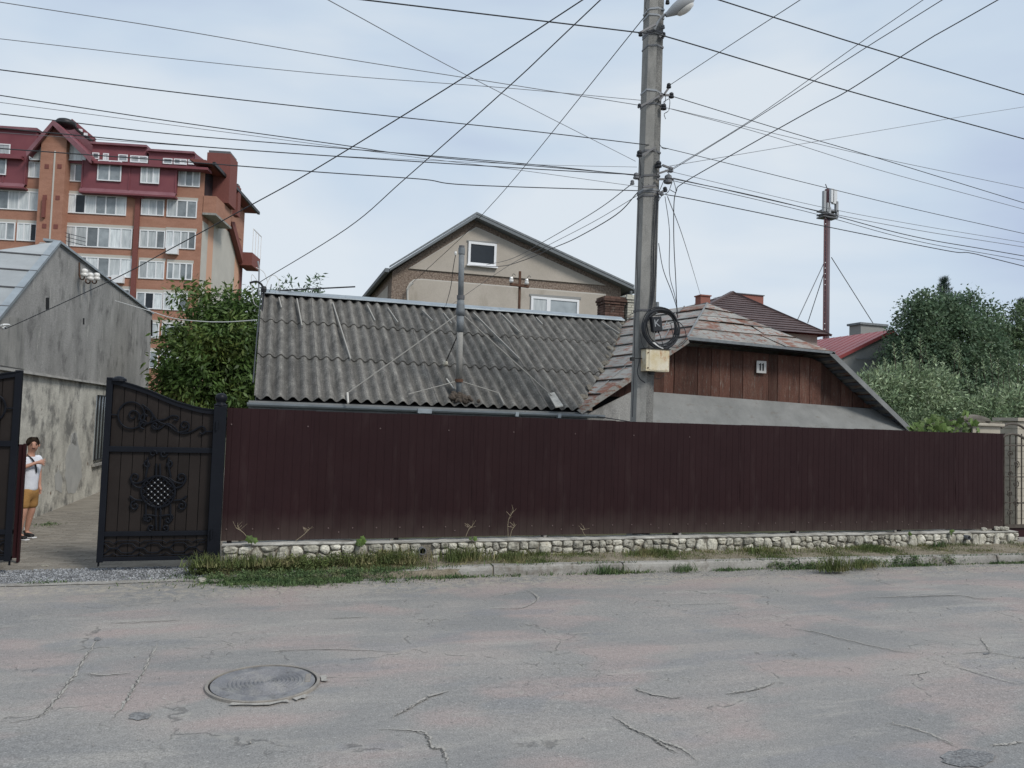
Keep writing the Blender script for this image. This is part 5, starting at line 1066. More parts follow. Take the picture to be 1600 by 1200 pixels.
# floor bands: reveal strip of pale lintel above each row
def window(px0, py0, px1, py1, npane, o=.0, m='glass', dark=None, curt=()):
    u0 = fa(px0, (py0+py1)/2)[0]; u1 = fa(px1, (py0+py1)/2)[0]; zt = fa((px0+px1)/2, py0)[1]; zb = fa((px0+px1)/2, py1)[1]
    fr = .09; V = MB()
    for a, b, c, d in ((u0, u1, zt-fr, zt), (u0, u1, zb, zb+fr), (u0, u0+fr, zb+fr, zt-fr), (u1-fr, u1, zb+fr, zt-fr)): V.prism([FP(a, c, o+.09), FP(b, c, o+.09), FP(b, d, o+.09), FP(a, d, o+.09)], AN*-.08)
    wdt = (u1-u0)/npane
    for k in range(1, npane): a = u0+k*wdt; V.prism([FP(a-.06, zb+fr, o+.085), FP(a+.06, zb+fr, o+.085), FP(a+.06, zt-fr, o+.085), FP(a-.06, zt-fr, o+.085)], AN*-.07)
    f = V.build('window', 'winf', ap)
    for k in range(npane):
        a, b = u0+k*wdt+.03, u0+(k+1)*wdt-.03; mm = 'gdark' if k == dark else ('curtain' if random.random() < .5 else 'glass')
        MB().prism([FP(a, zb+.05, o+.04), FP(b, zb+.05, o+.04), FP(b, zt-.05, o+.04), FP(a, zt-.05, o+.04)], AN*-.02).build('pane', mm, f)
    return u0, u1, zb, zt
fl = []
rowsL = {  # bands of windows, in photo coordinates
 'B': [(-18, 298, 62, 328, 5, None), (101.6, 305, 198, 335, 6, 1), (221, 312, 257, 337, 3, None), (261, 313, 308, 340, 3, None)],
 'C': [(-18, 347, 24, 375, 3, 0), (27, 349, 58, 377, 3, 2), (100, 355, 207, 387, 6, None), (218, 360, 258, 388, 3, None), (259, 361, 306, 389, 4, None)],
 'D': [(100, 402, 206, 432, 6, None), (217, 408, 257, 436, 3, None), (261, 411, 301, 437, 4, None)],
 'E': [(97, 450, 203, 478, 6, None), (213, 457, 254, 483, 3, 1), (255, 458, 293, 485, 3, None)],
 'F': [(95, 500, 202, 528, 6, None), (209, 504, 249, 528, 3, None), (253, 505, 290, 530, 3, None)],
 'G': [(207, 548, 247, 575, 3, None), (250, 549, 287, 577, 3, None)]}
for k in rowsL:
    for a in rowsL[k]:
        u0, u1, zb, zt = window(*a[:5], dark=a[5]); fbox(u0-.05, u1+.05, zt, zt+.28, 0, .02, 'lintel', 'cream')
for a in ((-14, 246, 16, 276, 2), (157, 254, 194, 286, 2), (224, 260, 253, 290, 3)): window(*a, o=.55)
for a in ((45, 253, 64, 278, 2), (104, 256, 131, 284, 2), (279, 264, 313, 292, 3)): window(*a)
# crimson bays with sloped foot flashing
def bay(px0, px1, pyt0, pyt1, pyb0, pyb1):
    u0, z0t = fa(px0, pyt0, .5); u1, z1t = fa(px1, pyt1, .5); z0b = fa(px0, pyb0, .5)[1]; z1b = fa(px1, pyb1, .5)[1]; zt = max(z0t, z1t); zb = (z0b+z1b)/2
    MB().prism([FP(u0, zb, .5), FP(u1, zb, .5), FP(u1, zt, .5), FP(u0, zt, .5)], AN*-.48).build('crimson_bay', 'redpan', ap)
    n_ = 3
    MB().prism([FP(u0-.1, zb-.35, .8), FP(u1+.1, zb-.35, .8), FP(u1+.1, zb-.5, .8), FP(u0-.1, zb-.5, .8)], AN*-.75).build('bay_flashing', 'redpan', ap)
    MB().add([FP(u0-.1, zb-.35, .8), FP(u1+.1, zb-.35, .8), FP(u1+.1, zb+.02, .5), FP(u0-.1, zb+.02, .5)], [(0, 1, 2, 3)]).build('bay_flashing', 'redroofm', ap)
    for uu in (u0, (u0+u1)/2, u1): fbox(uu-.06, uu+.06, zb, zt, .5, .56, 'bay_batten', 'redpan')
bay(130, 276, 250, 262, 292, 303); bay(-26, 41, 238, 242, 283, 288)
# string of eaves above the bays
u0, z0 = fa(139, 249, .9); u1, z1 = fa(328, 261, .9); ze = (z0+z1)/2
for a, b in ((u0, UR+.6), (UL, fa(43, 240)[0])):
    MB().add([FP(a, ze-.1, 1.0), FP(b, ze-.1, 1.0), FP(b, ze+.28, -.6), FP(a, ze+.28, -.6)], [(0, 1, 2, 3)]).build('eave_roof', 'redroofm', ap)
    fbox(a, b, ze-.32, ze-.1, -.2, 1.0, 'eave_fascia', 'redpan')
# dormer band
u0, zt0 = fa(150, 228, -1); u1, zt1 = fa(303, 240, -1)
fbox(u0-.3, fa(229, 235, -1)[0], ze+.3, zt0+.1, -8, -1.0, 'dormer_band', 'redpan'); fbox(fa(233, 235, -1)[0], u1, ze+.3, zt0-.25, -8, -1.0, 'dormer_band', 'redpan')
fbox(u0-.4, fa(229, 235, -1)[0]+.1, zt0+.1, zt0+.3, -8, -.7, 'dormer_roof', 'redroofm'); fbox(fa(233, 235, -1)[0]-.1, u1+.1, zt0-.25, zt0-.05, -8, -.7, 'dormer_roof', 'redroofm')
MB().prism([FP(u1, ze+.35, -1), FP(u1+2.2, ze+.35, -1), FP(u1+.1, zt0-.1, -1)], AN*-7).build('dormer_roof', 'redroofm', ap)
fbox(UL, fa(48, 220)[0], ze+.3, zt0+1.0, -8, -1.0, 'dormer_band', 'redpan'); fbox(UL, fa(50, 220)[0], zt0+1.0, zt0+1.25, -8, -.7, 'dormer_roof', 'redroofm')
for a in ((-16, 219, 7, 236, 1), (39, 223, 47, 234, 1), (154, 234, 163, 246, 1), (178, 236, 193, 247, 1), (197, 238, 225, 249, 2), (249, 242, 264, 251, 1), (266, 243, 287, 252, 2), (289, 244, 302, 252, 1), (137, 233, 148, 243, 1)): window(*a, o=-.98)
# stair tower with pointed gable
ua, ub = fa(62.5, 260, 1)[0], fa(102, 260, 1)[0]; upk, zpk = fa(87, 193, 1)
fbox(ua, ub, 0, fa(85, 212, 1)[1], -1, 1.0, 'stair_tower', 'brick')
uu = (ua+ub)/2+.15; zt_ = fa(85, 212, 1)[1]
MB().prism([FP(ua, zt_, .98), FP(ub, zt_, .98), FP(upk, zpk-.3, .98)], AN*-1.9).build('tower_gable', 'brickdk', ap)
fbox(uu-.06, uu+.06, 4, zt_-1.4, 1.0, 1.06, 'tower_pipe', 'stuccow')
la, lb = fa(41, 239, 1.4), fa(144, 249, 1.4)
for (u_, z_) in (la, lb):
    d = 1 if u_ > upk else -1
    MB().prism([FP(upk, zpk+.15, 1.5), FP(u_, z_+.1, 1.5), FP(u_-.1*d, z_-.35, 1.5), FP(upk, zpk-.35, 1.5)], AN*-.25).build('gable_fascia', 'redroofm', ap)
    MB().prism([FP(upk, zpk+.15, 1.45), FP(u_, z_+.1, 1.45), FP(u_, z_-.1, 1.45), FP(upk, zpk-.1, 1.45)], AN*-9).build('gable_roof', 'redpan', ap)
    MB().prism([FP(upk, zpk-.6, .3), FP(u_, z_-.1, .3), FP(upk, z_-.1, .3)], AN*-.1).build('gable_wall', 'redpan', ap)
for P in ([(106, 221), (106, 250), (134, 251), (134, 240)], [(47, 250), (65, 250), (65, 221), (47, 237)]):
    Q = [FP(*fa(a, b, .4), .4) for a, b in P]; f = MB().prism(Q, AN*-.05).build('gable_window', 'curtain', ap)
    for i in range(4): MB().bar(Q[i]+AN*.03, Q[(i+1) % 4]+AN*.03, .12, .06).build('frame', 'winf', f)
for px, py in ((73, 260), (93, 260), (70, 308), (90, 309), (69, 353), (87, 354)): u_, z_ = fa(px, py, 1.02); fbox(u_-.18, u_+.18, z_-.2, z_+.2, 1.0, 1.03, 'vent_grille', 'brickdk')
fbox(*(lambda q: (q-.12, q+.12))(fa(70, 315, 1.02)[0]), 18.8, 20.6, 1.0, 1.25, 'tower_lamp', 'brickdk')
# back gable ridge with dish
q0, q1 = FP(*fa(112, 190, -3), -3), FP(*fa(148, 220, -3), -3)
MB().prism([q0, q1, q1-Vector((0, 0, 1.2)), q0-Vector((0, 0, 1.2))+AD*-2], AN*-3).build('rear_gable', 'redroofm', ap)
MB().bar(q0+Vector((0, 0, .1)), q1+Vector((0, 0, .1)), .35, .3).build('rear_gable_edge', 'redpan', ap)
q = FP(*fa(103, 191, -1), -1); MB().lathe(q-Vector((0, 0, .5)), [(.6, 0), (.85, .15), (.9, .4), (.7, .65), (.3, .8), (.01, .85)], 14).build('roof_cowl', 'black', ap, smooth=True)
q = FP(*fa(132, 212, -2), -2); MB().obox(q, (1, 0, -.7), (0, 1, 0), (.7, 0, 1), .9, .3, .08).build('roof_panel', 'black', ap); 
for px, py in ((126, 204), (134, 210)): q = FP(*fa(px, py, -1.8), -1.8); MB().obox(q, (1, 0, 0), (0, 1, 0), (0, 0, 1), .15, .1, .12).build('roof_bracket', 'mastw', ap)
# downpipe column
ud = fa(208, 360, .1)[0]; fbox(ud+.1, ud+.5, 0, fa(211, 306, .1)[1], 0, .25, 'downpipe', 'brickdk'); fbox(ud-.1, ud+.8, fa(211, 310, .1)[1], fa(211, 303, .1)[1], 0, .4, 'hopper', 'redpan')
# big chimneys
def chim(px0, px1, pyt, o, dep, name='chimney', m='brickdk'):
    a = fa(px0, pyt, o); b = fa(px1, pyt, o); c = fbox(a[0], b[0], 22, a[1], o-dep, o, name, m); fbox(a[0]+.1, b[0]-.1, a[1], a[1]+.25, o-dep+.1, o-.1, 'chimney_cap', 'steel', c)
chim(324, 361, 238, -2.5, 2.5); chim(365, 373, 290, -7, 1); chim(180, 191, 227, -2, .8)
# end wall
EN = AD; E0 = FP(UR, 0, 0)
def en(px, py, off=0): q = onP(px, py, E0+EN*off, EN); return -(q-E0).dot(AN), q.z
def EP(d, z, off=0): return E0-AN*d+EN*off+Vector((0, 0, z))
def ebox(d0, d1, z0, z1, off, name, m, th=None): MB().prism([EP(d0, z0, off), EP(d1, z0, off), EP(d1, z1, off), EP(d0, z1, off)], -EN*(th or off*.9)).build(name, m, ap)
ebox(1.9, 3.6, 0, 20.2, .03, 'peach_strip', 'peach'); ebox(3.6, 11.3, 0, 20.6, .04, 'cream_panel', 'cream'); ebox(11.3, 13.0, 0, 20.5, .03, 'peach_strip', 'peach'); ebox(0.2, 1.9, 0, 19.6, .03, 'grey_strip', 'cream'); ebox(13.6, 14.6, 0, 19.5, .03, 'brick_corner', 'brickdk')
# receding eave and corner balconies
MB().prism([EP(-1.1, 24.55, 1.1), EP(16, 24.55, 1.1), EP(16, 24.9, .4), EP(-1.1, 24.9, .4)], -EN*1.5).build('side_eave', 'brickdk', ap)
MB().bar(EP(-1.1, 24.6, 1.15), EP(16, 24.6, 1.15), .25, .3).build('side_eave_edge', 'black', ap)
ebox(.3, 4.2, 21.9, 24.5, .06, 'loggia_opening', 'gdark')
MB().prism([EP(0, 20.3, 1.2), EP(5, 20.3, 1.2), EP(5, 21.9, 1.2), EP(0, 21.9, 1.2)], -EN*1.15).build('corner_balcony', 'brick', ap); MB().prism([EP(-.1, 20.1, 1.25), EP(5.1, 20.1, 1.25), EP(5.1, 20.3, 1.25), EP(-.1, 20.3, 1.25)], -EN*1.2).build('balcony_slab', 'conc', ap)
ebox(5.2, 13.5, 20.9, 24.4, .06, 'gable_brick', 'brick')
MB().prism([EP(7.4, 21.4, .6), EP(8.6, 21.7, .6), EP(12.6, 18.9, .6), EP(12.4, 18.2, .6)], -EN*.5).build('raked_fascia', 'brickdk', ap)
MB().prism([EP(12.6, 18.0, 1.5), EP(16.2, 18.0, 1.5), EP(16.2, 19.4, 1.5), EP(12.6, 19.4, 1.5)], -EN*1.45).build('rear_balcony', 'brickdk', ap)
for d in (12.6, 13.8, 15, 16.2): MB().bar(EP(d, 19.4, 1.5), EP(d, 22, 1.5), .07).build('balcony_post', 'winf', ap)
MB().bar(EP(12.6, 22, 1.5), EP(16.2, 22, 1.5), .08).build('balcony_rail', 'winf', ap)
# tv aerial and air conditioners on the facade
for px, py in ((184, 436), (269, 391)): u_, z_ = fa(px, py, .3); fbox(u_-.5, u_+.5, z_-.35, z_+.35, .02, .45, 'air_conditioner', 'winf')
q = thing('roof_aerial', 'small television aerial sticking up behind the grey shed roof', 'antenna', sh(108, 392, -1.2))
c_ = sh(108, 400, -1.2); MB().tube([c_-Vector((0, 0, .3)), sh(108, 365, -1.2)], .016).build('mast', 'wire', q)
for py in (368, 374, 380): a = sh(108, py, -1.2); MB().tube([a+Vector((-.02, -.3, 0)), a+Vector((.35, .15, 0))], .008).build('element', 'wire', q)

# ================================================================== CREAM HOUSE BEHIND
HY = 28.0; bhp = thing('gabled_house', 'cream and pebble dashed gable house behind the corrugated roof', 'house', (8, HY, 0))
H = lambda px, py, y=HY: onY(px, py, y)
pk, l_, r_ = H(745, 340), H(613, 424), H(986, 452)
MB().prism([(l_.x, HY, 0), (r_.x-.45, HY, 0), (r_.x-.45, HY, r_.z+.15), tuple(pk), (l_.x, HY, l_.z)], (0, 10, 0)).build('gable_wall', 'pebble', bhp)
def plate(P, y, m, name, th=.06):
    return MB().prism([H(a, b, HY-y) for a, b in P], (0, th, 0)).build(name, m, bhp)
P1 = [(640, 419.5), (745, 356), (946, 446), (640, 419.5)][:3]
def grow(P, k):
    cx = sum(a for a, b in P)/len(P); cy = sum(b for a, b in P)/len(P); o = []
    for a, b in P: d = hypot(a-cx, b-cy); o.append((a+(a-cx)/d*k*1.6, b+(b-cy)/d*k*1.6))
    return o
plate(grow(P1, 1.2), .035, 'stuccow', 'panel_border', .03); plate(P1, .055, 'stucco', 'stucco_panel', .04)
P2 = [(637, 520), (637, 452), (641, 444), (648, 438), (660, 437), (945, 461), (944, 530)]
plate([(a-1.6 if a < 700 else a+1.6, b-1.6 if b < 500 else b) for a, b in P2], .035, 'stuccow', 'panel_border', .03); plate(P2, .055, 'stucco', 'stucco_panel', .04)
def hwin(px0, py0, px1, py1, slope, div=None, dark='gdark', kind=0):
    y = HY-.10; Q = [H(px0, py1, y), H(px1, py1+slope, y), H(px1, py0+slope, y), H(px0, py0, y)]
    x0, x1 = Q[0].x, Q[1].x; zb, zt = (Q[0].z+Q[1].z)/2, (Q[2].z+Q[3].z)/2; V = MB(); fr = .09
    V.box(x0, x1, y-.02, y+.05, zt-fr, zt); V.box(x0, x1, y-.02, y+.05, zb, zb+fr); V.box(x0, x0+fr, y-.02, y+.05, zb+fr, zt-fr); V.box(x1-fr, x1, y-.02, y+.05, zb+fr, zt-fr)
    if div: xm = x0+(x1-x0)*div; V.box(xm-.08, xm+.08, y-.02, y+.05, zb+fr, zt-fr)
    f = V.build('window', 'winf', bhp); MB().box(x0-.05, x1+.05, y-.10, y+.05, zb-.06, zb-.002).build('sill', 'winf', f)
    if div: MB().box(x0+fr, xm-.08, y+.01, y+.03, zb+fr, zt-fr).build('pane', 'curtain', f); MB().box(xm+.08, x1-fr, y+.01, y+.03, zb+fr, zt-fr).build('pane', 'glass', f)
    else: MB().box(x0+fr, x1-fr, y+.01, y+.03, zb+fr, zt-fr).build('pane', dark, f)
hwin(731, 378, 775, 414, 2); hwin(829, 463, 904, 497, 5, .36)
plate([(730, 375), (778, 378), (778, 380), (730, 377.5)], .09, 'greyw', 'lintel'); plate([(828, 459), (908, 464.5), (908, 468), (828, 462)], .09, 'greyw', 'lintel')
# roof slabs with grey fascia
oy = .45
for a, b, c, d in (((745, 335), (609, 419), (609, 423), (745, 339.5)), ((745, 335), (991, 449), (991, 453), (745, 339.5))):
    Pq = [H(*q, HY-oy) for q in (a, b, c, d)]; MB().prism(Pq, (0, 11, 0)).build('roof', 'roofg', bhp)
    MB().prism([q+Vector((0, 0, .10 if i < 2 else .13)) for i, q in enumerate(Pq)], (0, .12, 0)).build('bargeboard', 'galvd', bhp)
q = H(609, 420, HY-oy); MB().box(q.x-.16, q.x-.02, HY-oy, HY+10, q.z-.12, q.z+.02).build('gutter', 'roofg', bhp); q = H(991, 452, HY-oy); MB().box(q.x, q.x+.15, HY-oy, HY+10, q.z-.12, q.z+.02).build('gutter', 'roofg', bhp)
MB().box(l_.x-.03, l_.x-.005, HY+.8, HY+9, 0, l_.z-.4).build('side_render', 'stucco', bhp); MB().box(l_.x-.05, l_.x-.03, HY+3.5, HY+5, 5.6, 6.9).build('side_window', 'glass', bhp)
MB().tube(smoothline([H(637, 470, HY-.2), H(637, 455, HY-.2), H(641, 446, HY-.25), H(646, 442, HY-.3)], 4), .035).build('service_bracket', 'stuccow', bhp)
MB().tube([H(986, 455, HY-.5), H(986, 500, HY-.2)], .05).build('downpipe', 'galvd', bhp)
# ---- brown hip roof house
bh = thing('tiled_house', 'house with dark brown tiled hip roof and terracotta chimneys behind the tin gable', 'house', (22, 34, 0))
Pk = onY(1144.5, 458, 35); hd_ = ray(1145, 458)
eRt = onY(1299, 524, 31); ez = eRt.z; eLt = onZ(1030, 529, ez) if False else None
d_ = ray(1109, 480); # front left hip runs through this sight line
fl_ = onY(1060, 510, 31); fl_ = Vector((onY(1054, 513, 31).x, 31, ez)); bl_ = Vector((fl_.x-1.0, 39, ez)); br_ = Vector((eRt.x, 39, ez))
nt_ = 16
def tiled(a, b, apex, nm):
    nn = (b-a).cross(apex-a).normalized(); nn = nn if nn.z > 0 else -nn
    for i in range(nt_):
        t0_, t1_ = i/nt_, min(1, (i+1)/nt_+.01)
        MB().prism([a.lerp(apex, t0_)+nn*.05, b.lerp(apex, t0_)+nn*.05, b.lerp(apex, t1_)+nn*.01, a.lerp(apex, t1_)+nn*.01], -nn*.02).build('tile_course', 'tiles', bh)
tiled(fl_, eRt, Pk, 0); tiled(bl_, fl_, Pk, 0); MB().add([bl_, br_, Pk, eRt], [(0, 1, 2), (1, 3, 2)]).build('rear_roof', 'tiles', bh)
MB().bar(fl_, Pk+Vector((0, 0, .05)), .2, .12).build('hip_tile', 'tiles', bh); MB().bar(eRt, Pk+Vector((0, 0, .05)), .2, .12).build('hip_tile', 'tiles', bh)
MB().box(fl_.x+.5, eRt.x-.5, 31.4, 38.5, 0, ez).build('wall', 'stucco', bh)
a, b = onY(1095, 462, 32.5), onY(1110, 462, 32.5); MB().box(a.x, b.x, 32.5, 33.0, ez, a.z).build('chimney', 'terra', bh); MB().box(a.x-.04, b.x+.04, 32.45, 33.05, a.z, a.z+.06).build('chimney_cap', 'terra', bh)
a, b = onY(1152, 459, 35.5), onY(1193, 461, 35.5); MB().box(a.x, b.x, 35.5, 36.3, ez, a.z).build('chimney', 'terra', bh); MB().box(a.x-.04, b.x+.04, 35.45, 36.35, a.z, a.z+.05).build('chimney_cap', 'steel', bh)
# ---- red roof house
rh = thing('red_roofed_house', 'small grey house with a bright red metal roof right of the tiled roof', 'house', (26, 29, 0))
Y2 = 29.; A_, B_ = onY(1396, 515, Y2), onY(1303, 561, Y2); C_, D_ = A_+Vector((0, 9, 0)), B_+Vector((0, 9, 0))
nn = (B_-A_).cross(Vector((0, 1, 0))).normalized(); nn = nn if nn.z > 0 else -nn
for i in range(18):
    y0, y1 = Y2+i*.5, Y2+(i+1)*.5-.02; off = Vector((0, y0-Y2, 0)); o2 = Vector((0, y1-Y2, 0))
    MB().prism([A_+off, A_+o2, B_+o2, B_+off], -nn*.04).build('roof_panel', 'redtin', rh); MB().bar(A_+off+nn*.006, B_+off+nn*.006, .02, .016).build('roof_seam', 'redtin', rh)
MB().prism([A_+nn*.03, B_+nn*.03, B_-nn*.12, A_-nn*.12], (0, -.04, 0)).build('verge_board', 'redtin', rh)
MB().prism([A_, A_+Vector((2.4, 0, -1.9)), A_+Vector((2.4, 9, -1.9)), C_], (0, 0, -.05)).build('right_slope', 'redtin', rh)
MB().prism([(B_.x+.3, Y2+.15, 0), (A_.x+1.4, Y2+.15, 0), (A_.x+1.4, Y2+.15, A_.z-1.9), (A_.x, Y2+.15, A_.z-.1), (B_.x+.3, Y2+.15, B_.z)], (0, 8, 0)).build('wall', 'greyw', rh)
a = onY(1343, 562, Y2-.1); b = onY(1393, 562, Y2-.1); MB().bar(onY(1338, 560, Y2), onY(1392, 560, Y2), .06).build('gutter', 'alu', rh)
a, b = onY(1345, 521, 39), onY(1385, 509, 39); MB().box(a.x, b.x, 39, 40, a.z-1, b.z-.05).build('vent_housing', 'greyw', rh); MB().box(a.x-.12, b.x+.08, 38.9, 40.1, b.z-.05, b.z+.08).build('vent_cap', 'galvd', rh)
# ---- cell tower
TY = 125.; tb, tt_ = onY(1291, 560, TY), onY(1293, 296, TY); ct = thing('cell_tower', 'slim dark red mast with white antennas on the horizon', 'cell tower', (tb.x, TY, 0))
S = (tt_.z-tb.z)/264
def mx_(z): return tb.x+(tt_.x-tb.x)*(z-tb.z)/(tt_.z-tb.z)
zc = onY(1292, 335, TY).z
MB().tube([(mx_(0), TY, 0), (mx_(zc), TY, zc)], [4.3*S, 4.3*S], 12).build('mast', 'mast', ct, smooth=True)
MB().tube([(mx_(zc), TY, zc), (mx_(tt_.z), TY, tt_.z)], 4.2*S, 10).build('mast_head', 'mastr', ct)
lx = -8.5*S; MB().bar((tb.x+lx, TY-.5, 0), (mx_(zc)+lx, TY-.5, zc), .18).build('ladder_rail', 'mastr', ct); MB().bar((tb.x+lx+.5, TY-.5, 0), (mx_(zc)+lx+.5, TY-.5, zc), .18).build('ladder_rail', 'mastr', ct)
zz = 12
while zz < zc: MB().box(mx_(zz)+lx, mx_(zz)+lx+.5, TY-.55, TY-.45, zz, zz+.14).build('rung', 'mastw' if int(zz/6) % 2 else 'mastr', ct); zz += 1.1
for dx, dz0, dz1, w_, m in ((-12, 6, 38, 2.0, 'lampg'), (7, 2, 24, 3.6, 'mastw'), (11, 20, 36, 2.0, 'lampg'), (-6, 24, 38, 1.8, 'lampg'), (2, 1, 22, 2.6, 'mastw'), (12, 34, 42, 1.8, 'lampg'), (-3, 30, 40, 2.2, 'lampg')):
    z1 = tt_.z-dz0*S; z0 = tt_.z-dz1*S; c = mx_(z1)+dx*S; MB().box(c-w_*S, c+w_*S, TY-1.2, TY-.6, z0, z1).build('antenna', m, ct)
for dz in (36, 42, 46): z = tt_.z-dz*S; MB().box(mx_(z)-14*S, mx_(z)+14*S, TY-1, TY+1, z, z+.25).build('platform_ring', 'steel', ct)
MB().tube([(mx_(tt_.z), TY, tt_.z), (mx_(tt_.z)-4*S, TY, tt_.z+8*S)], .1).build('lightning_rod', 'steel', ct)
for a, b, d in (((1287, 412), (1246, 500), -6), ((1288, 425), (1262, 505), 4), ((1299, 402), (1366, 508), 0)): MB().tube([onY(*a, TY), onY(*b, TY+d)], .085, 5).build('guy_wire', 'wireg', ct)

# ================================================================== RIGHT NEIGHBOUR: PILLAR, GATE
pl = thing('gate_pillar', 'stone gate pillar with mossy cap at the right end of the brown fence', 'pillar', (13.1, 11.5, 0))
x0, x1 = onY(1520, 670, 11.2).x, onY(1563, 670, 11.2).x
zt = onY(1540, 664, 11.2).z
MB().box(x0, x1, 11.2, 11.8, 0, zt-.02).build('shaft', 'pillar', pl); MB().box(x0-.05, x1+.05, 11.14, 11.86, zt-.02, zt+.035).build('cap_slab', 'pillar', pl, bevel=.01); MB().box(x0-.02, x1+.02, 11.17, 11.83, zt+.035, zt+.07).build('cap_slab', 'moss', pl, bevel=.01)
V = []; n = 10
MB().lathe(((x0+x1)/2, 11.5, zt+.07), [(.40, 0), (.36, .05), (.22, .10), (.03, .13)], 4).build('cap_top', 'moss', pl)
ng = thing('garden_gate', 'brown wrought iron gate cut by the right picture edge', 'gate', (13.6, 11.3, 0))
GX0, GX1 = onY(1568, 700, 11.3).x, onY(1568, 700, 11.3).x+1.5; zb_ = onY(1585, 822, 11.3).z; zt_ = onY(1575, 665, 11.3).z
for x_ in np.linspace(GX0+.02, GX1, 11): MB().bar((x_, 11.3, zb_), (x_, 11.3, zt_-.15), .018, .018, (0, 1, 0)).build('bar', 'fig', ng)
for z_, w_ in ((zb_, .06), (zb_+.02, .03), (zt_-.38, .03), (zb_+.45, .02), (zb_+.95, .02)): MB().bar((GX0, 11.29, z_), (GX1, 11.29, z_), w_*.8, w_).build('rail', 'fig', ng)
MB().box(GX0, GX1, 11.31, 11.33, .1, zb_-.03).build('kick_panel', 'maroon', ng)
for dz in (0, -.2): MB().tube(smoothline([(GX0-.08, 11.28, zt_-.05+dz), (GX0+.1, 11.28, zt_+.03+dz), (GX0+.35, 11.28, zt_+.02+dz), (GX0+.6, 11.28, zt_-.1+dz), (GX0+.8, 11.28, zt_-.3+dz)], 5), .022).build('arched_rail', 'fig', ng)
for k in range(7):
    c = Vector((GX0+.13+.17*(k % 2), 11.27, zb_+.25+.19*k)); r0 = .075
    MB().tube([c+Vector(((r0-.055*i/16)*cos(.55*i+k), 0, (r0-.055*i/16)*sin(.55*i+k))) for i in range(17)], .009).build('scroll', 'fig', ng)
q = onY(1578, 835, 11.0); MB().lathe(q, [(.05, 0), (.06, -.02), (.03, -.05), (.005, -.055)], 9, 'y').build('rosette', 'redflower', ng)
MB().tube(smoothline([q+Vector((0, .02, 0)), q+Vector((.12, .02, -.03)), q+Vector((.3, .02, -.12))], 4), .012).build('scroll', 'fig', ng)
np3 = thing('rear_pillar', 'pale brick pillar behind the wrought iron gate at the right edge', 'pillar', (14.2, 11.9, 0)); q0, q1 = onY(1590, 700, 12.1).x, onY(1590, 700, 12.1).x+.7
for i in range(15):
    for k in range(2): MB().box(q0+k*.352, q0+k*.352+.345, 12.1, 12.6, .1+i*.155, .1+i*.155+.148).build('block', 'pillar', np3)
MB().box(q0-.05, q0+.75, 12.05, 12.65, 2.43, 2.5).build('cap_slab', 'pillar', np3)
sheet('side_path', [(13.25, 10.0), (20, 9.8), (20, 13), (13.25, 13)], .128, 'kerb')
MB().box(13.25, 20, 10.78, 11.25, .08, .17).build('threshold', 'kerb')['kind'] = 'structure'

# ================================================================== FOLIAGE
def leafcloud(blobs, nclump, per, L_, wd, sig, droop=.2, up=.5, shell=.55, flat=False, rng=RNG, zmin=None):
    vol = np.array([b[3]*b[4]*b[5] for b in blobs]); pr_ = vol**.8/np.sum(vol**.8); idx = rng.choice(len(blobs), nclump, p=pr_); B = np.array(blobs)[idx]
    d = rng.normal(size=(nclump, 3)); d /= np.linalg.norm(d, axis=1)[:, None]; rad = shell+(1.04-shell)*rng.random(nclump)**.7
    C = B[:, :3]+d*rad[:, None]*B[:, 3:6]
    n = nclump*per; out_d = np.repeat(d, per, 0); P = np.repeat(C, per, 0)+rng.normal(size=(n, 3))*sig*np.array([1, 1, .8])+out_d*rng.random(n)[:, None]*sig*.8
    if zmin is not None: P = P[P[:, 2] > zmin]; n = len(P); out_d = out_d[:n]
    ax = rng.normal(size=(n, 3))*.8+out_d*.9; ax[:, 2] -= droop; ax /= np.linalg.norm(ax, axis=1)[:, None]
    nr_ = rng.normal(size=(n, 3))*.7; nr_[:, 2] += up; nr_ += out_d*.35; sd = np.cross(ax, nr_); sd /= np.linalg.norm(sd, axis=1)[:, None]; nn_ = np.cross(sd, ax)
    l = (L_*(.6+.8*rng.random(n)))[:, None]; w_ = l*wd
    V = np.stack([P, P+ax*l*.45+sd*w_*.5-nn_*l*.05, P+ax*l-nn_*l*.12, P+ax*l*.45-sd*w_*.5-nn_*l*.05], 1).reshape(-1, 3)
    F = np.arange(n*4).reshape(-1, 4); return V, F, C
def tree(name, label, cat, base, blobs, nclump, per, L_, wd, sig, m, trunk_r=.15, droop=.2, up=.5, shell=.5, branches=14, group=None, tz=None):
    t = thing(name, label, cat, base, group=group); base = Vector(base)
    V, F, C = leafcloud(blobs, nclump, per, L_, wd, sig, droop, up, shell); o = link('crown', fastmesh('crown', V-np.array(base), F, 4), t, base, m=m)
    tb_ = MB(); cz = np.mean([b[2] for b in blobs]); cen = Vector((np.mean([b[0] for b in blobs]), np.mean([b[1] for b in blobs]), cz))
    tb_.tube(smoothline([base, base.lerp(cen, .5)+Vector((.1, 0, 0)), cen], 4), [trunk_r*(1-.06*i) for i in range(9)], 8)
    for k in range(branches):
        c = Vector(C[random.randrange(len(C))]); s = base.lerp(cen, random.uniform(.45, 1)); md = s.lerp(c, .5)+Vector((0, 0, .15)); P = smoothline([s, md, c], 3); tb_.tube(P, [trunk_r*.4*(1-.12*i) for i in range(len(P))], 5)
    tb_.build('trunk', 'bark', t); return t
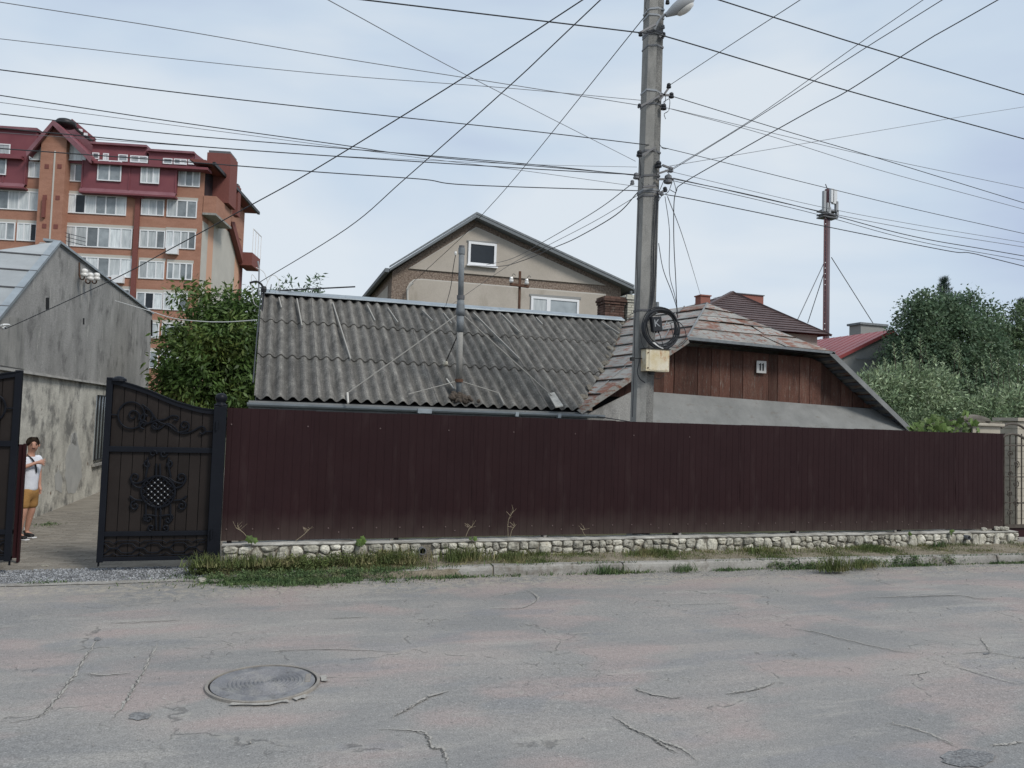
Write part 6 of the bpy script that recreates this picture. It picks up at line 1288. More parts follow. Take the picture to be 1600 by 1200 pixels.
tree('walnut_tree', 'leafy green walnut tree between the grey shed and the corrugated roof', 'tree', (-1.9, 22.5, 0),
     [(-1.45, 22.2, 2.9, 1.2, 1.5, 1.4), (-.9, 22.2, 3.9, 1.0, 1.2, 1.0), (-1.15, 22.4, 4.7, .75, .9, .6), (-2.0, 22.0, 4.95, .34, .4, .55), (-.2, 22.5, 4.6, .5, .9, .6), (-2.25, 22, 3.5, .45, .8, .6), (-.6, 22.2, 2.6, .9, 1.1, .9), (-1.7, 22.2, 4.15, .7, .8, .6), (-2.2, 22, 2.6, .45, .7, .6), (-.1, 22.4, 3.4, .7, .9, .9), (-.55, 22.4, 5.05, .14, .2, .35)], 900, 32, .17, .34, .17, 'leafA', droop=.65, up=.5, shell=.6)
tree('young_tree', 'slim leafy tips showing above the left end of the corrugated ridge', 'tree', (1.2, 24, 0),
     [(.9, 24, 5.35, .75, .6, .5), (.45, 24, 5.8, .18, .2, .4), (1.15, 24, 5.95, .16, .2, .45), (1.85, 24, 5.5, .3, .2, .35), (.1, 24, 5.5, .2, .2, .35)], 110, 18, .16, .32, .09, 'leafB', .06, droop=.3, shell=.3, branches=6)
# right hand side
tree('dark_tree', 'large dark green broadleaf tree at the right behind the pale bushes', 'tree', (29, 27, 0),
     [(28.6, 27, 6.4, 1.9, 1.8, 1.6), (27.4, 27, 5.2, 1.4, 1.5, 1.5), (30.4, 27, 5.6, 1.9, 1.6, 1.7), (29.3, 26.6, 4.2, 3.0, 1.8, 1.9), (29.2, 27, 7.3, .9, .9, .9), (27.4, 27, 7.2, .7, .7, .7), (30.0, 27, 7.4, .6, .6, .9), (26.5, 27, 5.5, .45, .6, .5), (31.4, 27, 6.7, .6, .5, .4), (26.2, 26.6, 3.4, 1.0, 1, .9), *[(*onY(px, py, 27)[:], rx, .9, rz) for px, py, rx, rz in ((1440, 487, .7, .8), (1510, 480, .7, .75), (1535, 497, .8, .7), (1432, 515, .5, .5), (1470, 490, 1.0, .9), (1452, 545, 1.0, 1.0), (1480, 478, .6, .4))], (29.5, 26.6, 3, 4, 1.5, 2), (27.1, 27, 6.2, .7, .9, .7), (31.2, 27, 6.0, 1.1, .9, 1.1), (26.9, 26.5, 3.0, 1.9, 1.4, 1.3)], 2300, 28, .15, .55, .19, 'leafB', .2, droop=.2, up=.6, shell=.4, branches=20)
tree('garden_tree', 'mid green tree at the right edge behind the dark one', 'tree', (33, 28, 0),
     [(33.2, 28, 5.4, 1.9, 1.4, 1.4), (34.5, 28, 5.0, 2.0, 1.5, 2.2), (32.8, 28, 6.3, .7, .7, .6), (34.2, 28, 6.8, .9, .7, .8), (33.5, 28, 3.5, 2.4, 1.5, 2), *[(*onY(px, py, 28)[:], rx, .9, rz) for px, py, rx, rz in ((1572, 505, .7, .7), (1592, 500, .8, .8), (1560, 530, .8, .8), (1600, 530, 1, 1))]], 900, 26, .16, .5, .2, 'leafD', .15, shell=.45)
def pine(px, py, Y, h, lab):
    p = onY(px, py, Y); t = thing('pine_tree', lab, 'tree', (p.x, Y, 0), group='pine tops above the trees'); rng = RNG; MB().tube([(p.x, Y, 0), (p.x, Y, p.z)], [.15, .04], 6).build('trunk', 'bark', t)
    n = 5200; k = rng.random(n)**.8; z = p.z-k*h; tuft = rng.integers(0, 46, n); ang = tuft*2.4; rr_ = (.12+k*.95)*rng.random(n)**.5
    zq = p.z-(tuft/46.)*h; rad = .10+(tuft/46.)*1.0; fr_ = rng.random(n)**.6
    P = np.stack([p.x+np.cos(ang)*rad*fr_, Y+np.sin(ang)*rad*fr_, zq+fr_*rad*.45], 1)+rng.normal(size=(n, 3))*.05
    ax = rng.normal(size=(n, 3)); ax[:, 2] = np.abs(ax[:, 2])+.6; ax /= np.linalg.norm(ax, axis=1)[:, None]; sd = np.cross(ax, rng.normal(size=(n, 3))); sd /= np.linalg.norm(sd, axis=1)[:, None]
    V = np.stack([P-sd*.008, P+sd*.008, P+ax*.17], 1).reshape(-1, 3); o = link('crown', fastmesh('crown', V-np.array([p.x, Y, 0]), np.arange(n*3).reshape(-1, 3), 3), t, (p.x, Y, 0), m='leafP')
pine(1475, 437, 28.5, 3.2, 'dark pine top rising above the middle of the dark tree'); pine(1596, 470, 30, 2.5, 'dark pine tip at the right picture edge')
def shoots(t, base, pts, L_, m, n=26):
    Vs = []; rng = RNG; tb_ = MB(); b0_ = np.array(base)
    for (x_, y_, z_, h_) in pts:
        lean = rng.normal(size=2)*.12; tb_.tube([(x_, y_, z_-h_*.6), (x_+lean[0]*h_, y_+lean[1]*h_, z_+h_)], .010, 4)
        for i in range(n):
            k = i/n; a = i*2.4; P = np.array([x_+lean[0]*h_*k, y_+lean[1]*h_*k, z_+h_*k]); ax = np.array([cos(a), sin(a), .75]); ax /= np.linalg.norm(ax); sd = np.cross(ax, [0, 0, 1]); sd /= np.linalg.norm(sd); l = L_*(1.1-.5*k)
            Vs += [P, P+ax*l*.45+sd*l*.16, P+ax*l, P+ax*l*.45-sd*l*.16]
    V = np.array(Vs); link('shoot_leaves', fastmesh('shoot_leaves', V-b0_, np.arange(len(V)).reshape(-1, 4), 4), t, base, m=m)['kind'] = 'stuff'; tb_.build('shoots', 'bark', t)['kind'] = 'stuff'
q = lambda px, py, Y=17.: onY(px, py, Y)
a = q(1420, 590); t = tree('apple_tree', 'pale grey green apple tree with upright shoots right of the tin gable', 'tree', (a.x, 17.4, 0),
     [(a.x, 17.4, 3.0, 1.35, 1.0, 1.0), (a.x+.9, 17.3, 2.9, 1.1, 1.0, 1.1), (a.x-.9, 17.3, 2.9, .9, .9, .8), (a.x+.2, 17.2, 2.3, 2.0, 1.0, .8)], 980, 26, .115, .38, .12, 'leafC', .09, droop=-.35, up=.3, shell=.5)
shoots(t, (a.x, 17.4, 0), [(*q(px, py, 17+random.uniform(-.5, .5))[:], h) for px, py, h in ((1400, 562, .45), (1412, 560, .6), (1437, 556, .62), (1443, 560, .5), (1452, 565, .45), (1462, 572, .3), (1490, 565, .55), (1497, 570, .45), (1503, 580, .4), (1385, 580, .35), (1370, 590, .3), (1425, 575, .4), (1475, 585, .35), (1510, 590, .35), (1345, 600, .25), (1358, 596, .25))], .16, 'leafC')
a2 = q(1555, 615); t = tree('plum_tree', 'pale green bush with long shoots behind the garden gate', 'tree', (a2.x, 17.0, 0),
     [(a2.x, 17, 2.7, 1.1, .9, .8), (a2.x+.9, 17, 2.8, 1.0, .9, .9), (a2.x-.5, 17, 2.2, 1.2, .9, .8), (a2.x+1.8, 17, 2.6, 1, .9, 1), (a2.x+.6, 16.6, 1.6, 1.8, .8, .9)], 820, 26, .115, .38, .12, 'leafC', .08, droop=-.4, up=.3, shell=.5)
shoots(t, (a2.x, 17, 0), [(*q(px, py, 17+random.uniform(-.5, .5))[:], h) for px, py, h in ((1525, 592, .45), (1540, 588, .5), (1552, 585, .6), (1560, 588, .5), (1578, 590, .5), (1590, 585, .6), (1598, 580, .6), (1515, 605, .35), (1568, 600, .4))], .16, 'leafC')
a3 = q(1345, 610, 16.5); tree('lilac_bush', 'greyish pale bush close against the right tin roof slope', 'bush', (a3.x, 16.6, 0), [(a3.x, 16.6, 2.9, .7, .6, .5), (a3.x+.6, 16.6, 2.5, 1.0, .7, .8), (a3.x+1.5, 16.4, 2.1, 1.3, .7, .8)], 230, 24, .10, .4, .11, 'leafC', .05, up=.3, shell=.4, branches=6)
a4 = q(1470, 645, 15.0); tree('hedge_bush', 'dark green low bush above the fence top near the vine', 'bush', (a4.x, 15, 0), [(a4.x-.5, 15, 2.0, 1.6, .6, .65), (a4.x+1.2, 15, 1.9, 1.5, .6, .6), (a4.x+2.6, 14.5, 1.6, 1.2, .6, .9)], 420, 24, .10, .45, .10, 'leafD', .05, shell=.4, branches=6)
a5 = q(1582, 740, 13.0); tree('gate_shrub', 'green shrub with reddish twigs seen through the wrought iron gate', 'bush', (a5.x, 13, 0), [(a5.x, 13, 1.3, .55, .5, 1.1), (a5.x+.8, 13.2, 1.2, .7, .5, 1.0)], 190, 24, .08, .5, .09, 'leafD', .04, shell=.3, branches=10)
# vine with big lobed leaves over the fence top
vt = thing('grape_vine', 'bright green grape vine leaves spilling over the right part of the fence', 'vine', onY(1480, 665, 11.15))
ang = np.linspace(0, 2*pi, 11)[:-1]; V = [(0, 0, 0)]; F = []
for i, a in enumerate(ang): r0 = 1. if i % 2 == 0 else .66; V.append((r0*sin(a), .12*abs(sin(a))+.08*r0, r0*cos(a)-.15))
V = [(0, 0, .0)]+V[1:]
for i in range(10): F.append((0, 1+i, 1+(i+1) % 10))
vm = MB().add(V, F).mesh('leaf'); 
for k in range(120):
    px = random.uniform(1420, 1532); top = np.interp(px, [1418, 1430, 1455, 1462, 1480, 1510, 1525, 1535], [664, 655, 651, 643, 652, 650, 655, 666]); py = random.uniform(top+2, 678); yy = 11.02+random.uniform(0, .5)
    link('leaf', vm, vt, onY(px, py, yy), (random.uniform(-.9, .5), random.uniform(-.9, .9), random.uniform(-.9, .9)), (random.uniform(.045, .085),)*3, 'vine')
for px, py in ((1508, 645), (1513, 647), (1519, 658)): link('leaf', vm, vt, onY(px, py, 11.05), (random.uniform(-.5, .2), .8, .3), (.07, .07, .1), 'vine')
MB().tube(smoothline([onY(1425, 672, 11.2), onY(1460, 662, 11.2), onY(1500, 655, 11.2), onY(1518, 660, 11.1)], 5), .008).build('vine_stem', 'bark', vt)

# ================================================================== GRASS AND WEEDS
def blades(pts, h, wd, lean=.5):
    n = len(pts); rng = RNG; P = np.array(pts); a = rng.random(n)*2*pi; ln = (rng.random(n)*lean)[:, None]; H_ = (np.asarray(h)*(.3+1.2*rng.random(n)**1.5))[:, None]
    d = np.stack([np.cos(a), np.sin(a), np.zeros(n)], 1); b = rng.random(n)*2*pi; s = np.stack([np.cos(b), np.sin(b), np.zeros(n)], 1)*wd*(.6+.8*rng.random(n))[:, None]
    upv = np.array([0, 0, 1.]); M1 = P+upv*H_*.6+d*H_*ln*.4; T1 = P+upv*H_*(1-.3*ln)+d*H_*ln*1.1
    V = np.stack([P-s, P+s, M1+s*.7, T1, M1-s*.7], 1).reshape(-1, 3); i = np.arange(n)*5
    F = np.stack([i, i+1, i+2, i+4], 1); F2 = np.stack([i+4, i+2, i+3, i+3], 1); F3 = F2[:, :3]
    V_ = V; me = bpy.data.meshes.new('blades'); nf = n*2; me.vertices.add(len(V_)); me.vertices.foreach_set('co', V_.astype(np.float32).ravel())
    lo = np.concatenate([F.ravel(), F3.ravel()]).astype(np.int32); me.loops.add(len(lo)); me.loops.foreach_set('vertex_index', lo); me.polygons.add(nf)
    me.polygons.foreach_set('loop_start', np.concatenate([np.arange(0, n*4, 4), n*4+np.arange(0, n*3, 3)]).astype(np.int32)); me.polygons.foreach_set('loop_total', np.concatenate([np.full(n, 4), np.full(n, 3)]).astype(np.int32))
    me.update(calc_edges=True); return me
def dens(x):  # how thickly the verge grows along the fence, from the photograph
    return np.interp(x, [-.6, .2, 1.2, 1.9, 2.35, 2.6, 3.3, 4.6, 6.5, 7.5, 9, 11, 12.3, 13], [.9, 1, 1, .9, .12, 1, .9, .8, .8, .75, .75, .75, .5, .1])
pts = []; hs = []
while len(pts) < 30000:
    x = random.uniform(-.75, 13.1); t = random.random()**1.15; k = kerbY(x)+.10; y = k+(10.66-k)*t
    cl = (.5+.5*sin(x*3.1+4*sin(y*2.3+x))*sin(y*7+x*1.7))*(.5+.5*sin(x*1.3+1)*sin(x*4.7))*1.6
    if random.random() > dens(x)*(.10+.9*cl): continue
    z = float(np.interp(x, [-.6, .6, 1.4, 2.3, 2.8], [.04, .055, .075, .11, .128]))+.05*t-.015; pts.append((x, y, z)); hs.append((.03+.045*t)*(1.35 if x < 2 else (1.0 if x < 4 else .7))*(.5+.9*cl))
o = link('grass', blades(pts, np.array(hs), .0035, .9), m='grass'); tag(o, 'grass growing on the verge between kerb and stone wall', 'grass', kind='stuff')
# low weeds in front of the kerb
pts = []; hs = []
patches = [(.75, 10.08, 1.25, .26, 1.25), (-.2, 10.22, .6, .2, .7), (-.75, 10.5, .5, .25, .9), (2.4, 9.97, .55, .05, .45), (4.75, 9.90, .55, .05, .7), (3.4, 9.93, .5, .03, .35), (6.5, 9.87, .35, .06, .5), (8.05, 9.80, .65, .07, .85), (10.25, 9.76, .95, .06, .9), (11.6, 9.72, .3, .04, .6), (12.3, 9.70, .6, .06, .7), (-2.4, 10.35, .35, .03, .5), (3.9, 10.0, 1.4, .05, .15), (7.2, 9.9, 2, .04, .15)]
wt = [a[2]*a[3]*a[4] for a in patches]
while len(pts) < 17000:
    cx_, cy_, rx_, ry_, de = random.choices(patches, wt)[0]; x = random.gauss(cx_, rx_*.5); y = random.gauss(cy_, ry_*.55)
    if sin(x*9+3*sin(y*11))*sin(y*17+x*5)+.8*sin(x*2.7+1) < random.uniform(-1.2, .5): continue
    if y > kerbY(x)-.005 and x > -.35 and y < kerbY(x)+.16: z = float(np.interp(x, [-.6, .6, 1.4, 2.3, 2.8], [.04, .055, .075, .11, .135]))
    else: z = .004
    pts.append((x, y, z)); hs.append((.02+.035*random.random())*(1.6 if random.random() < .08 else 1))
o = link('low_weeds', blades(pts, np.array(hs), .006, 1.6), m='grassd'); tag(o, 'low green weeds creeping over the road edge along the kerb', 'weeds', kind='stuff')
for_clumps = 0
def clump(px, py, label, n, h, sp, m='grass', z=.1, wd=.005, lean=.9, name='grass_tuft', group='taller weed clumps along the fence'):
    p = onZ(px, py, z)
    if p.y > 10.6 or z > .09: p = Vector((onY(px, py, 10.58).x, random.uniform(10.42, 10.52), .13))
    P = [(random.gauss(0, sp), random.gauss(0, max(.035, sp*.4)), random.uniform(0, .02)) for _ in range(n)]
    t = link(name, blades(P, np.full(n, h), wd, lean), None, p, m=m); tag(t, label, 'weed clump', group, 'stuff')
clump(1305, 893, 'tall green grass tuft leaning over the kerb in the right half', 420, .20, .13, z=.03)
clump(1345, 888, 'lower sprawling tuft just right of the tallest tuft', 300, .12, .16, z=.03)
clump(722, 880, 'yellow green tuft right of the drain pipe', 520, .19, .16)
clump(790, 872, 'short tuft before the light stones left of the picture centre', 260, .11, .2)
clump(1000, 868, 'sparse tuft at the wall foot right of the picture centre', 240, .10, .25)
clump(1180, 862, 'dry tuft at the wall foot behind the tall kerb tuft', 300, .11, .3)
clump(620, 872, 'long leaved tuft just left of the drain pipe', 420, .17, .18)
clump(400, 866, 'yellowing tuft in front of the stones near the gate post', 420, .14, .22)
clump(950, 895, 'dark weed at the kerb foot near the picture centre', 240, .10, .12, 'grassd', .01)
clump(1068, 894, 'scrubby weed at the kerb foot right of the centre', 150, .11, .10, 'grassd', .01)
clump(828, 893, 'small upright weed growing in a kerb joint', 60, .13, .02, 'grassd', .03)
clump(1460, 838, 'weed standing against the wall at its right end', 120, .12, .08, 'grassd', .2)
clump(322, 862, 'stalky weeds at the foot of the gate post', 260, .16, .12, 'grass', .08, lean=1.2)
def leafy(label, xs, z0, hgt, nc, L_, m, yc=10.5, ry=.12, per=14):
    bl = [(x_, yc+random.uniform(-.04, .05), z0+random.uniform(0, .04), random.uniform(.10, .22), ry*random.uniform(.7, 1.1), hgt*random.uniform(.5, 1.1)) for x_ in xs]
    V, F, C = leafcloud(bl, nc, per, L_, .42, .028, droop=-.2, up=.8, shell=.2, zmin=.03); b0_ = Vector((float(np.mean(xs)), yc, z0)); t = link('leafy_weed', fastmesh('leafy_weed', V-np.array(b0_), F, 4), None, b0_, m=m); tag(t, label, 'weeds', 'leafy weeds creeping on the verge', 'stuff')
leafy('leafy weeds heaped against the stones between the gate post and the drain', [.25, .45, .62, .8, .98, 1.12, 1.35, 1.6, 1.85], .13, .09, 420, .034, 'grass')
leafy('yellowing leafy weeds at the foot of the gate post', [-.75, -.55, -.35, -.1], .08, .07, 120, .034, 'grass', 10.55, .12)
leafy('creeping weeds covering the sunken kerb left of the drain', [-.5, -.2, 0, .25, .5, .75, 1.0, 1.25, 1.5, 1.8], .03, .04, 420, .026, 'grassd', 10.16, .15)
leafy('creeping weeds spilling over the kerb right of the tall tuft', [8.9, 9.2, 9.6, 9.9, 10.3, 10.6, 11.0], .05, .06, 260, .03, 'grassd', 9.82, .07)
leafy('low weeds at the kerb foot left of the tall tuft', [7.4, 7.7, 8.0, 8.2], .03, .06, 150, .03, 'grassd', 9.85, .06)
clump(560, 868, 'grassy clump below the burdock leaf', 260, .15, .16, 'grass', .17)
# burdock / broad leaf plants and dry stalks
def broad(px, py, label, k, s):
    p = onY(px, py, 10.62); t = thing('broadleaf_weed', label, 'weed', p, group='broad leaved weeds on the stone wall')
    for i in range(k): link('leaf', vm, t, p+Vector((random.uniform(-.5, .5)*s*1.6, random.uniform(-.03, .0), random.uniform(-.2, .7)*s)), (random.uniform(-.6, .3), random.uniform(-1, 1), random.uniform(-.6, .6)), (s*random.uniform(.5, .85),)*3, 'vine')
    MB().tube([p-Vector((0, 0, .08)), p+Vector((.01, 0, s*.3))], .005).build('stem', 'grassd' if False else 'bark', t)
broad(393, 846, 'small bright leaved weed beside the gate post', 4, .07); broad(562, 846, 'pale broad leaf weed under the fence gap', 5, .08); broad(737, 841, 'small two leaved weed on the coping', 3, .06); broad(1487, 832, 'low leafy weed on the coping at the right end', 5, .06); broad(1420, 834, 'reddish leafed weed on the coping far right', 3, .04)
def stalk(P, label, Y=10.62):
    t = MB(); Q = smoothline([onY(a, b, Y) for a, b in P], 4); t.tube(Q, .0035, 4); e_ = Q[-1]
    for i in range(7): t.tube([Q[-1-i//2], Q[-1-i//2]+Vector((random.uniform(-.09, .09), -.01, random.uniform(.01, .09)))], .002, 3)
    tag(t.build('dry_stalk', 'straw'), label, 'weed stalk', 'dry stalks against the fence')
stalk([(794, 840), (794, 815), (802, 798)], 'tall dry stalk with seed spikes against the brown fence'); stalk([(797, 840), (800, 828), (805, 821)], 'short dry stalk beside the tall one'); stalk([(388, 842), (380, 832), (369, 825)], 'dry stalk leaning left by the gate post'); stalk([(462, 845), (475, 835), (484, 826)], 'dry stalk leaning right over the left weeds'); stalk([(728, 838), (732, 828), (738, 822)], 'dry stalk above the two leaved weed'); stalk([(915, 838), (910, 829), (914, 827)], 'curled dry stalk on the coping near the centre')
# gravel, debris
def pebbles(name, n, fn, s0, s1, m, label, cat):
    rng = RNG; base = np.array([[1, 0, 0], [-1, 0, 0], [0, 1, 0], [0, -1, 0], [0, 0, 1], [0, 0, -1]], float); FF = np.array([[0, 2, 4], [2, 1, 4], [1, 3, 4], [3, 0, 4], [2, 0, 5], [1, 2, 5], [3, 1, 5], [0, 3, 5]])
    C = np.array([fn() for _ in range(n)]); s = (s0+(s1-s0)*rng.random(n)**2)[:, None, None]; V = base[None]*(.6+.7*rng.random((n, 6, 1)))*s*np.array([1, .9, .6]); a = rng.random(n)*6.3; ca, sa = np.cos(a)[:, None], np.sin(a)[:, None]
    X, Y = V[:, :, 0]*ca-V[:, :, 1]*sa, V[:, :, 0]*sa+V[:, :, 1]*ca; V = np.stack([X, Y, V[:, :, 2]], -1)+C[:, None]; F = FF[None]+np.arange(n)[:, None, None]*6
    o = link(name, fastmesh(name, V.reshape(-1, 3), F.reshape(-1, 3), 3), m=m); tag(o, label, cat, kind='stuff')
def gfn():
    while True:
        x, y = random.uniform(-4.6, -.55), random.uniform(10.33, 11.0)
        if x > -1.2 and random.random() < .5: continue
        return (x, y, .004+(y-10.33)*.065+.006)
pebbles('gravel', 11000, gfn, .006, .019, 'gravel', 'grey gravel on the apron before the gate', 'gravel')
pebbles('road_grit', 6500, lambda: (lambda x: (x, kerbY(x)-abs(random.gauss(0, .28))-.03, .004))(random.uniform(-5, 14)), .004, .011, 'crackl', 'pale grit lying along the kerb', 'grit')
pebbles('loose_chips', 420, lambda: (random.uniform(-4, 12), random.uniform(4.0, 9.6), .012), .004, .012, 'crackl', 'small pale stone chips scattered on the road', 'chips')
for k, (px, py, s, lb) in enumerate(((338, 908, .06, 'flat pale broken concrete lump at the kerb end'), (446, 891, .035, 'white stone lying in the grass left of the other'), (459, 893, .03, 'white stone lying in the grass right of the other'), (70, 884, .03, 'white flake on the gravel in the gate opening'), (154, 892, .018, 'small white pebble on the gravel by the gate leaf'), (316, 906, .06, 'rough concrete crumb beside the flat lump'))):
    o = link('loose_stone', rocks[k], None, onZ(px, py, .02 if k in (0, 5) else (.07 if k < 3 else .04)), (0, 0, k), (s*3, s*1.6, s*.8)); tag(o, lb, 'stone', 'loose stones on the ground')
for px, py, s in ((70, 815, 0), (82, 817, 0)): pass
pz_ = onZ(76, 820, .04); P = [(random.gauss(0, .10), random.gauss(0, .12), 0) for _ in range(160)]; o = link('fallen_twigs', blades(P, np.full(160, .03), .006, 2), None, pz_, m='grassd'); tag(o, 'wilted green sprigs lying on the driveway beside the boy', 'twigs', kind='stuff')

# ================================================================== THE BOY BEHIND THE GATE
fz0 = .035
pf = onZ(53, 842, fz0); per = thing('person', 'boy in white T-shirt, ochre shorts and black trainers standing behind the left gate leaf', 'person', pf)
K = (onY(49, 683, pf.y).z-fz0)/1.61
PB = Vector((onY(43.5, 770, pf.y).x, pf.y, fz0))
def sk(name, chains, m, label=None, sub=2, root=0):
    """chains: {key:(pos,radius)}, edges -> one skinned continuous mesh"""
    nodes, edges = chains; keys = list(nodes); V = [(Vector(nodes[k][0])*K)+PB-WL[per.name] for k in keys]; E_ = [(keys.index(a), keys.index(b)) for a, b in edges]
    me = bpy.data.meshes.new(name); me.from_pydata(V, E_, []); o = link(name, me, per, WL[per.name], m=m)
    md = o.modifiers.new('skin', 'SKIN'); md.use_smooth_shade = True
    sv = me.skin_vertices[0].data
    for i, k in enumerate(keys): r = nodes[k][1]; r = (r, r) if not isinstance(r, tuple) else r; sv[i].radius = (r[0]*K, r[1]*K)
    sv[root].use_root = True
    s = o.modifiers.new('sub', 'SUBSURF'); s.levels = sub; s.render_levels = sub
    return o
# facing: to the right and slightly to the street
fx, fy = .86, -.5; lx_, ly_ = .5, .86       # forward, his left
def fp(f, l, z): return (f*fx+l*lx_, f*fy+l*ly_, z)
hcx, hcy = .035*fx, .035*fy
def hp_(f, l, z): return (hcx+f*.45+l*.89, hcy-f*.89+l*.45, z)   # the head is turned further to the street
body = {'pel': (fp(0, 0, .84), (.085, .08)), 'sp': (fp(.01, 0, 1.0), (.08, .075)), 'ch': (fp(.02, 0, 1.18), (.09, .08)), 'nb': (fp(.0, 0, 1.31), (.065, .06)), 'nk': (fp(.02, 0, 1.375), .046),
        'h1': (fp(.04, 0, 1.425), (.070, .070)), 'h2': (fp(.035, 0, 1.49), (.088, .094)), 'h3': (fp(.02, 0, 1.56), (.078, .085)), 'nose': ((.035*.86+.095*.45, -.035*.5-.095*.89, 1.472), .014),
        'sR': (fp(0, -.155, 1.275), .05), 'eR': (fp(.05, -.23, 1.12), .038), 'wR': (fp(.19, -.07, 1.215), .026), 'hR': (fp(.235, -.02, 1.225), (.026, .034)),
        'sL': (fp(0, .155, 1.275), .05), 'eL': (fp(-.02, .22, 1.05), .036), 'wL': (fp(.02, .20, .84), .025), 'hL': (fp(.04, .19, .78), (.02, .034)),
        'hpR': (fp(0, -.08, .75), .07), 'kR': (fp(.04, -.095, .45), .056), 'cR': (fp(.01, -.095, .32), .050), 'aR': (fp(-.02, -.10, .09), .032), 'tR': (fp(.11, -.12, .035), .03),
        'hpL': (fp(0, .08, .75), .07), 'kL': (fp(.0, .10, .45), .056), 'cL': (fp(-.04, .10, .32), .050), 'aL': (fp(-.09, .11, .09), .032), 'tL': (fp(.03, .12, .035), .03)}
ed = [('pel', 'sp'), ('sp', 'ch'), ('ch', 'nb'), ('nb', 'nk'), ('nk', 'h1'), ('h1', 'h2'), ('h2', 'h3'), ('h2', 'nose'), ('ch', 'sR'), ('sR', 'eR'), ('eR', 'wR'), ('wR', 'hR'), ('ch', 'sL'), ('sL', 'eL'), ('eL', 'wL'), ('wL', 'hL'),
      ('pel', 'hpR'), ('hpR', 'kR'), ('kR', 'cR'), ('cR', 'aR'), ('aR', 'tR'), ('pel', 'hpL'), ('hpL', 'kL'), ('kL', 'cL'), ('cL', 'aL'), ('aL', 'tL')]
for s_, hb in (('R', fp(.235, -.02, 1.225)), ('L', fp(.04, .19, .78))):
    hb = Vector(hb)
    for i in range(4):
        if s_ == 'R': d1 = Vector(fp(.035, .02, (.022-.015*i))); d2 = Vector(fp(.0, .035, -.004)); b = hb+Vector((0, 0, .026-.017*i))
        else: d1 = Vector(fp(.008, -.01, -.045)); d2 = Vector(fp(.006, -.012, -.03)); b = hb+Vector(fp(-.026+.017*i, 0, -.02))
        k1, k2 = f'f{s_}{i}a', f'f{s_}{i}b'; body[k1] = (tuple(b+d1), .0085); body[k2] = (tuple(b+d1+d2*(1-.15*abs(i-1))), .007); ed += [('h'+s_, k1), (k1, k2)]
    th = hb+(Vector((0, 0, .045)) if s_ == 'R' else Vector(fp(.04, -.01, -.02))); body['th'+s_] = (tuple(th), .009); ed.append(('h'+s_, 'th'+s_))
sk('body', (body, ed), 'skin')
sk('t_shirt', ({'z': (fp(.0, 0, .74), (.15, .135)), 'a': (fp(.0, 0, .82), (.145, .13)), 'b': (fp(.01, 0, .98), (.135, .12)), 'c': (fp(.02, 0, 1.17), (.145, .125)), 'd': (fp(.0, 0, 1.285), (.085, .075)), 'e': (fp(.005, 0, 1.33), (.062, .058)), 'r': (fp(0, -.165, 1.265), .066), 'r2': (fp(.03, -.215, 1.17), .062), 'l': (fp(0, .165, 1.265), .066), 'l2': (fp(-.01, .20, 1.14), .060)},
                [('z', 'a'), ('a', 'b'), ('b', 'c'), ('c', 'd'), ('d', 'e'), ('c', 'r'), ('r', 'r2'), ('c', 'l'), ('l', 'l2')]), 'tee')
sk('shorts', ({'a': (fp(0, 0, .84), (.125, .11)), 'p': (fp(0, 0, .76), (.13, .12)), 'r': (fp(.01, -.085, .66), .098), 'r2': (fp(.035, -.095, .47), .084), 'l': (fp(0, .085, .66), .098), 'l2': (fp(.0, .10, .47), .084)}, [('a', 'p'), ('p', 'r'), ('r', 'r2'), ('p', 'l'), ('l', 'l2')]), 'shorts')
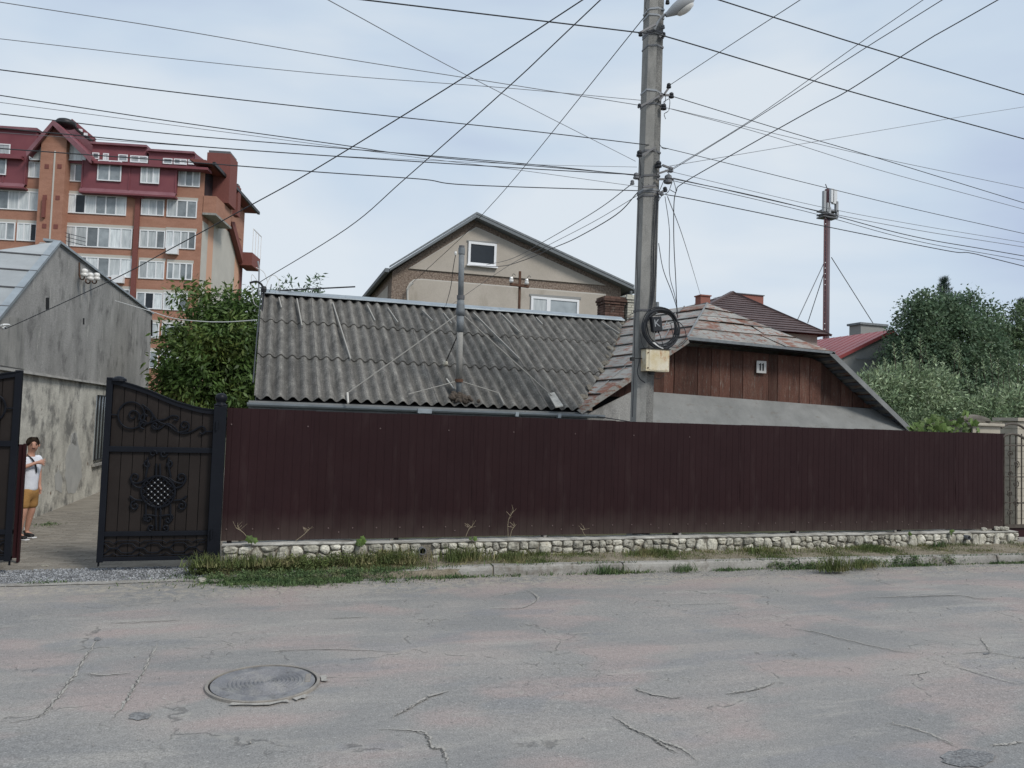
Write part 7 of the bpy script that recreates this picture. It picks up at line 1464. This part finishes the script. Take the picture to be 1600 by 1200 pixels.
sk('hair', ({'a': (hp_(-.055, 0, 1.455), (.080, .082)), 'b': (hp_(-.025, 0, 1.535), (.112, .108)), 'c': (hp_(.03, .01, 1.595), (.085, .07)), 'd': (hp_(.055, .035, 1.585), .034), 'e': (hp_(.055, -.03, 1.59), .030)}, [('a', 'b'), ('b', 'c'), ('c', 'd'), ('c', 'e')]), 'hair')
for s_, (f0, l0) in (('R', (-.02, -.10)), ('L', (-.09, .11))):
    sk('shoe', ({'h': (fp(f0-.035, l0, .048), (.046, .05)), 'm': (fp(f0+.06, l0-.01, .045), (.048, .044)), 't': (fp(f0+.155, l0-.02, .035), (.044, .032)), 'u': (fp(f0-.01, l0, .095), .042)}, [('h', 'm'), ('m', 't'), ('h', 'u')]), 'shoe')
    a = Vector(fp(f0-.07, l0, .012))*K+PB; b = Vector(fp(f0+.19, l0-.02, .012))*K+PB; MB().bar(a, b, .085, .022).build('sole', 'sole', per, bevel=.01)
    a = Vector(fp(f0-.01, l0, .125))*K+PB; MB().tube([a, a+Vector((0, 0, .035))], .036, 10).build('sock', 'sole', per)
def pp(f, l, z): return Vector(fp(f, l, z))*K+PB
MB().tube(smoothline([pp(.03, -.09, 1.335), pp(.10, -.06, 1.27), pp(.135, -.02, 1.17), pp(.14, .0, 1.05)], 4), .011).build('strap', 'black', per)
def hq(f, l, z): return Vector(hp_(f, l, z))*K+PB
for l in (-.034, .034):
    MB().obox(hq(.083, l, 1.492), (.89, .45, 0), (.45, -.89, 0), (0, 0, 1), .009, .005, .004).build('eye', 'black', per)
    MB().obox(hq(.084, l*1.05, 1.512), (.89, .45, 0), (.45, -.89, 0), (0, 0, 1), .015, .005, .0025).build('eyebrow', 'hair', per)
MB().obox(hq(.082, 0, 1.437), (.89, .45, 0), (.45, -.89, 0), (0, 0, 1), .020, .006, .004).build('mouth', 'maroon', per)
for l in (-.092, .092): MB().obox(hq(.0, l, 1.482), (.89, .45, 0), (.45, -.89, 0), (0, 0, 1), .010, .014, .024).build('ear', 'skin', per, bevel=.006)
MB().tube([pp(.045, -.10, .76), pp(.055, -.105, .66), pp(.05, -.1, .56)], .004).build('shorts_seam', 'rust', per)
